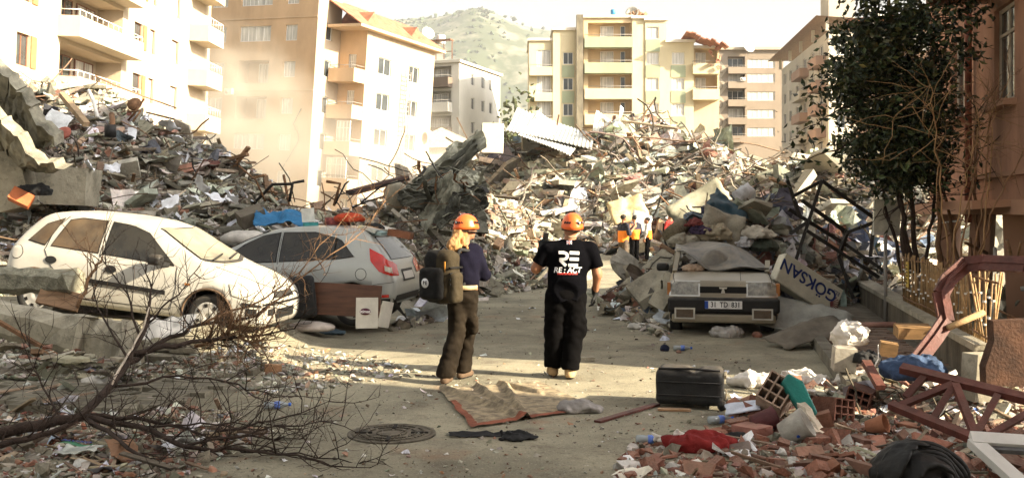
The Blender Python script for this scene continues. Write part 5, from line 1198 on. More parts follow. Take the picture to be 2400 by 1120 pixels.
# --- rescue workers further up the street
m_jk = M('dark navy jacket', (.02, .02, .03), .9, var=.2, bump=.2); m_vest = M('orange safety cloth', (.8, .22, .02), .7, var=.08, bump=.1); m_wtr = M('brown work trousers', (.09, .065, .045), .95, var=.2); m_grayj = M('grey jacket', (.35, .33, .3), .9)
def worker(px, foot, yaw, label, jacket, trouser, hgt=1.74, arms=0, vest=True):
    g = G(px, foot); e = empty('person', g, (0, 0, yaw), label, 'person', 'rescue workers in the street'); e.scale = (hgt/1.75,)*3
    hp, hw = head_parts((0, .03, 1.6), 0)
    LW, RW = ((-.12, .33, 1.32), (.12, .33, 1.32)) if arms else ((-.24, .1, .88), (.24, .1, .88)); LE, RE2 = (-.27, .03, 1.12), (.27, .03, 1.12)
    skin_mesh('body', hp+[('c', (0, 0, 1.52), (0, 0, 1.4), .055, .06), ('e', (0, 0, 1.2), (.17, .11, .3)), ('c', (-.2, 0, 1.38), LE, .05, .042), ('c', LE, LW, .042, .03), ('c', (.2, 0, 1.38), RE2, .05, .042), ('c', RE2, RW, .042, .03), ('c', (-.09, 0, .9), (-.1, .02, .1), .08, .045), ('c', (.09, 0, .9), (.1, .02, .1), .08, .045)]+hand_parts(LW, (0, .4, .5) if arms else (0, .1, -1), (1, 0, 0), .7)+hand_parts(RW, (0, .4, .5) if arms else (0, .1, -1), (-1, 0, 0), .7), m_skin, .03, .018, parent=e)
    def zone(c): return vest*((c[:, 2] < 1.22) & (np.abs(c[:, 0]) < .215)).astype(int)
    skin_mesh('jacket', [('e', (0, 0, 1.2), (.21, .145, .27)), ('c', (-.13, 0, 1.42), (.13, 0, 1.42), .06, .06), ('c', (0, 0, 1.1), (0, 0, .9), .17, .17), ('c', (-.2, 0, 1.38), LE, .068, .06), ('c', LE, tuple(Vector(LE).lerp(Vector(LW), .85)), .06, .05), ('c', (.2, 0, 1.38), RE2, .068, .06), ('c', RE2, tuple(Vector(RE2).lerp(Vector(RW), .85)), .06, .05)], [jacket, m_vest], .04, .018, wr=(.008, 18, 2., (1, 1, 1)), clip=lambda Q: np.maximum(np.maximum(.86-Q[..., 2], Q[..., 2]-1.5), np.where(np.abs(Q[..., 0]) < .2, np.abs(Q[..., 1]-.0)-.17, -1)*np.where(Q[..., 1] < .1, 1, 0)), pick=zone, parent=e)
    skin_mesh('trousers', [('e', (0, 0, .92), (.17, .13, .11)), ('c', (-.09, 0, .88), (-.1, .02, .1), .1, .08), ('c', (.09, 0, .88), (.1, .02, .1), .1, .08)], trouser, .03, .018, wr=(.008, 20, 1., (1, 1, 1)), clip=lambda Q: .08-Q[..., 2], parent=e)
    for x in (-.1, .1): boot(e, (x, .02, .1), 0, m_bootd)
    skin_mesh('hair', [('e', (0, .0, 1.645), (.09, .108, .085))], m_hairk, .02, .015, wr=(.006, 50, 1, (1, 1, 1)), clip=lambda Q: (Q[..., 1]-.075), parent=e); return e
worker(1461, 632, R(-60), 'worker with raised hands in dark jacket and orange vest, leftmost of the trio', m_jk, m_wtr, 1.78, 1)
worker(1487, 617, R(20), 'worker standing in the middle of the trio in dark trousers', m_jk, m_trk, 1.74, 1)
worker(1518, 612, R(75), 'worker in pale sleeved jacket and orange vest, rightmost of the trio', m_grayj, m_trk, 1.66, 0)
w4 = worker(1572, 612, R(30), 'person in a red top half hidden behind the clothing heap', M('red top', (.35, .03, .025), .9), m_trk, 1.7, 0, False); w4.location.z = .1
# ---------------------------------------------------------------- things
def T_(o, label, cat, group=None): return tag(o, label, cat, group)
def lump(name, c, r, mat, label, cat, wr=.03, f=14, seed=0., res=None, rot=0., group=None, flat=True):
    """a soft crumpled thing resting on what is below it"""
    res = res or max(r)/16; rx, ry, rz = r
    def fn(Q):
        d = sd_ell(Q, (0, 0, rz*.55), (rx, ry, rz))
        d = d+sd_wrinkle(Q, wr, f, seed)+sd_wrinkle(Q[..., [1, 2, 0]], wr*.5, f*2.3, seed+2)+sd_wrinkle(Q[..., [2, 0, 1]], wr*.9, f*.45, seed+4)
        return np.maximum(d, -Q[..., 2]) if flat else d
    p = wr*2+.02; o = link(name, sdf_mesh(name, fn, (-rx-p, -ry-p, -.03 if flat else -rz-p), (rx+p, ry+p, rz*1.6+p), res, mat), None, c, (0, 0, rot)); return T_(o, label, cat, group)
def sheetthing(name, c, w, d, mat, label, cat, amp=.04, f=3., rot=(0, 0, 0), seed=0, n=18, thick=.004, group=None, lift=.02, fold=0.0):
    mb = MB()
    def fn(u, v):
        x, y = (u-.5)*w, (v-.5)*d; z = amp*(fbm(x*f+seed, y*f, seed)+.6*abs(fbm(x*f*2.2, y*f*2.2+seed, seed+3)))+lift
        e = .06*w*fbm(u*3+seed, v*3, 8.); return (x+e, y+.06*d*fbm(u*3, v*3+seed, 4.), z+fold*math.sin(u*9)*math.sin(v*3.1))
    mb.grid(fn, n, n); o = mb.build(name, mat, None, c, rot); solidify(o, thick); return T_(o, label, cat, group)
def gz_(x, y): return max(hz(x, y), 0)
def onp(px, py, z=None):
    """ground point under a photo pixel, on the verge too"""
    p = G(px, py, 0)
    for _ in range(5): zt = float(hat(np.array([p.x]), np.array([p.y]), TER)[0]) if p.y > 10 else 0; p = G(px, py, zt)
    return p
m_conc = M('broken concrete', (.30, .27, .20), .93, var=.3, scale=5, bump=.8, bscale=30, objrand=.3, dust=.2)
m_conc2 = M('smooth cast concrete', (.31, .28, .21), .92, var=.25, scale=2.2, bump=.4, bscale=22, dust=.2, dustcol=(.42, .38, .3))
m_brickm = M('broken brick', (.23, .1, .065), .92, var=.35, scale=6, bump=.5, objrand=.35, dust=.4, dustcol=(.42, .33, .26))
m_woodm = M('splintered timber', (.24, .14, .075), .85, var=.35, scale=3, bump=.3, stretch=(.4, 6, 6), objrand=.4, dust=.3)
m_paperm = M('paper', (.68, .69, .72), .85, var=.08, scale=3, bump=.05, objrand=.15)
m_rust = M('red oxide painted steel', (.10, .032, .024), .6, var=.4, scale=5, bump=.2, dust=.18, dustcol=(.2, .15, .11))
m_iron = M('black iron', (.02, .017, .014), .6, var=.3, bump=.2); m_rusty = M('rusty iron', (.17, .09, .045), .85, var=.4, scale=8, bump=.3)
m_plastic = M('thin white plastic film', (.66, .62, .55), .4, var=.12, bump=.2, spec=.5)

speckle(m_conc2, 1.6, .52, .66, (.13, .12, .09), .6); speckle(m_conc2, 9, .54, .66, (.15, .135, .1), .55); speckle(m_conc2, 34, .55, .66, (.42, .39, .31), .5)
# single pieces that show largest, as things of their own; they share meshes
def piece_meshes(kind, mat, n=10):
    out = []
    for v, t in LIB[kind][:n]:
        me = tri_mesh(kind, v, t, mat); out.append(me)
    return out
def strew(name, meshes, pts, sizes, label, cat, group, tilt=None, sink=.1):
    Rm = rots(len(pts), tilt)
    for i, p in enumerate(pts):
        o = bpy.data.objects.new(name, meshes[i % len(meshes)]); COL.objects.link(o)
        m = Matrix(Rm[i].tolist()); o.matrix_world = Matrix.Translation(Vector(p)+Vector((0, 0, sizes[i]*sink))) @ m.to_4x4() @ Matrix.Scale(float(sizes[i]), 4); tag(o, label, cat, group)
cm = piece_meshes('chunk', m_conc, 12)+piece_meshes('flat', m_conc, 8); sm = piece_meshes('slab', m_conc2, 12); pm = piece_meshes('plank', m_woodm, 7); bmz = piece_meshes('brick', m_brickm, 4); pp = piece_meshes('paper', m_paperm, 10); rd = piece_meshes('rod', m_rusty, 5); wi = piece_meshes('wire', m_iron, 10)
flm = piece_meshes('flat', m_brickm, 10)
def far_pts(n, key, win): return shoot(n, *win, np.maximum(HH[key], 0))
for key, win, n, where, s0 in (('left', (-40, 1270, 200, 600), 90, 'on the grey heap behind the parked cars', .24), ('far', (1150, 2100, 290, 590), 95, 'on the sunlit heap at the street end', .72), ('right', (1420, 2080, 490, 700), 45, 'on the heap behind the crushed saloon', .3)):
    a = far_pts(n, key, win); strew('concrete_chunk', cm, a, RNG.uniform(.7, 1.5, len(a))*s0, 'jagged concrete chunk lying '+where, 'concrete chunk', 'concrete chunks '+where, None, .15)
    a = far_pts(n//3, key, win); strew('concrete_slab', sm, a, RNG.uniform(.8, 1.7, len(a))*s0*1.9, 'broken slab of flat concrete '+where, 'concrete slab', 'concrete slabs '+where, .55, .12)
    a = far_pts(n//3, key, win); strew('timber_plank', pm, a, RNG.uniform(.7, 1.6, len(a))*s0*2.6, 'splintered timber sticking out '+where, 'plank', 'timbers '+where, .6, .06)
    a = far_pts(n//3, key, win); strew('steel_rod', rd+wi, a, RNG.uniform(.8, 1.6, len(a))*s0*3.2, 'bent thin steel rod '+where, 'steel rod', 'steel rods '+where, .8, .1)
    if key != 'far':
        a = far_pts(n//2, key, win if key == 'right' else (120, 700, 280, 600)); strew('paper_sheet', pp, a, RNG.uniform(.7, 1.3, len(a))*.33, 'crumpled white paper '+where, 'paper', 'papers '+where, .7, .15)

# ---- broken floor slabs at the left edge
def profile_slab(name, pts, Y, th, depth, label, mat=m_conc2, rough=.05):
    """a bent slab: its edge line runs through photo points at depth Y; it goes back by depth"""
    top = [P(x, y, Y) for x, y in pts]; mb = MB(); n = len(top); rows = []
    for k in range(7):
        v = k/6; row = []
        for i, p in enumerate(top):
            j = rough*fbm(i*1.3, k*1.1, Y); row.append(p+Vector((j, depth*v, j+.12*v)))
        rows.append(row)
    vs = [p for r in rows for p in r]+[p-Vector((0, 0, th+.03*fbm(p.x*3, p.z*3, 1))) for r in rows for p in r]; N = 7*n
    fs = []
    for k in range(6):
        for i in range(n-1): a = k*n+i; fs += [(a, a+1, a+n+1, a+n), (N+a, N+a+n, N+a+n+1, N+a+1)]
    for i in range(n-1): fs += [(i, N+i, N+i+1, i+1), (6*n+i, 6*n+i+1, N+6*n+i+1, N+6*n+i)]
    for k in range(6): a = k*n; fs += [(a, a+n, N+a+n, N+a)]; a = k*n+n-1; fs += [(a, N+a, N+a+n, a+n)]
    mb.add(vs, fs); o = mb.build(name, mat); return T_(o, label, 'concrete slab')
def tilted_slab(edge, inner, Y, back, label):
    """a slab leaning over: its underside faces the street, its broken edge runs along the edge points"""
    def fine(l):
        o = []
        for a, b in zip(l, l[1:]): o += [(a[0]+(b[0]-a[0])*k/4, a[1]+(b[1]-a[1])*k/4) for k in range(4)]
        return o+[l[-1]]
    random.seed(int(Y*10)); edge = [(x+random.uniform(-7, 7), y+random.uniform(-7, 7)) for x, y in fine(edge)]; inner = fine(inner)
    n = len(edge); mb = MB(); A = [P(*e, Y) for e in edge]; B = [P(*e, Y+.9) for e in inner]; rows = []
    for k in range(6):
        t = k/5; rows.append([a.lerp(b, t)+Vector((.04*random.uniform(-1, 1), .06*fbm(a.x*3, t*4, Y), .05*random.uniform(-1, 1))) for a, b in zip(A, B)])
    back = Vector(back); vs = [q for r_ in rows for q in r_]+[q+back*(1+.1*fbm(q.x*4, q.z*4, 3)) for r_ in rows for q in r_]; N = 6*n; fs = []
    for k in range(5):
        for i in range(n-1): a = k*n+i; fs += [(a, a+n, a+n+1, a+1), (N+a, N+a+1, N+a+n+1, N+a+n)]
    for i in range(n-1): fs += [(i, i+1, N+i+1, N+i), (5*n+i, N+5*n+i, N+5*n+i+1, 5*n+i+1)]
    for k in range(5): a = k*n; fs += [(a, N+a, N+a+n, a+n)]; a = k*n+n-1; fs += [(a, a+n, N+a+n, N+a)]
    mb.add(vs, fs); return T_(mb.build('floor_slab', M('weathered slab concrete', (.2, .185, .14), .95, var=.5, scale=3, bump=1.0, bscale=18)), label, 'concrete slab')
tilted_slab([(-160, 60), (-60, 125), (0, 172), (42, 205), (70, 250), (92, 300), (130, 335)], [(-160, 190), (-60, 230), (0, 268), (20, 290), (40, 318), (60, 345), (80, 350)], 15.4, (.05, .22, .10), 'upper of two bent floor slabs hanging at the edge of the heap')
tilted_slab([(-160, 190), (-60, 240), (0, 278), (36, 315), (70, 372), (110, 386), (148, 390)], [(-160, 330), (-60, 345), (0, 368), (20, 385), (40, 395), (70, 402), (100, 404)], 14.9, (.05, .22, .09), 'lower of two bent floor slabs, above the dark recess')
mb = MB(); mb.box(P(112, 432, 16)+Vector((0, .6, 0)), (.95, .8, .62), (0, R(2), R(8)), jit=.03); T_(mb.build('wall_stub', m_conc2), 'grey concrete wall stub under the bent slabs', 'concrete block')
mb = MB(); mb.box(P(8, 420, 15.6)+Vector((0, .5, 0)), (.5, .9, .9), (0, R(-14), R(10)), jit=.05); T_(mb.build('wall_stub', m_conc2), 'leaning concrete stub at the picture edge below the slabs', 'concrete block')
# ---- beams in front of the white car
def beamthing(a, b, w, h, label, mat=m_conc2, name='concrete_beam', jit=.025, seg=9):
    a, b = Vector(a), Vector(b); d = (b-a); L = d.length; d.normalize(); s = d.cross(Vector((0, 0, 1))).normalized(); u = s.cross(d); mb = MB(); vs = []
    for i in range(seg+1):
        c = a+d*(L*i/seg)
        for k in range(8):
            t = 2*math.pi*(k+.5)/8; x = max(-1, min(1, 1.31*math.cos(t))); y = max(-1, min(1, 1.31*math.sin(t))); e = jit*(1 if 0 < i < seg else 2.4)
            vs.append(c+s*(x*w/2)+u*(y*h/2)+Vector((random.uniform(-e, e), random.uniform(-e, e), random.uniform(-e, e))))
    fs = [(i*8+j, i*8+(j+1) % 8, (i+1)*8+(j+1) % 8, (i+1)*8+j) for i in range(seg) for j in range(8)]+[tuple(range(8)), tuple(range(seg*8, seg*8+8))]
    mb.add(vs, fs); return T_(mb.build(name, mat), label, 'concrete beam')
beamthing(P(-120, 722, 11.6), P(212, 790, 10.75), .38, .40, 'long cracked concrete beam lying before the white hatchback')
beamthing(P(216, 800, 10.9)+Vector((0, .05, 0)), P(312, 812, 10.7), .42, .50, 'squared concrete block ending the long beam beside the fallen tree')
beamthing(P(-40, 656, 12.3), P(178, 662, 12.15), .4, .30, 'rough concrete beam end under the rear of the white hatchback', M('rough aggregate', (.2, .19, .14), .95, var=.4, scale=9, bump=1, bscale=40))
mb = MB(); mb.box(P(140, 700, 12.0), (.5, .06, .22), (R(-25), R(12), 0)); T_(mb.build('timber_board', m_woodm), 'reddish board wedged under the rough beam end', 'board')
mb = MB(); mb.beam(onp(-40, 790)+Vector((0, 0, .25)), onp(172, 872)+Vector((0, 0, .07)), .05, .035); T_(mb.build('steel_angle', m_rusty), 'dark straight bar leaning along the foot of the long beam', 'steel bar')
mb = MB(); mb.beam(onp(85, 838)+Vector((0, 0, .06)), onp(140, 868)+Vector((0, 0, .05)), .1, .04); T_(mb.build('timber_plank', m_woodm), 'short pale plank on the pavers by the dark bar', 'plank')
# ---- pavers of the left verge
pv = empty('verge_paving', onp(110, 880), label='patch of small concrete pavers on the verge below the beam', cat='paving'); m_pav = M('grey paver', (.22, .2, .15), .92, var=.25, scale=6, bump=.5, objrand=.2, dust=.2)
pvm = MB().box((0, 0, 0), (.295, .195, .06)).mesh('paver', m_pav); o0 = onp(110, 880)
tv = -.12
for i in range(-7, 6):
    for j in range(-5, 8):
        x, y = i*.31+(.155 if j % 2 else 0), j*.205
        q = Vector((x*math.cos(tv)-y*math.sin(tv), x*math.sin(tv)+y*math.cos(tv), 0)); w = o0+q
        if random.random() < .1: continue
        z = float(hat(np.array([w.x]), np.array([w.y]), TER)[0]) if w.y > 10 else 0
        link('paver', pvm, pv, (q.x, q.y, z-o0.z+.012+random.uniform(0, .012)), (random.uniform(-.03, .03), random.uniform(-.03, .03), tv+random.uniform(-.05, .05)))

# ---- fallen bare tree
m_bark = M('dark bark', (.045, .03, .022), .9, var=.4, scale=8, bump=.6, bscale=60); m_bark2 = M('bark brightened for sun', (.2, .115, .06), .85, var=.4, scale=8, bump=.4)  # second bark is a lit copy, with sunlight put into its colour
def limb(mb, pts, r0, r1, n=6, jit=.03, sub=4):
    out = []
    for a, b in zip(pts, pts[1:]):
        for k in range(sub): t = k/sub; out.append(a.lerp(b, t)+Vector((random.uniform(-jit, jit), random.uniform(-jit, jit), random.uniform(-jit, jit)))*(0 if k == 0 else 1))
    out.append(pts[-1]); m = len(out); mb.tube(out, [r0+(r1-r0)*i/(m-1) for i in range(m)], n); return out
def twigs(mb, line, depth, L, r, up=.25, every=2, spread=.9):
    for i in range(1, len(line), every):
        d = (line[i]-line[i-1])
        if d.length < 1e-4: continue
        d.normalize(); s = Vector((random.gauss(0, 1), random.gauss(0, 1)*.7, random.gauss(0, 1)+up)).normalized(); e = (d*.75+s*spread).normalized(); l = L*random.uniform(.45, 1.15); p = line[i]; pts = [p]
        for k in range(4): e = (e+Vector((random.gauss(0, .14), random.gauss(0, .14), random.gauss(0, .14)+.02))).normalized(); p = p+e*(l/4); p.z = max(p.z, .02+(terr(p.x, p.y))); pts.append(p.copy())
        mb.tube(pts, [r, r*.85, r*.65, r*.5, r*.3], 4)
        if depth: twigs(mb, pts, depth-1, L*.5, r*.5, up, 1, spread)
def terr(x, y): return float(hat(np.array([x]), np.array([y]), TER)[0]) if y > 10 else 0.
ft = empty('fallen_tree', G(120, 1010), label='bare fallen tree with dark branches sprawling over the left foreground', cat='tree')
def put(name, mb, mat, root): o = mb.build(name, mat); o.parent = root; o.matrix_parent_inverse = Matrix.Translation(-root.location); return o
random.seed(21)
tk = MB(); main = limb(tk, [P(-90, 1035, 7.5), P(60, 1000, 7.7), P(195, 975, 8.0), P(262, 900, 8.5), P(300, 850, 8.9), P(345, 760, 9.3)], .05, .02, 8, .012); put('trunk', tk, m_bark, ft)
LIM = [([P(-60, 1050, 7.4), P(60, 1030, 7.5), P(180, 985, 7.9)], .03, .02), ([P(195, 975, 8.0), P(330, 1000, 7.8), P(430, 1045, 7.3), P(560, 1052, 7.5), P(740, 1078, 7.1)], .03, .006), ([P(200, 978, 8.0), P(300, 1050, 7.3), P(385, 1110, 7.0)], .022, .008),
       ([P(200, 972, 8.0), P(350, 985, 8.0), P(480, 1020, 7.9), P(700, 1030, 8.0)], .022, .005), ([P(300, 850, 8.9), P(380, 800, 9.4), P(470, 760, 9.8), P(600, 740, 10.2), P(690, 680, 10.6)], .028, .006), ([P(310, 830, 9.0), P(450, 800, 9.3), P(560, 790, 9.4), P(690, 770, 9.4)], .03, .006),
       ([P(345, 760, 9.3), P(352, 690, 9.5), P(345, 620, 9.7)], .018, .004), ([P(330, 790, 9.2), P(300, 690, 9.4), P(235, 600, 9.6)], .014, .004), ([P(180, 720, 9.8), P(215, 640, 9.9), P(240, 602, 10)], .02, .012), ([P(300, 840, 8.9), P(240, 740, 9.2), P(215, 700, 9.3)], .012, .004),
       ([P(345, 760, 9.3), P(420, 690, 9.6), P(455, 640, 9.8)], .012, .003), ([P(470, 760, 9.8), P(620, 700, 10.3), P(700, 640, 10.8), P(800, 520, 11.0)], .014, .003), ([P(600, 745, 10.2), P(720, 640, 10.6), P(830, 560, 10.9), P(905, 470, 11.2)], .012, .003), ([P(430, 1045, 7.3), P(600, 1010, 7.6), P(800, 985, 7.8)], .012, .003), ([P(480, 1020, 7.9), P(640, 985, 7.9), P(770, 940, 8.0)], .012, .003), ([P(560, 1052, 7.5), P(700, 1060, 7.4), P(885, 1088, 7.2)], .01, .003), ([P(330, 1000, 7.8), P(470, 990, 7.8), P(620, 1000, 7.7)], .012, .004), ([P(150, 990, 7.9), P(90, 880, 8.3), P(60, 800, 8.6)], .01, .003), ([P(260, 905, 8.5), P(420, 880, 8.7), P(560, 900, 8.4), P(640, 930, 8.2)], .014, .004)]
for pts, r0, r1 in LIM:
    mb = MB(); ln = limb(mb, pts, r0, r1, 6, .02); twigs(mb, ln, 1, .48, max(.0055, r0*.28), .3, 1); twigs(mb, ln, 1, .34, .005, .5, 2, 1.2); put('branch', mb, m_bark if pts[0].y < 9 else (m_bark2 if pts[-1].y > 9.9 else m_bark), ft)  # limbs reaching the sun strip take the sun-brightened bark
mb = MB(); ln = limb(mb, [P(455, 810, 9.4), P(520, 790, 9.5), P(600, 800, 9.3)], .02, .01, 5, .03); 
for k in range(9): twigs(mb, ln, 1, .4, .008, .5, 1)
put('branch', mb, m_bark2, ft)
mb = MB(); limb(mb, [P(262, 900, 8.45), P(300, 830, 8.9), P(335, 770, 9.2), P(350, 720, 9.35)], .012, .008, 5, .01); put('peeled_branch', mb, M('peeled wood', (.45, .38, .3), .8), ft)

# ---- around the silver hatchback
b0 = Matrix.Translation(fr.location) @ Euler(fr.rotation_euler).to_matrix().to_4x4()
def roofp(px, Y=15.6, z=1.62): return P(px, HZ+(CZ-z)*F/Y, Y)
T_(MB().box(P(800, 702, 14.3)+Vector((0, 0, 0)), (1.15, .04, .46), (R(-10), R(3), R(-3))).build('wardrobe_door', M('dark veneer board', (.09, .04, .022), .45, var=.3, stretch=(.5, 5, 5), bump=.05)), 'dark brown board leaning against the side of the silver hatchback', 'board')
cb = MB(); c = P(860, 733, 13.6); cb.box(c, (.3, .012, .42), (R(-12), 0, R(4))); cb.box(c+Vector((.24, .1, -.03)), (.012, .26, .36), (R(-10), R(8), R(-30))); bx = T_(cb.build('carton', M('grey white cardboard', (.5, .48, .42), .85, var=.1)), 'opened grey carton with a dark oval logo by the rear wheel', 'carton')
lg = MB(); lg.lathe([(.075, 0), (.075, .003)], 20); lo_ = lg.build('logo', M('maroon ink', (.1, .03, .05), .7), bx, c+Vector((-.02, -.018, .02)), (R(78), 0, 0)); lo_.scale = (1, .6, 1)
decal('itimat', .06, c+Vector((-.02, -.024, .02)), (R(78), 0, 0), m_white, bx, 'lettering', .001, bold=.001)
lump('pillow', onp(728, 778)+Vector((0, 0, .02)), (.36, .2, .09), M('soiled white pillow', (.6, .53, .47), .9, var=.15, bump=.2), 'dirty white pillow on the road before the silver hatchback', 'pillow', .012, 9, .4)
lump('plastic_bag', onp(735, 745)+Vector((0, .5, .05)), (.24, .14, .1), m_plastic, 'grey plastic bag behind the dirty pillow', 'plastic bag', .02, 16, 2.)
lump('clothing', onp(775, 783), (.22, .12, .05), M('blue grey cloth', (.08, .12, .15), .9), 'small heap of dark clothing beside the dirty pillow', 'clothing', .02, 18, 5.)
sc = link('suitcase', sdf_mesh('suitcase', lambda Q: sd_box(Q, (0, 0, .3), (.2, .13, .3), .07)+sd_wrinkle(Q, .004, 30, 1), (-.25, -.2, -.02), (.25, .2, .64), .02, m_strap), None, P(712, 712, 14.2)-Vector((0, 0, .2)), (0, R(-6), R(10))); T_(sc, 'upright black suitcase between the two hatchbacks', 'suitcase')
sd_ = MB(); q = Vector((-2.6, 15.75, 1.62)); sd_.tube([q+Vector((-.2, 0, .05)), q+Vector((.18, .02, .05))], .115, 14)
for r_ in (.085, .055, .03): sd_.tube([q+Vector((.18, .02, .05)), q+Vector((.19, .02, .05))], r_, 12)
T_(sd_.build('rolled_rug', M('maroon carpet', (.2, .055, .05), .95, var=.5, scale=18, bump=.5)), 'rolled maroon rug on the roof of the silver hatchback', 'rug'); bpy.data.objects['rolled_rug'].location = (-.18, .15, -.04)
T_(MB().box(P(722, 504, 15.9), (.2, .16, .22), (0, R(-4), R(12))).build('carton', M('white carton', (.66, .65, .6), .8)), 'white carton standing on the silver hatchback roof', 'carton')
T_(MB().box(P(728, 526, 15.7), (.22, .16, .06), (0, 0, R(20))).build('book', M('teal book cover', (.06, .3, .3), .6)), 'teal book beside the white carton on the car roof', 'book')
lump('clothing', P(818, 520, 15.7), (.24, .12, .09), M('red orange cloth', (.5, .07, .03), .9), 'red orange cloth bundled on the silver hatchback roof', 'clothing', .015, 17, 1.)
lump('bag', P(872, 545, 15.6), (.2, .12, .1), m_strap, 'small black bag behind the blue book on the car roof', 'bag', .015, 17, 3.)
T_(MB().box(P(884, 545, 15.3), (.24, .18, .05), (R(4), R(8), R(-20))).build('book', M('pale blue book cover', (.3, .42, .42), .6)), 'pale blue book lying on the rear of the car roof', 'book')
dr = empty('drawer', P(938, 556, 15.25), (0, R(10), R(-12)), 'small wooden drawer on the rear edge of the car roof', 'drawer')
for cc, dd in (((0, -.09, .05), (.36, .015, .1)), ((0, .09, .05), (.36, .015, .1)), ((-.17, 0, .05), (.015, .165, .1)), ((.17, 0, .05), (.015, .165, .1))): MB().box(cc, dd).build('side', M('red brown wood', (.2, .08, .04), .6), dr)
MB().box((0, 0, .004), (.34, .17, .01)).build('bottom', m_woodm, dr)
T_(MB().tube([P(840, 533, 15.4), P(868, 536, 15.4)], .04, 10).build('tube', M('cream tube', (.6, .55, .35), .6)), 'short cream tube on the car roof behind the blue book', 'tube')
sheetthing('tarpaulin', P(660, 514, 16.8), .9, .5, M('blue tarpaulin', (.03, .16, .33), .6), 'blue tarpaulin scrap on the heap behind the silver hatchback', 'tarpaulin', .12, 3, (R(25), 0, R(10)))
lump('pillow', P(575, 556, 16.2)-Vector((0, 0, .1)), (.42, .25, .14), M('grey white pillow', (.5, .47, .42), .9), 'grey white pillow lying behind the silver hatchback bonnet', 'pillow', .015, 9, 2.)
T_(MB().box(P(588, 508, 16.9), (.42, .3, .24), (R(20), R(-20), R(30))).build('carton', M('crushed dark carton', (.14, .12, .09), .9)), 'crushed dark carton on the heap above the pillow', 'carton')

# ---- on the left heap
T_(MB().beam(P(146, 222, 18.6), P(203, 292, 17.4), .11, .09).build('timber_beam', M('pale sawn timber', (.3, .21, .125), .85, var=.3, stretch=(1, 1, 1), bump=.2)), 'thick pale timber beam standing out near the top of the grey heap', 'timber')
T_(MB().box(P(50, 464, 15.4)+Vector((0, 0, .0)), (.32, .2, .2), (R(-18), R(28), R(16))).build('box', M('orange box', (.45, .13, .045), .6)), 'orange box tipped on the debris below the bent slabs', 'box')
T_(MB().tube([P(208, 213, 18.6), P(218, 235, 18.4), P(229, 275, 18.0)], .035, 8).build('plastic_pipe', m_acw), 'white plastic pipe near the top of the grey heap', 'pipe')
T_(MB().tube([P(262, 268, 18.0), P(264, 290, 17.8), P(259, 300, 17.7)], .05, 8).build('broken_post', m_rusty), 'rusty stub of a post sunk into the grey heap', 'post'); T_(MB().lathe([(.1, 0), (.1, .22)], 12, P(259, 322, 17.6)).build('bucket', m_blackpl), 'black bucket stuck on the grey heap', 'bucket')
ch = MB(); ch.tube([P(300, 283, 18), P(318, 262, 18), P(338, 232, 18)], .02, 6); ch.tube([P(300, 262, 18), P(330, 260, 17.9), P(312, 285, 17.8)], .018, 6); ch.lathe([(.13, 0), (.13, .04)], 16, P(316, 246, 18.1), (R(60), 0, 0)); T_(ch.build('broken_chair', m_rusty), 'broken steel legged chair tossed on the grey heap crest', 'chair')
sheetthing('plaster_board', P(128, 292, 17.3), .42, .5, M('pale board', (.55, .56, .56), .8), 'pale sheet leaning below the upper bent slab', 'board', .02, 2, (R(60), R(25), 0), 3)
T_(MB().lathe([(.13, 0), (.11, .02), (.03, .025)], 16, P(149, 312, 16.6), (R(60), 0, 0)).build('lid', M('red round lid', (.3, .09, .06), .7)), 'red round lid beside the pale sheet', 'lid')
lump('clothing', P(83, 440, 15.6)-Vector((0, 0, .12)), (.25, .2, .12), m_strap, 'black cloth bundle in the recess below the bent slabs', 'clothing', .03, 14, 6.)
for i, (x, y, Y, s) in enumerate(((395, 300, 18.6, .6), (415, 330, 18.3, .5), (470, 440, 16.4, .55), (500, 470, 16.2, .6), (540, 468, 16.4, .45), (265, 400, 16.6, .4), (400, 480, 15.8, .5), (445, 475, 15.9, .5), (205, 395, 16.4, .35), (610, 545, 16.4, .4))):
    sheetthing('paper_bundle', P(x, y, Y), s*.6, s*.5, m_paperm, 'clump of pale papers strewn on the grey heap slope', 'paper', .09, 4.5, (R(30), R(random.uniform(-20, 20)), random.uniform(0, 3)), i, 10, .003, 'paper clumps on the grey heap', .05)
# brushwood and bent bars along the low ridge
random.seed(5)
for i in range(16):
    x = random.uniform(575, 860); p = P(x, 478+random.uniform(-10, 20), 19.5+random.uniform(-1, 1.5)); a = random.uniform(-1.2, 1.2); L = random.uniform(.5, 1.2); q = p+Vector((math.sin(a)*L, random.uniform(-.3, .3), abs(math.cos(a))*L*.8)); m_ = p.lerp(q, .5)+Vector((random.uniform(-.2, .2), 0, random.uniform(0, .2)))
    T_(MB().tube([p, p.lerp(m_, .6), m_, m_.lerp(q, .6), q], random.choice([.012, .018, .03]), 5).build('bent_bar', m_rusty if i % 2 else m_iron), 'thin bent bar sticking out of the low ridge behind the silver hatchback', 'steel rod', 'bent bars on the low ridge')
for i, (a, b, w) in enumerate((((545, 395), (583, 345), .09), ((530, 375), (580, 362), .1), ((582, 420), (622, 410), .07), ((622, 412), (628, 450), .09), ((632, 425), (640, 450), .06))):
    T_(MB().beam(P(*a, 19.6), P(*b, 19.4), w, w*.6).build('splintered_board', m_woodm), 'dark splintered board jutting from the end of the grey heap', 'board', 'splintered boards at the heap end')
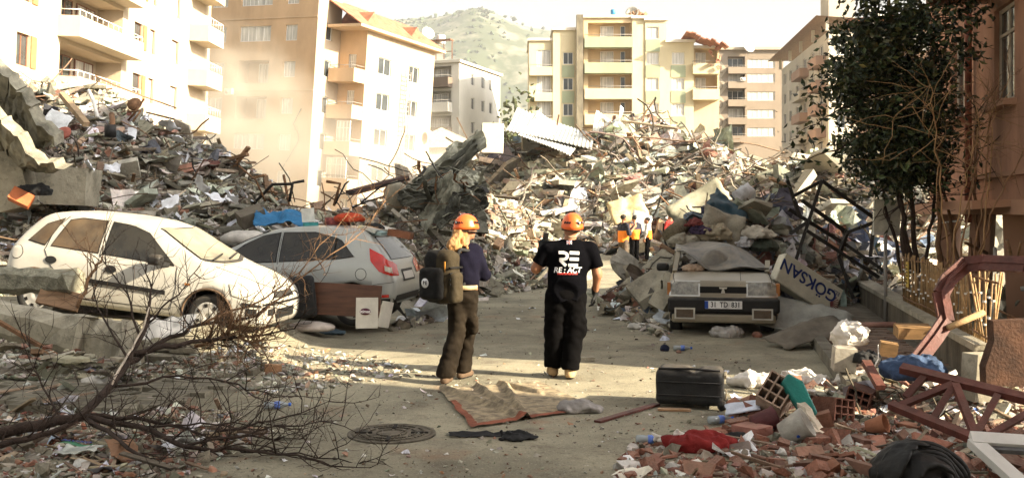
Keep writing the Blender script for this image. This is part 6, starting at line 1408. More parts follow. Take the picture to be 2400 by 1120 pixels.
for i in range(10):
    x0 = 880+i*26+random.uniform(-20, 20); y0 = 400+random.uniform(-10, 60); p = P(x0, y0, 23); pts = [p]; d = Vector((random.uniform(-1, 1), random.uniform(-.3, .3), random.uniform(.1, .8))).normalized()
    for k in range(7): d = (d+Vector((random.gauss(0, .35), random.gauss(0, .2), random.gauss(-.12, .25)))).normalized(); pts.append(pts[-1]+d*.22)
    T_(MB().tube(pts, .012, 4).build('loose_cable', m_iron), 'loose dark cable curling over the crumpled metal heap', 'cable', 'loose cables over the middle heap')
# ---- crumpled dark metal on the middle heap
m_wreck = M('crumpled dark sheet metal', (.07, .07, .052), .5, var=.6, scale=2.5, bump=.25, metal=.2, dust=.4, dustcol=(.2, .19, .14)); m_wreck2 = M('crumpled grey sheet metal', (.26, .26, .2), .5, var=.45, scale=3, bump=.2, metal=.3, dust=.3)
wk = empty('crushed_wreck', P(1040, 480, 24), label='heap of crumpled dark sheet metal rising in the middle of the rubble', cat='wreck')
def crumple(c, ax, ay, seed, mat, amp=.35, n=20, fq=1.6, rib=0.0):
    mb = MB(); c, ax, ay = Vector(c), Vector(ax), Vector(ay); nn = ax.cross(ay).normalized()
    def fn(u, v):
        a = abs(fbm(u*fq+seed, v*fq*1.4, seed))+.4*abs(fbm(u*fq*2.6, v*fq*2.6+seed, 2.)); e = fbm(u*2.2, v*2.2+seed, 9.)
        return c+ax*(u-.5+.08*e)+ay*(v-.5+.12*e)+nn*(amp*(a-.3)+rib*math.sin(v*14+seed)+amp*.3*math.sin(u*5+seed))
    mb.grid(fn, n, n, smooth=False); o = mb.build('metal_sheet', mat); solidify(o, .02); o.parent = wk; o.matrix_parent_inverse = Matrix.Translation(-wk.location); return o
for i, (x, y, Y, w, h, an) in enumerate(((1055, 385, 23.2, 2.0, .5, -38), (1040, 408, 22.9, 2.0, .45, -40), (1095, 352, 23.4, .9, .55, -40), (1005, 440, 22.6, 1.1, .6, -30), (1065, 440, 22.4, 1.2, .5, 12), (1108, 432, 22.6, .8, .5, 40), (1030, 470, 22.0, 1.2, .6, -50), (1085, 470, 22, 1.1, .55, -15), (985, 462, 22.3, .9, .5, 25), (1050, 495, 21.6, .8, .5, -60))):
    a = R(-an); crumple(P(x, y, Y), (w*math.cos(a), .2, w*math.sin(a)), (-.6*h*math.sin(a), .5, h*math.cos(a)), i*3.7, m_wreck2 if i in (0, 2, 5, 6) else m_wreck, .2, 20, 1.5, .05 if i < 3 else .02)
random.seed(14)
for i in range(34):
    p = P(random.uniform(965, 1135), random.uniform(385, 500), random.uniform(21.4, 22.4)); d = Vector((random.gauss(0, 1), random.gauss(0, .4), random.gauss(.2, .7))).normalized(); pts = [p]
    for k in range(5): d = (d+Vector((random.gauss(0, .35), random.gauss(0, .2), random.gauss(0, .35)))).normalized(); pts.append(pts[-1]+d*.16)
    mb = MB(); w_ = random.uniform(.03, .1)
    for a, b in zip(pts, pts[1:]): mb.beam(a, b, w_, .012)
    o = mb.build('torn_strip', random.choice([m_wreck, m_wreck2, m_rusty, m_iron])); o.parent = wk; o.matrix_parent_inverse = Matrix.Translation(-wk.location)
T_(MB().beam(P(820, 452, 23), P(950, 418, 24), .35, .12).build('timber_beam', M('charred timber', (.06, .035, .03), .9)), 'long dark timber lying left of the crumpled metal', 'timber'); T_(MB().lathe([(.16, 0), (.24, .35), (.2, .6), (.05, .68)], 12, P(922, 462, 22.5)-Vector((0, 0, .3)), (R(15), R(10), 0)).build('broken_jar', m_conc2), 'grey rounded pot half buried left of the crumpled metal', 'pot')
# ---- far heap: roof sheets, panel, post
m_zinc = M('galvanised roofing sheet', (.5, .5, .46), .45, var=.12, scale=.6, bump=.05, metal=.3)
def roofing(pts, label, mat=None, pitch=.26, amp=.03):
    a, b, c = [P(*p) for p in pts]; mb = MB(); n = ((b-a).cross(c-a)).normalized(); W = (c-a).length; k = int(W/pitch*6); L = (b-a).length; k2 = int(L/pitch*6)
    mb.grid(lambda u, v: a+(b-a)*u+(c-a)*v+n*(amp*math.sin(u*L/pitch*2*math.pi)+.25*math.sin(v*2.5+u*2)), k2, 8, smooth=True); o = mb.build('roof_sheet', mat or m_zinc); solidify(o, .02); return T_(o, label, 'roofing sheet')
roofing(((1212, 252, 62), (1395, 305, 59), (1186, 300, 57)), 'large pale corrugated roof sheet sliding off the far heap')
roofing(((1262, 262, 61.5), (1372, 318, 58), (1215, 310, 56)), 'corrugated roof sheet lying lower under the large pale one', M('bright roofing sheet', (.62, .62, .58), .4, var=.1, bump=.05, metal=.2))
roofing(((1398, 258, 60), (1480, 300, 58), (1390, 300, 57)), 'flat pale roof sheet behind the heap crest', M('white roofing sheet', (.66, .62, .52), .6, bump=.05))
pn = T_(MB().box(P(1155, 324, 54), (1.1, .5, 1.6), (0, R(2), R(-8))).build('upright_appliance', M('white panel', (.68, .63, .52), .7, var=.08)), 'upright white appliance panel standing on the far heap', 'panel'); 
for (x, y, Y, w, h, ry, mt, lb) in ((1470, 492, 40, 1.5, 1.0, -15, M('tan sheet', (.5, .38, .2), .7), 'tan sheet bent over above the rescue workers'), (1502, 520, 39, .8, .8, 20, m_zinc, 'pale metal sheet standing behind the rescue workers'), (1640, 485, 24, 1.5, .8, -30, M('grey green sheet', (.28, .27, .2), .7), 'grey green ribbed sheet on the clothing heap'), (1705, 495, 19, .85, .5, 40, M('blue steel sheet', (.05, .11, .15), .5, dust=.3), 'blue steel sheet folded over the clothing heap'), (1748, 478, 19.5, .7, .45, 60, M('white cloth', (.6, .6, .6), .8), 'white curved panel beside the blue steel sheet'), (1690, 535, 18.6, .8, .7, 20, m_conc2, 'concrete plate below the blue steel sheet')):
    sheetthing('bent_sheet', P(x, y, Y), w, h, mt, lb, 'sheet', .16, 1.6, (R(70), R(ry), R(8)), x, 10, .03, None, 0, .05)
T_(MB().beam(P(1817, 505, 21), P(1817, 442, 21), .08, .1).build('sign_post', M('pale green post', (.35, .4, .3), .7)), 'pale green post standing on the heap right of the sheets', 'post')
for i, (x, y, r, mt, lb) in enumerate(((1600, 560, .3, m_conc2, 'beige rug crumpled on the left flank of the clothing heap'), (1640, 530, .2, M('purple cloth', (.04, .025, .05), .9), 'purple cloth on the clothing heap'), (1632, 512, .16, M('faded red cloth', (.16, .04, .035), .9), 'red cloth near the top of the clothing heap'), (1665, 545, .4, M('beige blanket', (.34, .29, .2), .95), 'beige blanket draped on the clothing heap'), (1775, 540, .3, M('cream cloth', (.5, .45, .36), .9), 'cream cloth right of the concrete plate'), (1790, 570, .28, M('dark green cloth', (.06, .07, .05), .9), 'dark green cloth behind the crushed saloon roof'), (1735, 560, .25, M('white cloth', (.6, .6, .6), .8), 'white cloth behind the crushed saloon roof'))):
    lump('clothing', P(x, y, 18.4+i*.05)-Vector((0, 0, .15)), (r, r*.7, r*.5), mt, lb, 'clothing', .05, 11, i*1.7)
T_(MB().tube([P(1572, 552, 18.4), P(1598, 530, 19)], .16, 12).build('rolled_rug', M('olive carpet', (.16, .13, .08), .95, var=.4, scale=20)), 'rolled olive rug on the clothing heap near the workers', 'rug')
for i, (a, b, Y, h, lb) in enumerate((((1490, 690), (1560, 640), 17.4, .5, 'broken concrete slab leaning left of the crushed saloon, lowest'), ((1530, 640), (1575, 600), 18, .4, 'tilted concrete slab left of the crushed saloon, uppermost'), ((1540, 720), (1580, 650), 16.9, .35, 'cracked slab edge against the saloon front wing'))):
    p, q = P(*a, Y), P(*b, Y); d = q-p; mb = MB(); mb.box((p+q)/2, (d.length*1.1, h*1.1, .12), Euler((R(35), -math.atan2(d.z, d.x), R(8))), jit=.05); T_(mb.build('concrete_slab', m_conc2), lb, 'concrete slab')
lump('clothing', P(1678, 655, 15.2)-Vector((0, 0, .03)), (.11, .07, .03), M('brown rag', (.28, .13, .06), .9), 'brown rag lying on the saloon bonnet', 'rag', .012, 30, 1.)
lump('plastic_bag', P(1625, 632, 16.0)-Vector((0, 0, .06)), (.2, .15, .1), M('brownish bag', (.35, .25, .17), .6), 'brownish bag inside the saloon windscreen opening', 'bag', .02, 18, 3.)

# ---- steel frame, signs behind the saloon
fp = empty('collapsed_steelwork', P(1930, 640, 17.5), label='black steel frame collapsed over the rubble right of the saloon', cat='steelwork')
for i, (a, b) in enumerate((((1845, 422), (1873, 505)), ((1855, 462), (1926, 424)), ((1926, 424), (2050, 512)), ((2050, 512), (2040, 600)), ((1926, 424), (1852, 650)), ((1848, 490), (1985, 575)), ((1985, 575), (2080, 640)), ((1852, 548), (1900, 515)), ((1880, 470), (1985, 545)), ((1985, 545), (2050, 520)), ((1985, 545), (1965, 600)), ((1965, 600), (2000, 700)), ((1890, 540), (2060, 650)))):
    p, q = P(*a, 17.0+.1*(i % 4)), P(*b, 17.0+.12*(i % 3)); o = MB().beam(p, q, .055, .055).build('bar', m_iron); o.parent = fp; o.matrix_parent_inverse = Matrix.Translation(-fp.location)
sg = empty('shop_sign', P(1898, 668, 15.6), (R(-12), R(31), R(14)), 'fallen white shop sign upside down with blue letters GÖKSAN', 'sign')
sb_ = MB().box((0, .1, 0), (1.18, .2, .5)).build('box', M('yellowed sign plastic', (.5, .48, .38), .5, var=.15, dust=.2), sg); bevel(sb_, .015, 1)
decal('GÖKSAN', .27, (-.05, -.004, .06), (R(90), R(180), 0), M('navy letters', (.015, .03, .12), .6), sg, 'lettering', .003, bold=.004)
mb = MB()
for k in range(9): t = R(-60+15*k); mb.beam((.44, -.003, -.06), (.44+.16*math.cos(t), -.003, -.06+.16*math.sin(t)), .012, .004, (0, 1, 0))
mb.build('sprig_print', M('maroon letters', (.18, .05, .05), .6), sg); decal('ELiF', .09, (.47, -.004, .14), (R(90), R(180), 0), M('navy letters'), sg, 'lettering', .002)
T_(sheetthing('bent_sheet', P(1890, 735, 15)+Vector((0, .1, -.1)), 1.3, .8, M('pale grey sheet', (.36, .37, .33), .6, dust=.2), 'pale grey sheet lying below the fallen shop sign', 'sheet', .08, 2, (R(25), R(10), R(-25)), 2, 10, .01), 'pale grey sheet lying below the fallen shop sign', 'sheet')
sheetthing('bent_sheet', P(1890, 785, 13.4)+Vector((.1, .2, .0)), 1.2, .6, M('dull carpet', (.15, .13, .1), .95), 'dull flat mat hanging off the kerb behind the bag', 'mat', .06, 2, (R(8), R(-12), R(25)), 5, 10, .012)
wbd = empty('notice_board', P(2078, 560, 15.6), label='blank white board on a post before the dark tree', cat='board'); MB().box((0, 0, .36), (.46, .03, .52), (0, R(2), R(12))).build('panel', M('white board', (.62, .6, .5), .6), wbd); MB().tube([(0, .05, -1.3), (0, .05, .6)], .03, 8).build('post', m_rail, wbd); MB().box((0, .0, .08), (.47, .05, .05), (0, R(2), R(12))).build('trim', m_acw, wbd)

# ---- right pavement, wall and fence
kx = lambda Y: 3.65+.21*(Y-11.4)
fx = lambda Y: 4.77+.22*(Y-10.5)
pav = empty('pavement', (kx(10.05), 10.05, 0), label='raised pavement with grey kerb along the right side', cat='pavement'); pav['kind'] = 'structure'
mb = MB(); mb.add([Vector((kx(10.1)+.12, 10.1, .0)), Vector((fx(10.1), 10.1, 0)), Vector((fx(24), 24, 0)), Vector((kx(24)+.12, 24, 0)), Vector((kx(10.1)+.12, 10.1, .1)), Vector((fx(10.1), 10.1, .1)), Vector((fx(24), 24, .1)), Vector((kx(24)+.12, 24, .1))], [(4, 5, 6, 7), (0, 1, 5, 4), (3, 0, 4, 7)])
o = mb.build('bed', M('sandy paver bed', (.13, .11, .08), .95, var=.4, scale=4, bump=.6)); o.parent = pav; o.matrix_parent_inverse = Matrix.Translation(-pav.location)
us = Vector((.21, 1, 0)).normalized(); an = math.atan2(us.y, us.x)-math.pi/2; kbm = MB().box((0, 0, 0), (.15, .78, .2)).mesh('kerbstone', M('kerb stone', (.17, .155, .12), .9, var=.25, objrand=.15, bump=.5)); rv = MB().box((0, 0, 0), (.19, .115, .05)).mesh('paver', M('red grey paver', (.2, .13, .095), .9, var=.3, objrand=.3, bump=.4, dust=.3))
for i in range(18):
    Y = 10.2+i*.8*us.y; link('kerbstone', kbm, pav, Vector((kx(Y)+.06, Y, .055+random.uniform(-.006, .006)))-pav.location, (0, 0, an+random.uniform(-.01, .01)))
for i in range(44):
    for j in range(5):
        Y = 10.15+i*.122; x = kx(Y)+.26+j*.2+(.1 if i % 2 else 0)
        if x < fx(Y)-.2 and random.random() > .06: link('paver', rv, pav, Vector((x, Y, .106+random.uniform(0, .008)))-pav.location, (random.uniform(-.03, .03), random.uniform(-.03, .03), an))
lw = empty('garden_wall', (fx(14), 14, 0), label='low stained concrete garden wall under the iron fence', cat='wall')
uw = Vector((.22, 1, 0)).normalized(); mb = MB(); a, b = Vector((fx(9.9)+.12, 9.9, .22)), Vector((fx(22)+.12, 22, .22))
def child(mb, name, mat, root): o = mb.build(name, mat); o.parent = root; o.matrix_parent_inverse = Matrix.Translation(-root.location); return o
mb.beam(a, b, .24, .46); child(mb, 'wall_body', M('stained render', (.12, .1, .07), .95, var=.45, scale=2.5, bump=.5, stretch=(1, 1, .35)), lw); mb = MB(); mb.beam(a+Vector((0, 0, .25)), b+Vector((0, 0, .25)), .3, .07); child(mb, 'coping', m_conc2, lw)
fe = empty('iron_fence', (fx(13), 13, .5), label='rusty iron bar fence with white clips along the garden wall', cat='fence')
barm = MB().tube([(0, 0, 0), (0, 0, .68)], .0115, 5).mesh('bar', M('rusty fence bar', (.3, .19, .09), .8, var=.4, scale=9, objrand=.3)); clip = MB().box((0, 0, 0), (.02, .045, .02)).mesh('clip', m_acw)
n = 62
for i in range(n):
    Y = 9.75+i*(14.95-9.75)/n; q = Vector((fx(Y)+.12, Y, .505))-fe.location; lean = random.gauss(0, .035)+(.12*math.sin(i*.9) if Y < 11 else 0); o = link('bar', barm, fe, q, (lean*.6, lean, 0)); o.scale.z = random.uniform(.93, 1.08)
    if i % 2 == 0: link('clip', clip, fe, q+Vector((-.012, 0, .22+.05*math.sin(i))), (0, 0, 0)); link('clip', clip, fe, q+Vector((-.012, 0, .45+.04*math.sin(i*1.3))), (0, 0, 0))
for z in (.06, .64):
    mb = MB(); mb.tube([Vector((fx(Y)+.12, Y, .505+z+.012*math.sin(Y*3))) for Y in np.linspace(9.6, 15, 12)], .013, 5); child(mb, 'rail', m_rusty, fe)
ys = empty('fence_notice', Vector((fx(14.35)+.08, 14.35, .93)), (0, 0, math.atan2(us.y, us.x)), 'narrow yellow notice tied to the iron fence', 'sign'); MB().box((0, 0, 0), (.17, .012, .36)).build('plate', M('yellow plate', (.55, .38, .08), .6), ys)
for k in range(6): MB().box((0, .008, .13-.05*k), (.1, .004, .018)).build('printed_line', m_ink, ys)
# bent red oxide frame leaning on the fence
br = MB(); pts = [P(2148, 846, 9.3), P(2190, 792, 9.4), P(2217, 752, 9.5), P(2205, 690, 9.6), P(2222, 655, 9.65), P(2262, 620, 9.7), P(2300, 616, 9.6), P(2400, 620, 9.2), P(2480, 624, 9.0)]
for a_, b_ in zip(pts, pts[1:]): br.beam(a_, b_+(b_-a_).normalized()*.02, .15, .045, (0, -1, .2)); br.beam(a_+Vector((.0, -.03, .02)), b_+Vector((0, -.03, .02)), .03, .03, (0, -1, .2))
T_(br.build('bent_door_frame', m_rust), 'bent red oxide steel frame leaning against the iron fence', 'steel frame')
T_(MB().tube([P(2222, 768, 9.4), P(2305, 732, 9.5)], .03, 10).build('wooden_pole', M('pale pole', (.4, .26, .13), .8)), 'short pale pole propped on the bent red frame', 'pole')
bs = MB(); c = [P(2328, 752, 8.6), P(2420, 748, 8.6), P(2430, 905, 8.6), P(2312, 905, 8.6), P(2310, 860, 8.6), P(2330, 800, 8.6)]; poly = [(p.x, p.z) for p in c]; bs.prism(poly, (0, .12, 0), (0, 8.6, 0)); T_(bs.build('rusty_plate', M('rust brown plate', (.06, .028, .015), .8, var=.6, scale=4, bump=.4)), 'rust brown panel standing broken at the right edge', 'panel')
T_(MB().box(P(2296, 880, 9.0), (.2, .22, .42), (0, R(3), R(10)), jit=.02).build('concrete_pier', m_conc2), 'small concrete pier at the end of the garden wall', 'pier')
T_(MB().tube([P(1990, 762, 12.4), P(2100, 760, 12.2)], .035, 10).build('plastic_pipe', M('dull pink pipe', (.25, .14, .11), .7)), 'dull pink pipe lying along the foot of the garden wall', 'pipe')
T_(MB().box(P(2140, 776, 10.7), (.36, .2, .12), (R(10), 0, R(-6))).build('timber_board', M('honey veneer', (.27, .16, .07), .6, stretch=(.5, 5, 5))), 'honey coloured veneer board lying before the garden wall', 'board')
T_(MB().box(P(2082, 818, 10.2), (.17, .12, .14), (R(5), R(8), R(-14))).build('drawer', M('honey veneer'), None), 'small tan drawer front behind the white cabinet', 'drawer')
T_(MB().box(P(1978, 840, 10.3), (.22, .2, .24), (R(3), R(4), R(-8))).build('cabinet', M('dirty white metal', (.36, .33, .27), .6, var=.35, scale=6, bump=.2, dust=.3)), 'small white cabinet standing on the kerb pavement', 'cabinet')
lump('plastic_bag', P(1992, 795, 10.9)-Vector((0, 0, .06)), (.2, .14, .17), m_plastic, 'bulging pale plastic bag on the pavement above the white cabinet', 'plastic bag', .022, 24, 1.2, .013)
lump('clothing', P(2030, 838, 10.2)-Vector((0, 0, .05)), (.16, .12, .08), m_strap, 'black cloth beside the white cabinet', 'clothing', .02, 20, 2.)
lump('clothing', P(2140, 872, 9.1)-Vector((0, 0, .06)), (.3, .2, .13), M('denim', (.045, .075, .14), .95, var=.35, scale=7, bump=.4), 'blue denim and checked cloth heap below the bent red frame', 'clothing', .03, 15, .9)
lump('plastic_bag', onp(2010, 905), (.26, .15, .1), m_plastic, 'crumpled pale plastic sheet at the kerb end', 'plastic bag', .03, 20, 5.)
mb = MB()
for a_, b_ in (((2058, 808), (2044, 870)), ((2044, 870), (2048, 930))): mb.tube([P(*a_, 9.8), P((a_[0]+b_[0])/2+8, (a_[1]+b_[1])/2, 9.7), P(*b_, 9.5)], .006, 5)
T_(mb.build('loose_cable', m_plastic), 'thin pale cord hanging from the bulging bag', 'cord')
T_(MB().beam(P(2030, 848, 9.2), P(2064, 908, 8.8), .08, .05).build('timber_plank', m_rust), 'short red painted plank leaning right of the kerb end', 'plank')

# ---- near right: truss, window frame, tyre, bricks and household things
tr2 = empty('roof_truss', G(2250, 1030), label='red oxide steel roof truss lying on the bricks at the lower right', cat='truss')
def Pt(x, y, Y): return P(x, y, Y)
for nm, a_, b_, w in (('chord', (2112, 862, 8.35), (2460, 948, 7.6), .085), ('chord', (2088, 948, 8.1), (2290, 1030, 7.45), .08), ('web', (2168, 880, 8.2), (2122, 930, 8.15), .055), ('web', (2234, 900, 8.0), (2110, 950, 8.05), .055), ('web', (2236, 900, 8.0), (2184, 985, 7.8), .05), ('web', (2238, 900, 8.0), (2286, 1020, 7.5), .06), ('web', (2338, 925, 7.8), (2286, 1020, 7.5), .05), ('web', (2440, 950, 7.6), (2300, 1030, 7.4), .05)):
    child(MB().beam(P(*a_), P(*b_), w, w*.7, (0, -.6, 1)), nm, m_rust, tr2)
wf = empty('window_frame', G(2300, 1080), label='broken white window frame corner in the lower right corner', cat='window frame')
child(MB().beam(P(2275, 1028, 7.0), P(2480, 1042, 6.9), .1, .06, (0, -.7, 1)), 'rail', m_acw, wf); child(MB().beam(P(2282, 1034, 7.0), P(2400, 1140, 6.5), .1, .06, (0, -.7, 1)), 'stile', m_acw, wf); child(MB().beam(P(2290, 1050, 6.95), P(2480, 1062, 6.85), .03, .04, (0, -.7, 1)), 'glazing_bead', M('grey gasket', (.15, .15, .15), .7), wf)
def coil(Q):
    c = np.array((.06, .0, -.02)); q = Q-c; rad = np.sqrt(q[..., 0]**2+q[..., 2]**2+(.35*q[..., 1])**2); d = sd_ell(Q, (0, 0, .04), (.29, .22, .22)); return np.maximum(d+.028*np.sin(rad*62+2.5*np.sin(q[..., 0]*7))*np.clip(.4-q[..., 1]*5, 0, 1)+sd_wrinkle(Q, .02, 10, 1.)+sd_wrinkle(Q, .008, 31, 2.), -Q[..., 2])
T_(link('ribbed_hose', sdf_mesh('ribbed_hose', coil, (-.36, -.3, -.02), (.36, .3, .34), .011, M('black ribbed rubber', (.012, .012, .011), .6, var=.3, bump=.2)), None, G(2140, 1122), (0, 0, R(15))), 'black ribbed rubber hose bundled at the lower right edge', 'hose')
m_rib = M('black ribbed rubber')
hs_c = G(2145, 1118)
for k in range(6):
    r_ = .30-.03*k; mb = MB(); mb.tube([hs_c+Vector((r_*math.cos(t)+.012*math.sin(5*t+k), -.13-.022*k+.05*math.sin(t), .02+r_*.78*math.sin(t))) for t in np.linspace(.0, math.pi*1.0, 18)], .02, 7); o = mb.build('rib', m_rib); hb0 = bpy.data.objects['ribbed_hose']; o.parent = hb0; o.matrix_parent_inverse = (Matrix.Translation(hb0.location) @ Euler(hb0.rotation_euler).to_matrix().to_4x4()).inverted()
def hollow(c, rot, label, mat=m_brickm, dims=(.2, .3, .19)):
    e = empty('hollow_brick', c, rot, label, 'brick'); w, L, h = dims
    mb = MB()
    for i in range(4): mb.box((-w/2+w*i/3, 0, h/2), (.014, L, h))
    for j in range(4): mb.box((0, .0008, h*j/3), (w+.012, L-.002, .014))
    mb.build('brick_body', mat, e); MB().box((0, L*.3, h/2), (w-.01, .01, h-.01)).build('hollow_shade', m_dark, e); return e  # dark plate across the hollows; its colour stands for the shade inside
hollow(P(1800, 955, 8.6)-Vector((0, 0, .02)), (R(-35), R(25), R(-30)), 'large hollow brick block standing on end beside the white pot', M('pale hollow brick', (.36, .26, .19), .92, var=.3, bump=.4), (.22, .42, .26))
hollow(G(1952, 985)+Vector((0, 0, .0)), (R(-8), R(10), R(20)), 'red hollow brick half broken before the teal crate piece'); hollow(G(2010, 960)+Vector((0, 0, .02)), (0, R(15), R(-30)), 'dark hollow brick below the truss end', M('dark brick', (.14, .07, .05), .92))
tc_ = MB(); tc_.prism([(-.05, 0), (.07, .02), (.12, .3), (.05, .42), (-.04, .38)], (0, .1, 0), (0, 0, 0)); o = tc_.build('crate_piece', M('teal plastic', (.015, .17, .14), .45)); o.location = P(1905, 970, 8.3)-Vector((0, 0, .04)); o.rotation_euler = (R(-25), R(-28), R(10)); bevel(o, .015); T_(o, 'teal plastic piece leaning among the bricks', 'plastic piece')
T_(beamthing(P(1850, 905, 8.7), P(1925, 1015, 7.9), .08, .06, 'pale plaster covered lath lying beside the teal plastic piece', M('plastered lath', (.55, .47, .36), .9, bump=.4), 'plastered_lath', .01), 'pale plaster covered lath lying beside the teal plastic piece', 'lath')
pt = MB(); pt.lathe([(.09, 0), (.12, .2), (.125, .22), (.11, .22), (.085, .02)], 20); o = pt.build('plant_pot', M('off white plastic', (.4, .38, .33), .5, var=.3, scale=5), None, G(1835, 1035)+Vector((0, 0, .06)), (R(35), R(50), R(20))); T_(o, 'off white bucket tipped over at the foot of the bricks', 'bucket'); MB().lathe([(.014, 0), (.014, .004)], 10, (0, -.123, .12), (R(90), 0, 0)).build('button', m_blue, o)
pt = MB(); pt.lathe([(.07, 0), (.09, .18), (.1, .19), (.085, .19), (.06, .02)], 20); T_(pt.build('plant_pot', M('dark maroon pot', (.1, .03, .03), .6), None, G(1765, 1015)+Vector((0, 0, .08)), (R(20), R(75), R(30))), 'dark maroon pot lying beside the off white bucket', 'pot')
pt = MB(); pt.lathe([(.05, 0), (.075, .15), (.08, .16), (.065, .155), (.045, .02)], 20); T_(pt.build('plant_pot', M('terracotta pot', (.36, .15, .08), .85), None, G(2055, 1020)+Vector((-.08, 0, .07)), (R(60), R(50), R(30))), 'terracotta flower pot on its side below the truss', 'pot')
T_(sheetthing('book', G(1742, 985)+Vector((0, 0, .1)), .3, .22, M('blue white paper', (.62, .66, .74), .7), 'open white folder lying on the maroon pot', 'folder', .02, 2, (R(10), R(-12), R(-15)), 1, 8, .012), 'open white folder lying on the maroon pot', 'folder')
lump('clothing', G(1640, 1055), (.28, .15, .09), M('red cloth', (.2, .018, .016), .95, bump=.4), 'crumpled red cloth among the broken bricks', 'clothing', .03, 15, 3.3)
lump('clothing', G(1715, 1035), (.12, .08, .04), m_strap, 'small black cloth beside the crumpled red cloth', 'clothing', .02, 20, 1.3)
for i, (x, y, r) in enumerate(((1760, 905, .24), (1830, 902, .2), (1880, 890, .2), (1915, 905, .17), (1575, 1045, .14))):
    lump('plastic_bag', onp(x, y), (r, r*.55, r*.42), m_plastic, ('flat pale plastic bag right of the suitcase', 'pale plastic bag, second right of the suitcase', 'peaked pale plastic bag near the kerb end', 'small pale bag touching the kerb end', 'small grey bag left of the red cloth')[i], 'plastic bag', .035, 18, i*2.1)
def bottle(c, rot, label, cap=(.03, .12, .5), s=1.0):
    e = empty('bottle', c, rot, label, 'bottle'); MB().lathe([(.02, 0), (.033, .008), (.033, .06), (.029, .075), (.033, .09), (.033, .15), (.014, .2), (.013, .215)], 14).build('body', M('clear bottle plastic', (.3, .33, .33), .2, var=.1, bump=0, spec=.7), e); MB().lathe([(.0155, .213), (.0155, .236)], 12).build('cap', M('cap %.2f' % cap[2], cap, .5), e); MB().lathe([(.0338, .09), (.0338, .14)], 14).build('wrapper', M('label %.2f' % cap[2], tuple(min(1, c_+.1) for c_ in cap), .5), e); e.scale = (s,)*3; return e
for i, (x, y, rz_, lb) in enumerate(((1578, 822, 80, 'clear bottle lying beside the dark ball on the road'), (1660, 995, 100, 'clear bottle lying left of the maroon pot'), (1870, 1015, 60, 'blue labelled bottle before the off white bucket'), (1945, 945, 70, 'blue bottle between the teal piece and bricks'), (2250, 975, 80, 'clear bottle under the truss webs'), (1490, 1040, 75, 'clear bottle left of the small grey bag'), (618, 960, 95, 'clear bottle near the branch tips'), (245, 880, 60, 'clear bottle at the fallen tree crotch'), (965, 738, 75, 'clear bottle behind the silver hatchback bumper'))):
    p = onp(x, y); bottle(p+Vector((0, 0, .04)), (0, R(90), R(rz_-80)), lb, (.03, .12, .5), 1.05)
lump('ball', onp(1558, 822), (.06, .06, .055), M('dark blue knit', (.015, .02, .045), .95, bump=.5), 'dark blue knitted ball on the road', 'ball', .004, 40, 1.)
lump('plastic_bag', onp(1500, 770), (.2, .1, .06), M('clear film', (.5, .48, .43), .3), 'clear plastic bag on the road left of the saloon', 'plastic bag', .02, 20, 7.); lump('plastic_bag', onp(1705, 790), (.25, .15, .1), M('grey film', (.35, .33, .3), .3), 'grey plastic bag with rubbish under the saloon bumper', 'plastic bag', .03, 16, 8.)
lump('brick_lump', onp(1775, 790), (.07, .06, .06), m_brickm, 'single reddish stone under the saloon corner', 'stone', .01, 20, 2.)
# suitcase lying on the road
su = empty('suitcase', G(1618, 950), (0, 0, R(-14)), 'black wheeled suitcase lying on its side on the sunlit road', 'suitcase')
link('shell', sdf_mesh('shell', lambda Q: sd_box(Q, (0, 0, .2), (.31, .2, .165), .06)+sd_wrinkle(Q, .006, 12, 1.)+np.where(Q[..., 2] > .3, .035*np.exp(-((Q[..., 0]-.05)/.05)**2), 0), (-.38, -.28, 0), (.38, .28, .45), .013, M('black luggage cloth', (.018, .018, .017), .6, var=.3, bump=.2, dust=.18)), su)
m_lug = M('dusty grey rail', (.2, .17, .12), .6)
MB().box((.325, .0, .3), (.02, .26, .035)).build('handle', m_lug, su); MB().box((.33, 0, .12), (.012, .1, .08)).build('vent_plate', m_lug, su)
for y in (-.17, .17): MB().lathe([(.045, -.02), (.045, .02)], 14, (.3, y, .045), (R(90), 0, 0)).build('wheel', m_blackpl, su)
for z in (.13, .25): MB().tube([(-.3, -.205, z), (.3, -.205, z)], .008, 5).build('piping', m_blackpl, su)
MB().tube([(-.28, -.16, .365), (0, -.18, .375), (.28, -.16, .365)], .012, 5).build('piping', m_blackpl, su)
# manhole, rug, rags, plank
mh = empty('manhole_cover', G(918, 1018), label='round cast iron manhole cover set in the road', cat='manhole cover'); m_cast = M('worn cast iron', (.085, .075, .055), .7, var=.35, scale=10, bump=.4, metal=.3, dust=.3)
MB().lathe([(.36, .0), (.36, .018), (.335, .018), (.33, .01)], 48).build('ring', m_cast, mh); MB().lathe([(.322, .0), (.322, .014)], 40).build('lid', m_cast, mh)
rt = MB()
for r_ in (.27, .2, .12):
    for k in range(40):
        if k % 5 == 0: continue
        t = 2*math.pi*k/40; rt.box((r_*math.cos(t), r_*math.sin(t), .018), (.014, r_*.13, .01), (0, 0, t))
ro_ = rt.build('raised_ribs', m_cast, mh); ro_['kind'] = 'stuff'
for t in (0, math.pi/2, math.pi, 1.5*math.pi): MB().box((.23*math.cos(t), .23*math.sin(t), .02), (.14, .03, .01), (0, 0, t)).build('pick_slot', m_dark, mh)
m_rug = M('dusty carpet brightened for sun', (.42, .34, .22), .97, var=.4, scale=9, bump=.6, bscale=70, col2=(.16, .13, .09)); rg = empty('rug', G(1190, 945), label='dusty rug, coloured bright as if sunlit, with red border, rucked into folds on the road', cat='rug')  # carpet colour lightened to carry the sunlight on the folds
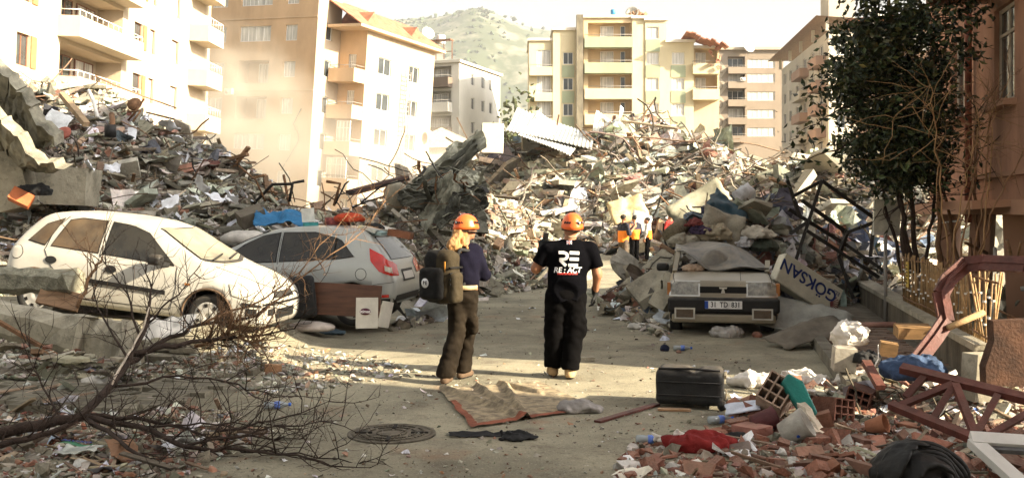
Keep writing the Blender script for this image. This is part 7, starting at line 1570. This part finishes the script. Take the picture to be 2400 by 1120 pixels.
C4 = [G(1030, 915), G(1265, 895), G(1395, 960), G(1105, 1005)]; fo = [((1026, 910), (1240, 988)), ((1108, 900), (1222, 985)), ((1126, 892), (1262, 925)), ((1185, 905), (1215, 960))]
fo = [(G(*a_), G(*b_)) for a_, b_ in fo]
def rugpt(u, v, dz=0):
    p = C4[0]*(1-u)*(1-v)+C4[1]*u*(1-v)+C4[2]*u*v+C4[3]*(1-u)*v; h = 0
    for a_, b_ in fo:
        d = b_-a_; t = max(0, min(1, (p-a_).dot(d)/d.length_squared)); s = (p-(a_+d*t)).length; h = max(h, .05*math.exp(-(s/.032)**2))
    return (p.x+.02*fbm(p.x*4, p.y*4), p.y+.02*fbm(p.x*4, p.y*4, 3), .012+h+.012*abs(fbm(p.x*6, p.y*6, 5))+dz)
mb = MB(); mb.grid(rugpt, 70, 60); o = child(mb, 'pile', m_rug, rg); mb = MB()
m_bord = M('brick red border', (.24, .08, .045), .97, var=.3, bump=.4)
mb.grid(lambda u, v: rugpt(u, .94+.06*v, .006), 60, 4); mb.grid(lambda u, v: rugpt(.06*u, .35+.6*v, .006), 4, 40); child(mb, 'border', m_bord, rg)
lump('clothing', G(1355, 965), (.22, .11, .075), M('grey cloth', (.27, .25, .23), .95, bump=.4), 'grey cloth bundle left on the rug corner', 'clothing', .025, 16, 4.2)
lump('clothing', G(1215, 1030), (.16, .09, .04), m_strap, 'black rag knot on the road below the rug', 'clothing', .025, 18, 5.2); sheetthing('clothing', G(1125, 1022), .5, .09, m_strap, 'long black strip of cloth trailing left of the rag knot', 'clothing', .03, 5, (0, 0, R(6)), 2, 12)
T_(MB().beam(G(1400, 990)+Vector((0, 0, .01)), G(1540, 950)+Vector((0, 0, .015)), .07, .018).build('timber_plank', m_rust), 'thin reddish lath reaching from the rug to the suitcase', 'plank'); T_(MB().box(G(1580, 962)+Vector((0, 0, .012)), (.3, .08, .016), (0, 0, R(-8))).build('timber_plank', m_woodm), 'short brown board under the suitcase edge', 'plank')
T_(MB().box(G(1377, 846)+Vector((0, 0, .03)), (.17, .12, .05), (0, 0, R(3))).build('brick', m_conc2), 'pale block on the road right of the man', 'block')
T_(lump('orange_cap', onp(998, 745), (.05, .03, .02), m_vest, 'small orange scrap on the road behind the woman', 'scrap', .006, 40, 1.), 'small orange scrap on the road behind the woman', 'scrap')
# printed pack and litter at the lower left
pkx = sheetthing('printed_pack', G(190, 1068)+Vector((0, 0, .03)), .34, .18, M('white printed film', (.6, .62, .56), .4), 'crushed white and green pack lettered PAVYKO in the foreground', 'packaging', .04, 4, (0, 0, R(-12)), 4, 12); gp = MB(); gp.grid(lambda u, v: (-.15+.3*u, -.085+.06*v, .075+.012*math.sin(u*7)), 8, 3); gp.build('green_band', M('green film', (.03, .2, .1), .4), pkx); decal('PAVYKO', .06, (-.02, -.02, .085), (0, R(4), R(6)), M('navy print'), pkx, 'lettering', .001, bold=.002)
sheetthing('carton_flap', G(285, 1075)+Vector((0, 0, .05)), .2, .34, M('brown cardboard', (.25, .14, .08), .9), 'torn brown cardboard under the dark branches', 'cardboard', .06, 3, (R(12), R(20), R(40)), 6, 10)
lump('plastic_bag', onp(235, 905), (.2, .12, .07), m_plastic, 'pale plastic bag by the trunk of the fallen tree', 'plastic bag', .025, 20, 1.); lump('plastic_bag', onp(560, 760), (.22, .12, .1), M('white sack', (.68, .64, .58), .8), 'white sack in the sun below the white hatchback', 'sack', .03, 16, 4.)
sheetthing('plastic_sheet', onp(395, 790)+Vector((0, 0, .08)), .5, .5, m_plastic, 'white plastic sheet beside the squared block', 'plastic sheet', .12, 3, (R(25), 0, 0), 7, 12)
T_(MB().box(onp(640, 872)+Vector((0, 0, .045)), (.18, .1, .09), (0, R(5), R(20))).build('brick', M('brick brightened for sun', (.42, .24, .13), .9), None), 'single pale brick on the road left of the woman\'s shadow', 'brick')  # brick colour lightened for the sun it lies in
sheetthing('paper_roll', onp(235, 888)+Vector((0, .1, .06)), .5, .1, M('pale violet paper', (.5, .48, .62), .8), 'rolled pale violet paper against the pavers', 'paper', .03, 2, (0, 0, R(-25)), 3, 8)

# ---- scattered fragments on the ground
def ground_pts(n, poly):
    xs = [p[0] for p in poly]; ys = [p[1] for p in poly]; out = []
    while len(out) < n:
        x, y = random.uniform(min(xs), max(xs)), random.uniform(min(ys), max(ys)); c = False
        for (x1, y1), (x2, y2) in zip(poly, poly[1:]+poly[:1]):
            if (y1 > y) != (y2 > y) and x < (x2-x1)*(y-y1)/(y2-y1)+x1: c = not c
        if c: out.append(onp(x, y))
    return np.array([tuple(p) for p in out])
random.seed(11)
PR = [(1440, 1120), (1480, 1040), (1700, 1000), (1760, 930), (1880, 905), (1960, 900), (2100, 880), (2400, 860), (2400, 1120)]; PLf = [(0, 880), (250, 930), (520, 960), (640, 1010), (420, 1120), (0, 1120)]; PM = [(250, 880), (600, 800), (900, 840), (1000, 880), (620, 930), (420, 900)]
PV = [(0, 800), (380, 860), (300, 960), (0, 900)]; PROAD = [(430, 1120), (640, 900), (900, 760), (1050, 690), (1400, 640), (1560, 780), (1900, 880), (1700, 960), (1450, 1120)]; PK = [(900, 780), (1100, 660), (1270, 615), (1285, 660), (1130, 700), (1000, 760)]; PK2 = [(1400, 700), (1480, 660), (1590, 720), (1560, 800), (1440, 740)]
PLATE = [(.27, .115, .075), (.2, .085, .06), (.31, .16, .11), (.15, .075, .055), (.24, .13, .1), (.22, .18, .14)]; WHITE = [(.62, .6, .56), (.55, .5, .44), (.5, .47, .42)]
PRH = [(1880, 930), (1960, 890), (2120, 860), (2400, 850), (2400, 1010), (2000, 1000)]
def mound(a):
    c = G(2160, 945); d = np.sqrt(((a[:, 0]-c.x)/1.3)**2+((a[:, 1]-c.y)/.9)**2); return np.clip(.2*(1-d), 0, .2)
def field(label, specs):
    parts = []
    for poly, n, fam, s0, cols, tilt in specs:
        a = ground_pts(n, poly); s = s0*np.minimum(RNG.lognormal(-.1, .65, n), 3.2)*(a[:, 1]/9)**.5; a[:, 2] += s*.1+mound(a)*RNG.uniform(.5, 1, len(a)); parts.append(scatter(fam, a, s, shade(cols, n, .2), tilt))
    V, T, C = merge(parts); return tag(link('debris', tri_mesh('debris', V, T, mat_rub, C)), label, 'debris', kind='stuff')
field('small broken brick and plaster covering the lower right ground', [(PR, 3200, 'flat', .04, PLATE, .7), (PR, 1400, 'flat', .03, GREY, .7), (PR, 900, 'flat', .04, WHITE, .6), (PR, 1200, 'chunk', .022, WHITE, None), (PR, 1500, 'chunk', .025, PLATE, None), (PR, 130, 'paper', .09, PAPER, .4), (PR, 120, 'brick', .1, PLATE, .7), (PR, 300, 'slab', .1, PLATE, .6), (PR, 120, 'plank', .2, WOOD, .3), (PR, 700, 'chunk', .05, GREY, None), (PRH, 1500, 'flat', .06, GREY, .7), (PRH, 900, 'flat', .05, PLATE, .7), (PRH, 120, 'plank', .25, WOOD, .4), (PRH, 70, 'paper', .12, PAPER, .5), (PRH, 80, 'wire', .3, [(.05, .04, .03)], .5), (PRH, 90, 'slab', .14, GREY, .5)])
field('plaster crumbs and brick bits under the fallen tree', [(PLf, 1500, 'flat', .04, PLATE, .6), (PLf, 900, 'flat', .05, GREY, .6), (PLf, 400, 'flat', .045, WHITE, .6), (PLf, 80, 'paper', .09, PAPER, .4), (PV, 500, 'flat', .06, GREY, .5), (PV, 150, 'slab', .12, GREY, .4), (PM, 1300, 'flat', .035, GREY, .6), (PM, 450, 'flat', .035, WHITE, .6), (PM, 350, 'flat', .035, BRICK, .6), (PLf, 100, 'plank', .22, WOOD, .3)])
field('grit and crumbs strewn over the street', [(PROAD, 1500, 'flat', .02, GREY, .6), (PROAD, 500, 'flat', .018, [(.08, .06, .04), (.12, .08, .05)], .6), (PROAD, 60, 'paper', .045, PAPER, .3), (PROAD, 260, 'flat', .025, BRICK, .6), (PK, 900, 'flat', .07, GREY, .6), (PK, 130, 'paper', .16, PAPER, .5), (PK2, 700, 'flat', .07, GREY, .6), (PK2, 90, 'paper', .15, PAPER, .5), (PK2, 150, 'flat', .07, BRICK, .6)])
a = ground_pts(90, PR); strew('brick_shard', flm, a, RNG.uniform(.1, .2, len(a)), 'broken red brick shard on the lower right ground', 'brick shard', 'brick shards on the lower right ground', .5, .12)
a = ground_pts(40, PR); strew('roof_tile_piece', sm[:0] or piece_meshes('slab', m_brickm, 8), a, RNG.uniform(.14, .26, len(a)), 'flat broken piece of red roof tile on the lower right ground', 'tile piece', 'roof tile pieces on the lower right ground', .5, .1)
a = ground_pts(34, PR); strew('half_brick', bmz, a, RNG.uniform(.12, .2, len(a)), 'half of a red brick on the lower right ground', 'brick', 'half bricks on the lower right ground', .7, .15)
a = ground_pts(30, PR); strew('plaster_lump', piece_meshes('chunk', M('white plaster', (.6, .58, .53), .9, objrand=.15, bump=.3), 8), a, RNG.uniform(.06, .13, len(a)), 'lump of white plaster among the brick shards', 'plaster lump', 'plaster lumps among the brick shards', None, .2)
a = ground_pts(40, PLf+[]); strew('concrete_chunk', cm, a, RNG.uniform(.07, .16, len(a)), 'small concrete chunk on the ground under the fallen tree', 'concrete chunk', 'concrete chunks under the fallen tree', None, .2)
a = ground_pts(26, PV); strew('brick_shard', flm, a, RNG.uniform(.09, .16, len(a)), 'brick shard on the pavers below the long beam', 'brick shard', 'brick shards on the left pavers', .5, .12)
a = ground_pts(40, PK); strew('concrete_chunk', cm, a, RNG.uniform(.15, .35, len(a)), 'concrete chunk at the foot of the heap behind the woman', 'concrete chunk', 'concrete chunks at the heap foot', None, .2)
a = ground_pts(36, PK2); strew('concrete_chunk', cm, a, RNG.uniform(.12, .3, len(a)), 'concrete chunk on the road left of the crushed saloon', 'concrete chunk', 'concrete chunks left of the saloon', None, .2)
a = ground_pts(24, PM+[]); strew('paper_sheet', pp, a, RNG.uniform(.06, .13, len(a)), 'paper scrap on the sunlit road edge before the white hatchback', 'paper', 'paper scraps on the sunlit road edge', .4, .15)
# debris in the caved in ground floor and garden
random.seed(31)
for i in range(26):
    Y = random.uniform(12, 18.5); b_ = fl(Y)+nS*random.uniform(-.9, .8); q = b_+uS*random.uniform(-1.2, 1.2)+nS*random.uniform(-.5, .5)+Vector((0, 0, random.uniform(-.2, .5))); z0 = random.uniform(.5, 1.7); T_(MB().tube([b_+Vector((0, 0, z0)), q+Vector((0, 0, z0))], random.choice([.015, .025, .035]), 6).build('loose_pole', random.choice([m_rail, m_rusty, m_woodm, m_acw])), 'pole or pipe tangled in the caved in ground floor of the salmon house', 'pole', 'poles in the caved in ground floor')
a = np.array([tuple(fl(y)+nS*random.uniform(-.7, 1.5)) for y in np.linspace(11.5, 19, 60)]); a[:, 2] = RNG.uniform(.05, .5, 60); strew('concrete_chunk', cm, a, RNG.uniform(.2, .5, 60), 'concrete chunk in the caved in ground floor of the salmon house', 'concrete chunk', 'concrete chunks in the caved in floor', None, .2)
aw = MB(); p = fl(13.1); aw.prism([(0, 0), (.75, .06), (.75, .14), (0, .12)], uS*2.6, p-nS*.75+Vector((0, 0, 1.86)), tuple(nS), (0, 0, 1)); T_(aw.build('awning_slab', s_tr), 'broken salmon canopy slab sticking out over the fence', 'slab')

# ---- leafy tree beside the salmon house
m_leaf = M('dark glossy leaves', (.02, .03, .01), .45, var=.2, scale=3, bump=0, spec=.35, attr=True)
random.seed(3)
lt = empty('leafy_tree', P(2150, 650, 15.2), label='dark leafy tree with many thin stems before the salmon house', cat='tree')
tips = []
for i, (bx0, bx1, ty0) in enumerate(((2128, 2090, 150), (2142, 2060, 120), (2150, 2120, 60), (2205, 2190, 40), (2248, 2180, 130), (2115, 2010, 200), (2290, 2285, 250), (2170, 2215, 20))):
    Y = 15.0+.25*(i % 3); mb = MB(); ln = limb(mb, [P(bx0, 640, Y), P(bx0*.6+bx1*.4, 480, Y+.1), P(bx0*.3+bx1*.7, 320, Y-.1), P(bx1, ty0, Y)], .045 if i < 4 else .03, .008, 6, .03, 5); child(mb, 'trunk', m_rusty if i in (3, 4, 6) else m_bark, lt)
    mb = MB(); br_ = []
    for k in range(5, len(ln)):
        for r_ in range(2):
            d = Vector((random.gauss(0, 1), random.gauss(0, .6), random.gauss(.15, .5))).normalized(); L = random.uniform(.35, .95); pts = [ln[k]]
            for q in range(4): d = (d+Vector((random.gauss(0, .25), random.gauss(0, .25), random.gauss(0, .2)))).normalized(); pts.append(pts[-1]+d*(L/4))
            mb.tube(pts, [.012, .009, .007, .005, .003], 4); br_ += pts[2:]
    child(mb, 'branch', m_bark, lt)
    if i != 6: tips += br_
for (x0, y0, x1, y1) in ((2020, 200, 1880, 230), (2010, 330, 1830, 410), (2010, 240, 1850, 330), (2020, 215, 1960, 160)):
    mb = MB(); ln = limb(mb, [P(x0, y0, 14.8), P((x0+x1)/2, (y0+y1)/2-8, 14.5), P(x1, y1, 14.3)], .014, .004, 5, .03, 5); child(mb, 'branch', m_bark, lt); tips += [p for p in ln[3:] for _ in (0,)]
LV, LT = [], []
def leaf(p, d, s):
    d = d.normalized(); sd = d.cross(Vector((random.gauss(0, 1), random.gauss(0, 1), random.gauss(0, 1)))).normalized(); nn = sd.cross(d); k = len(LV)
    LV.extend([p, p+d*(.5*s)+sd*(.24*s)+nn*(.06*s), p+d*s-nn*(.08*s), p+d*(.5*s)-sd*(.24*s)+nn*(.06*s)]); LT.extend([(k, k+1, k+2), (k, k+2, k+3)])
for c in tips:
    px = 1200+c.x*F/c.y; py = HZ-(c.z-CZ)*F/c.y
    dens = 16 if 1960 < px < 2215 and py < 420 else (7 if px < 1960 else 3)
    if py > 425: dens = 1
    for _ in range(int(dens*random.uniform(.5, 1.6))):
        p = c+Vector((random.gauss(0, .12), random.gauss(0, .12), random.gauss(0, .11))); leaf(p, Vector((random.gauss(0, 1), random.gauss(0, 1), random.gauss(-.35, .8))), random.uniform(.08, .15))
for _ in range(420):
    px, py = random.uniform(1950, 2250), random.uniform(-30, 450); e = ((px-2085)/128)**2+((py-205)/255)**2+.9*fbm(px*.018, py*.018, 6.)
    if e > 1: continue
    c = P(px, py, random.uniform(14.5, 15.7))
    for _ in range(random.randint(14, 40)): leaf(c+Vector((random.gauss(0, .11), random.gauss(0, .13), random.gauss(0, .1))), Vector((random.gauss(0, 1), random.gauss(0, 1), random.gauss(-.35, .8))), random.uniform(.08, .15))
for _ in range(60):
    c = P(random.uniform(2180, 2300), random.uniform(0, 170), random.uniform(14.3, 15.2))
    for _ in range(random.randint(3, 12)): leaf(c+Vector((random.gauss(0, .1), random.gauss(0, .12), random.gauss(0, .09))), Vector((random.gauss(0, 1), random.gauss(0, 1), random.gauss(-.35, .8))), random.uniform(.08, .15))
child_o = link('crown', tri_mesh('crown', np.array([tuple(v) for v in LV]), np.array(LT), m_leaf, np.repeat(shade([(.022, .036, .013), (.04, .055, .018), (.015, .024, .01), (.07, .07, .025)], len(LV)//4, .3), 4, 0))); child_o.parent = lt; child_o.matrix_parent_inverse = Matrix.Translation(-lt.location)
# bare shrub before the facade
bs_ = empty('bare_shrub', P(2240, 650, 12.6), label='leafless shrub with pale arching twigs before the salmon house wall', cat='shrub'); random.seed(8); m_twig = M('pale twig', (.32, .2, .1), .85, var=.3)
for i in range(7):
    mb = MB(); x = random.uniform(2180, 2300); tx = x+random.uniform(-150, 170); ty = random.uniform(150, 330); ln = limb(mb, [P(x, 640, 12.6), P(x*.6+tx*.4, 470, 12.6), P(x*.2+tx*.8, ty+70, 12.5), P(tx, ty, 12.4)], .014, .004, 5, .03, 5); twigs(mb, ln[6:], 1, .5, .0055, -.1, 1, 1.1); child(mb, 'stem', m_twig if i % 2 else m_bark2, bs_)
mb = MB(); 
for i in range(26):
    p = P(random.uniform(2090, 2330), random.uniform(180, 400), 12.5); pts = [p]; d = Vector((random.gauss(0, 1), random.gauss(0, .3), random.gauss(0, .7))).normalized()
    for k in range(6): d = (d+Vector((random.gauss(0, .2), random.gauss(0, .1), random.gauss(-.08, .2)))).normalized(); pts.append(pts[-1]+d*.11)
    mb.tube(pts, [.006, .005, .005, .004, .004, .003, .002], 4)
o = child(mb, 'twig_tangle', m_twig, bs_); o['kind'] = 'stuff'
# trees between the far buildings, dishes, tanks and air conditioners
def blob_tree(c, r, label, n=420, cols=((.05, .06, .025), (.08, .09, .04))):
    e = empty('far_tree', c, label=label, cat='tree'); a = RNG.normal(0, .42, (n, 3))*np.array(r); a[:, 2] += r[2]*1.25; V, T, C = scatter('flat', a, RNG.uniform(.5, 1.1, n)*r[0]*.3, shade(cols, n, .3)); link('crown', tri_mesh('crown', V, T, M('far foliage', (.06, .08, .03), .95, attr=True, bump=0), C), e); MB().tube([(0, 0, 0), (0, 0, r[2]*1.2)], [.3, .15], 6).build('trunk', m_bark, e)
blob_tree(Vector((P(1208, 300, 100).x, 100, 0)), (2.4, 2.4, 6.5), 'dusky tree between the grey white block and the yellow block'); blob_tree(Vector((P(1190, 300, 104).x, 104, 0)), (1.6, 1.6, 4.5), 'lower dusky tree beside the grey white block')
def dish(c, r, rz_, label):
    e = empty('satellite_dish', c, (0, 0, rz_), label, 'satellite dish'); mb = MB(); n = 20; vs = []; 
    for i in range(5):
        t = i/4
        for j in range(n): a = 2*math.pi*j/n; vs.append((r*t*math.cos(a), -.28*r*t*t, r*t*math.sin(a)))
    mb.add(vs, [(i*n+j, i*n+(j+1) % n, (i+1)*n+(j+1) % n, (i+1)*n+j) for i in range(4) for j in range(n)], 0, True); o = mb.build('reflector', M('grey dish metal', (.4, .38, .33), .5), e); solidify(o, .02); o.rotation_euler = (R(-20), 0, 0); MB().tube([(0, 0, -.7*r), (0, -.7*r, .1*r)], .03*r+.01, 5).build('arm', m_rail, e); MB().tube([(0, .1*r, 0), (0, .15*r, -1.3*r)], .04*r+.01, 6).build('mast', m_rail, e)
dish(P(2052, 50, 83.2), 1.15, R(35), 'large satellite dish showing left of the dark tree top'); dish(P(1754, 112, 164), 1.0, R(20), 'satellite dish on the grey brown block roof'); dish(P(1482, 32, 114), .75, R(-20), 'satellite dish on the yellow block roof'); dish(P(1002, 80, 118), .8, R(30), 'satellite dish on the grey white block roof'); wq = oC+uB*on_face(982, oC, uB)+uA*.5; dish(Vector((wq.x+.063*zz(318, wq.y), wq.y, zz(318, wq.y))), .5, R(60), 'satellite dish low on the bright side wall')
def tank(c, s, mat, label):
    e = empty('water_tank', c, label=label, cat='water tank'); MB().lathe([(.45*s, 0), (.5*s, .1*s), (.5*s, .9*s), (.45*s, s)], 14, (0, 0, .8*s)).build('drum', mat, e)
    for x, y in ((-.4, -.4), (.4, -.4), (-.4, .4), (.4, .4)): MB().beam((x*s, y*s, 0), (x*s, y*s, .8*s), .08*s).build('leg', m_rail, e)
tank(P(1033, 122, 119), 1.1, m_acw, 'white water tank on the grey white block roof'); tank(P(1437, 44, 114), .55, M('blue drum', (.04, .2, .4), .5), 'small blue tank on the yellow block roof'); 
def aircon(c, rz_, label):
    e = empty('air_conditioner', c, (0, 0, rz_), label, 'air conditioner'); MB().box((0, 0, 0), (.8, .3, .55)).build('case', m_acw, e); MB().lathe([(.2, 0), (.2, .015)], 16, (-.12, -.155, 0), (R(90), 0, 0)).build('fan_grille', m_rail, e)
wq = oA+uA*sA(537)-nA*.25; aircon(Vector((wq.x+.063*zz(215, wq.y)-.6, wq.y, zz(215, wq.y))), R(-27), 'air conditioner under a window of the tan block'); aircon(P(1741, 186, 163.9), 0, 'air conditioner on the grey brown block balcony'); aircon(P(300, 108, 57)+Vector((.3, 0, 0)), R(92), 'air conditioner on the bright cream block, lower one'); aircon(P(406, 36, 65)+Vector((.3, 0, 0)), R(92), 'air conditioner on the bright cream block, upper one')
rs = MB(); 
for i in range(14): rs.box(P(1478+i*2.5, 40+random.uniform(-8, 4), 114), (random.uniform(.2, .9), .6, random.uniform(.1, .5)), (random.uniform(0, 3), random.uniform(0, 3), 0))
tag(rs.build('roof_junk', m_woodm), 'broken timbers heaped on the yellow block roof', 'timber', kind='stuff')
# ---------------------------------------------------------------- air
def volume(name, col, dens, noise_scale=None, aniso=0.0, lo=.45, hi=.7, rad=None):
    m = bpy.data.materials.new(name); m.use_nodes = True; nt = m.node_tree; nt.nodes.clear()
    o = nt.nodes.new('ShaderNodeOutputMaterial'); v = nt.nodes.new('ShaderNodeVolumePrincipled'); v.inputs['Color'].default_value = (*col, 1); v.inputs['Density'].default_value = dens; v.inputs['Anisotropy'].default_value = aniso
    nt.links.new(v.outputs[0], o.inputs['Volume'])
    if noise_scale:
        tc = nt.nodes.new('ShaderNodeTexCoord'); n = nt.nodes.new('ShaderNodeTexNoise'); n.inputs['Scale'].default_value = noise_scale; n.inputs['Detail'].default_value = 3
        mr = nt.nodes.new('ShaderNodeMapRange'); mr.inputs[1].default_value = lo; mr.inputs[2].default_value = hi; mr.inputs[3].default_value = 0; mr.inputs[4].default_value = dens
        nt.links.new(tc.outputs['Object'], n.inputs['Vector']); nt.links.new(n.outputs['Fac'], mr.inputs[0])
        ln = nt.nodes.new('ShaderNodeVectorMath'); ln.operation = 'LENGTH'; nt.links.new(tc.outputs['Object'], ln.inputs[0])
        fall = nt.nodes.new('ShaderNodeMapRange'); fall.inputs[1].default_value = 1.0; fall.inputs[2].default_value = .15; fall.inputs[3].default_value = 0; fall.inputs[4].default_value = 1
        nt.links.new(ln.outputs['Value'], fall.inputs[0])
        mu = nt.nodes.new('ShaderNodeMath'); mu.operation = 'MULTIPLY'; nt.links.new(mr.outputs[0], mu.inputs[0]); nt.links.new(fall.outputs[0], mu.inputs[1]); nt.links.new(mu.outputs[0], v.inputs['Density'])
    return m
hz_mb = MB().box((0, 300, 199), (7400, 7700, 402)); ho = hz_mb.build('haze', volume('pale warm air', (.93, .97, 1.0), .0002)); tag(ho, 'thin warm haze hanging over the town', 'haze', kind='stuff')
def dust(c, r, dens, seed):
    mb = MB(); mb.lathe([(math.sin(math.pi*i/10)+.001, -math.cos(math.pi*i/10)) for i in range(11)], 20)
    o = mb.build('dust_cloud', volume('drifting dust', (1.0, .9, .74), dens, 2.2, 0, .36, .62)); o.location = c; o.scale = r; o.rotation_euler = (0, 0, seed); return tag(o, None, None, kind='stuff')
tag(dust(P(600, 400, 70), (15, 5, 7.5), .24, .3), 'low cloud of golden dust drifting before the tan block', 'dust')
tag(dust(P(560, 210, 74), (11, 4, 5.5), .16, 1.3), 'wisp of golden dust rising past the tan block windows', 'dust')
tag(dust(P(960, 420, 76), (9, 5, 6), .2, 2.1), 'dust hanging low before the bright side wall', 'dust')
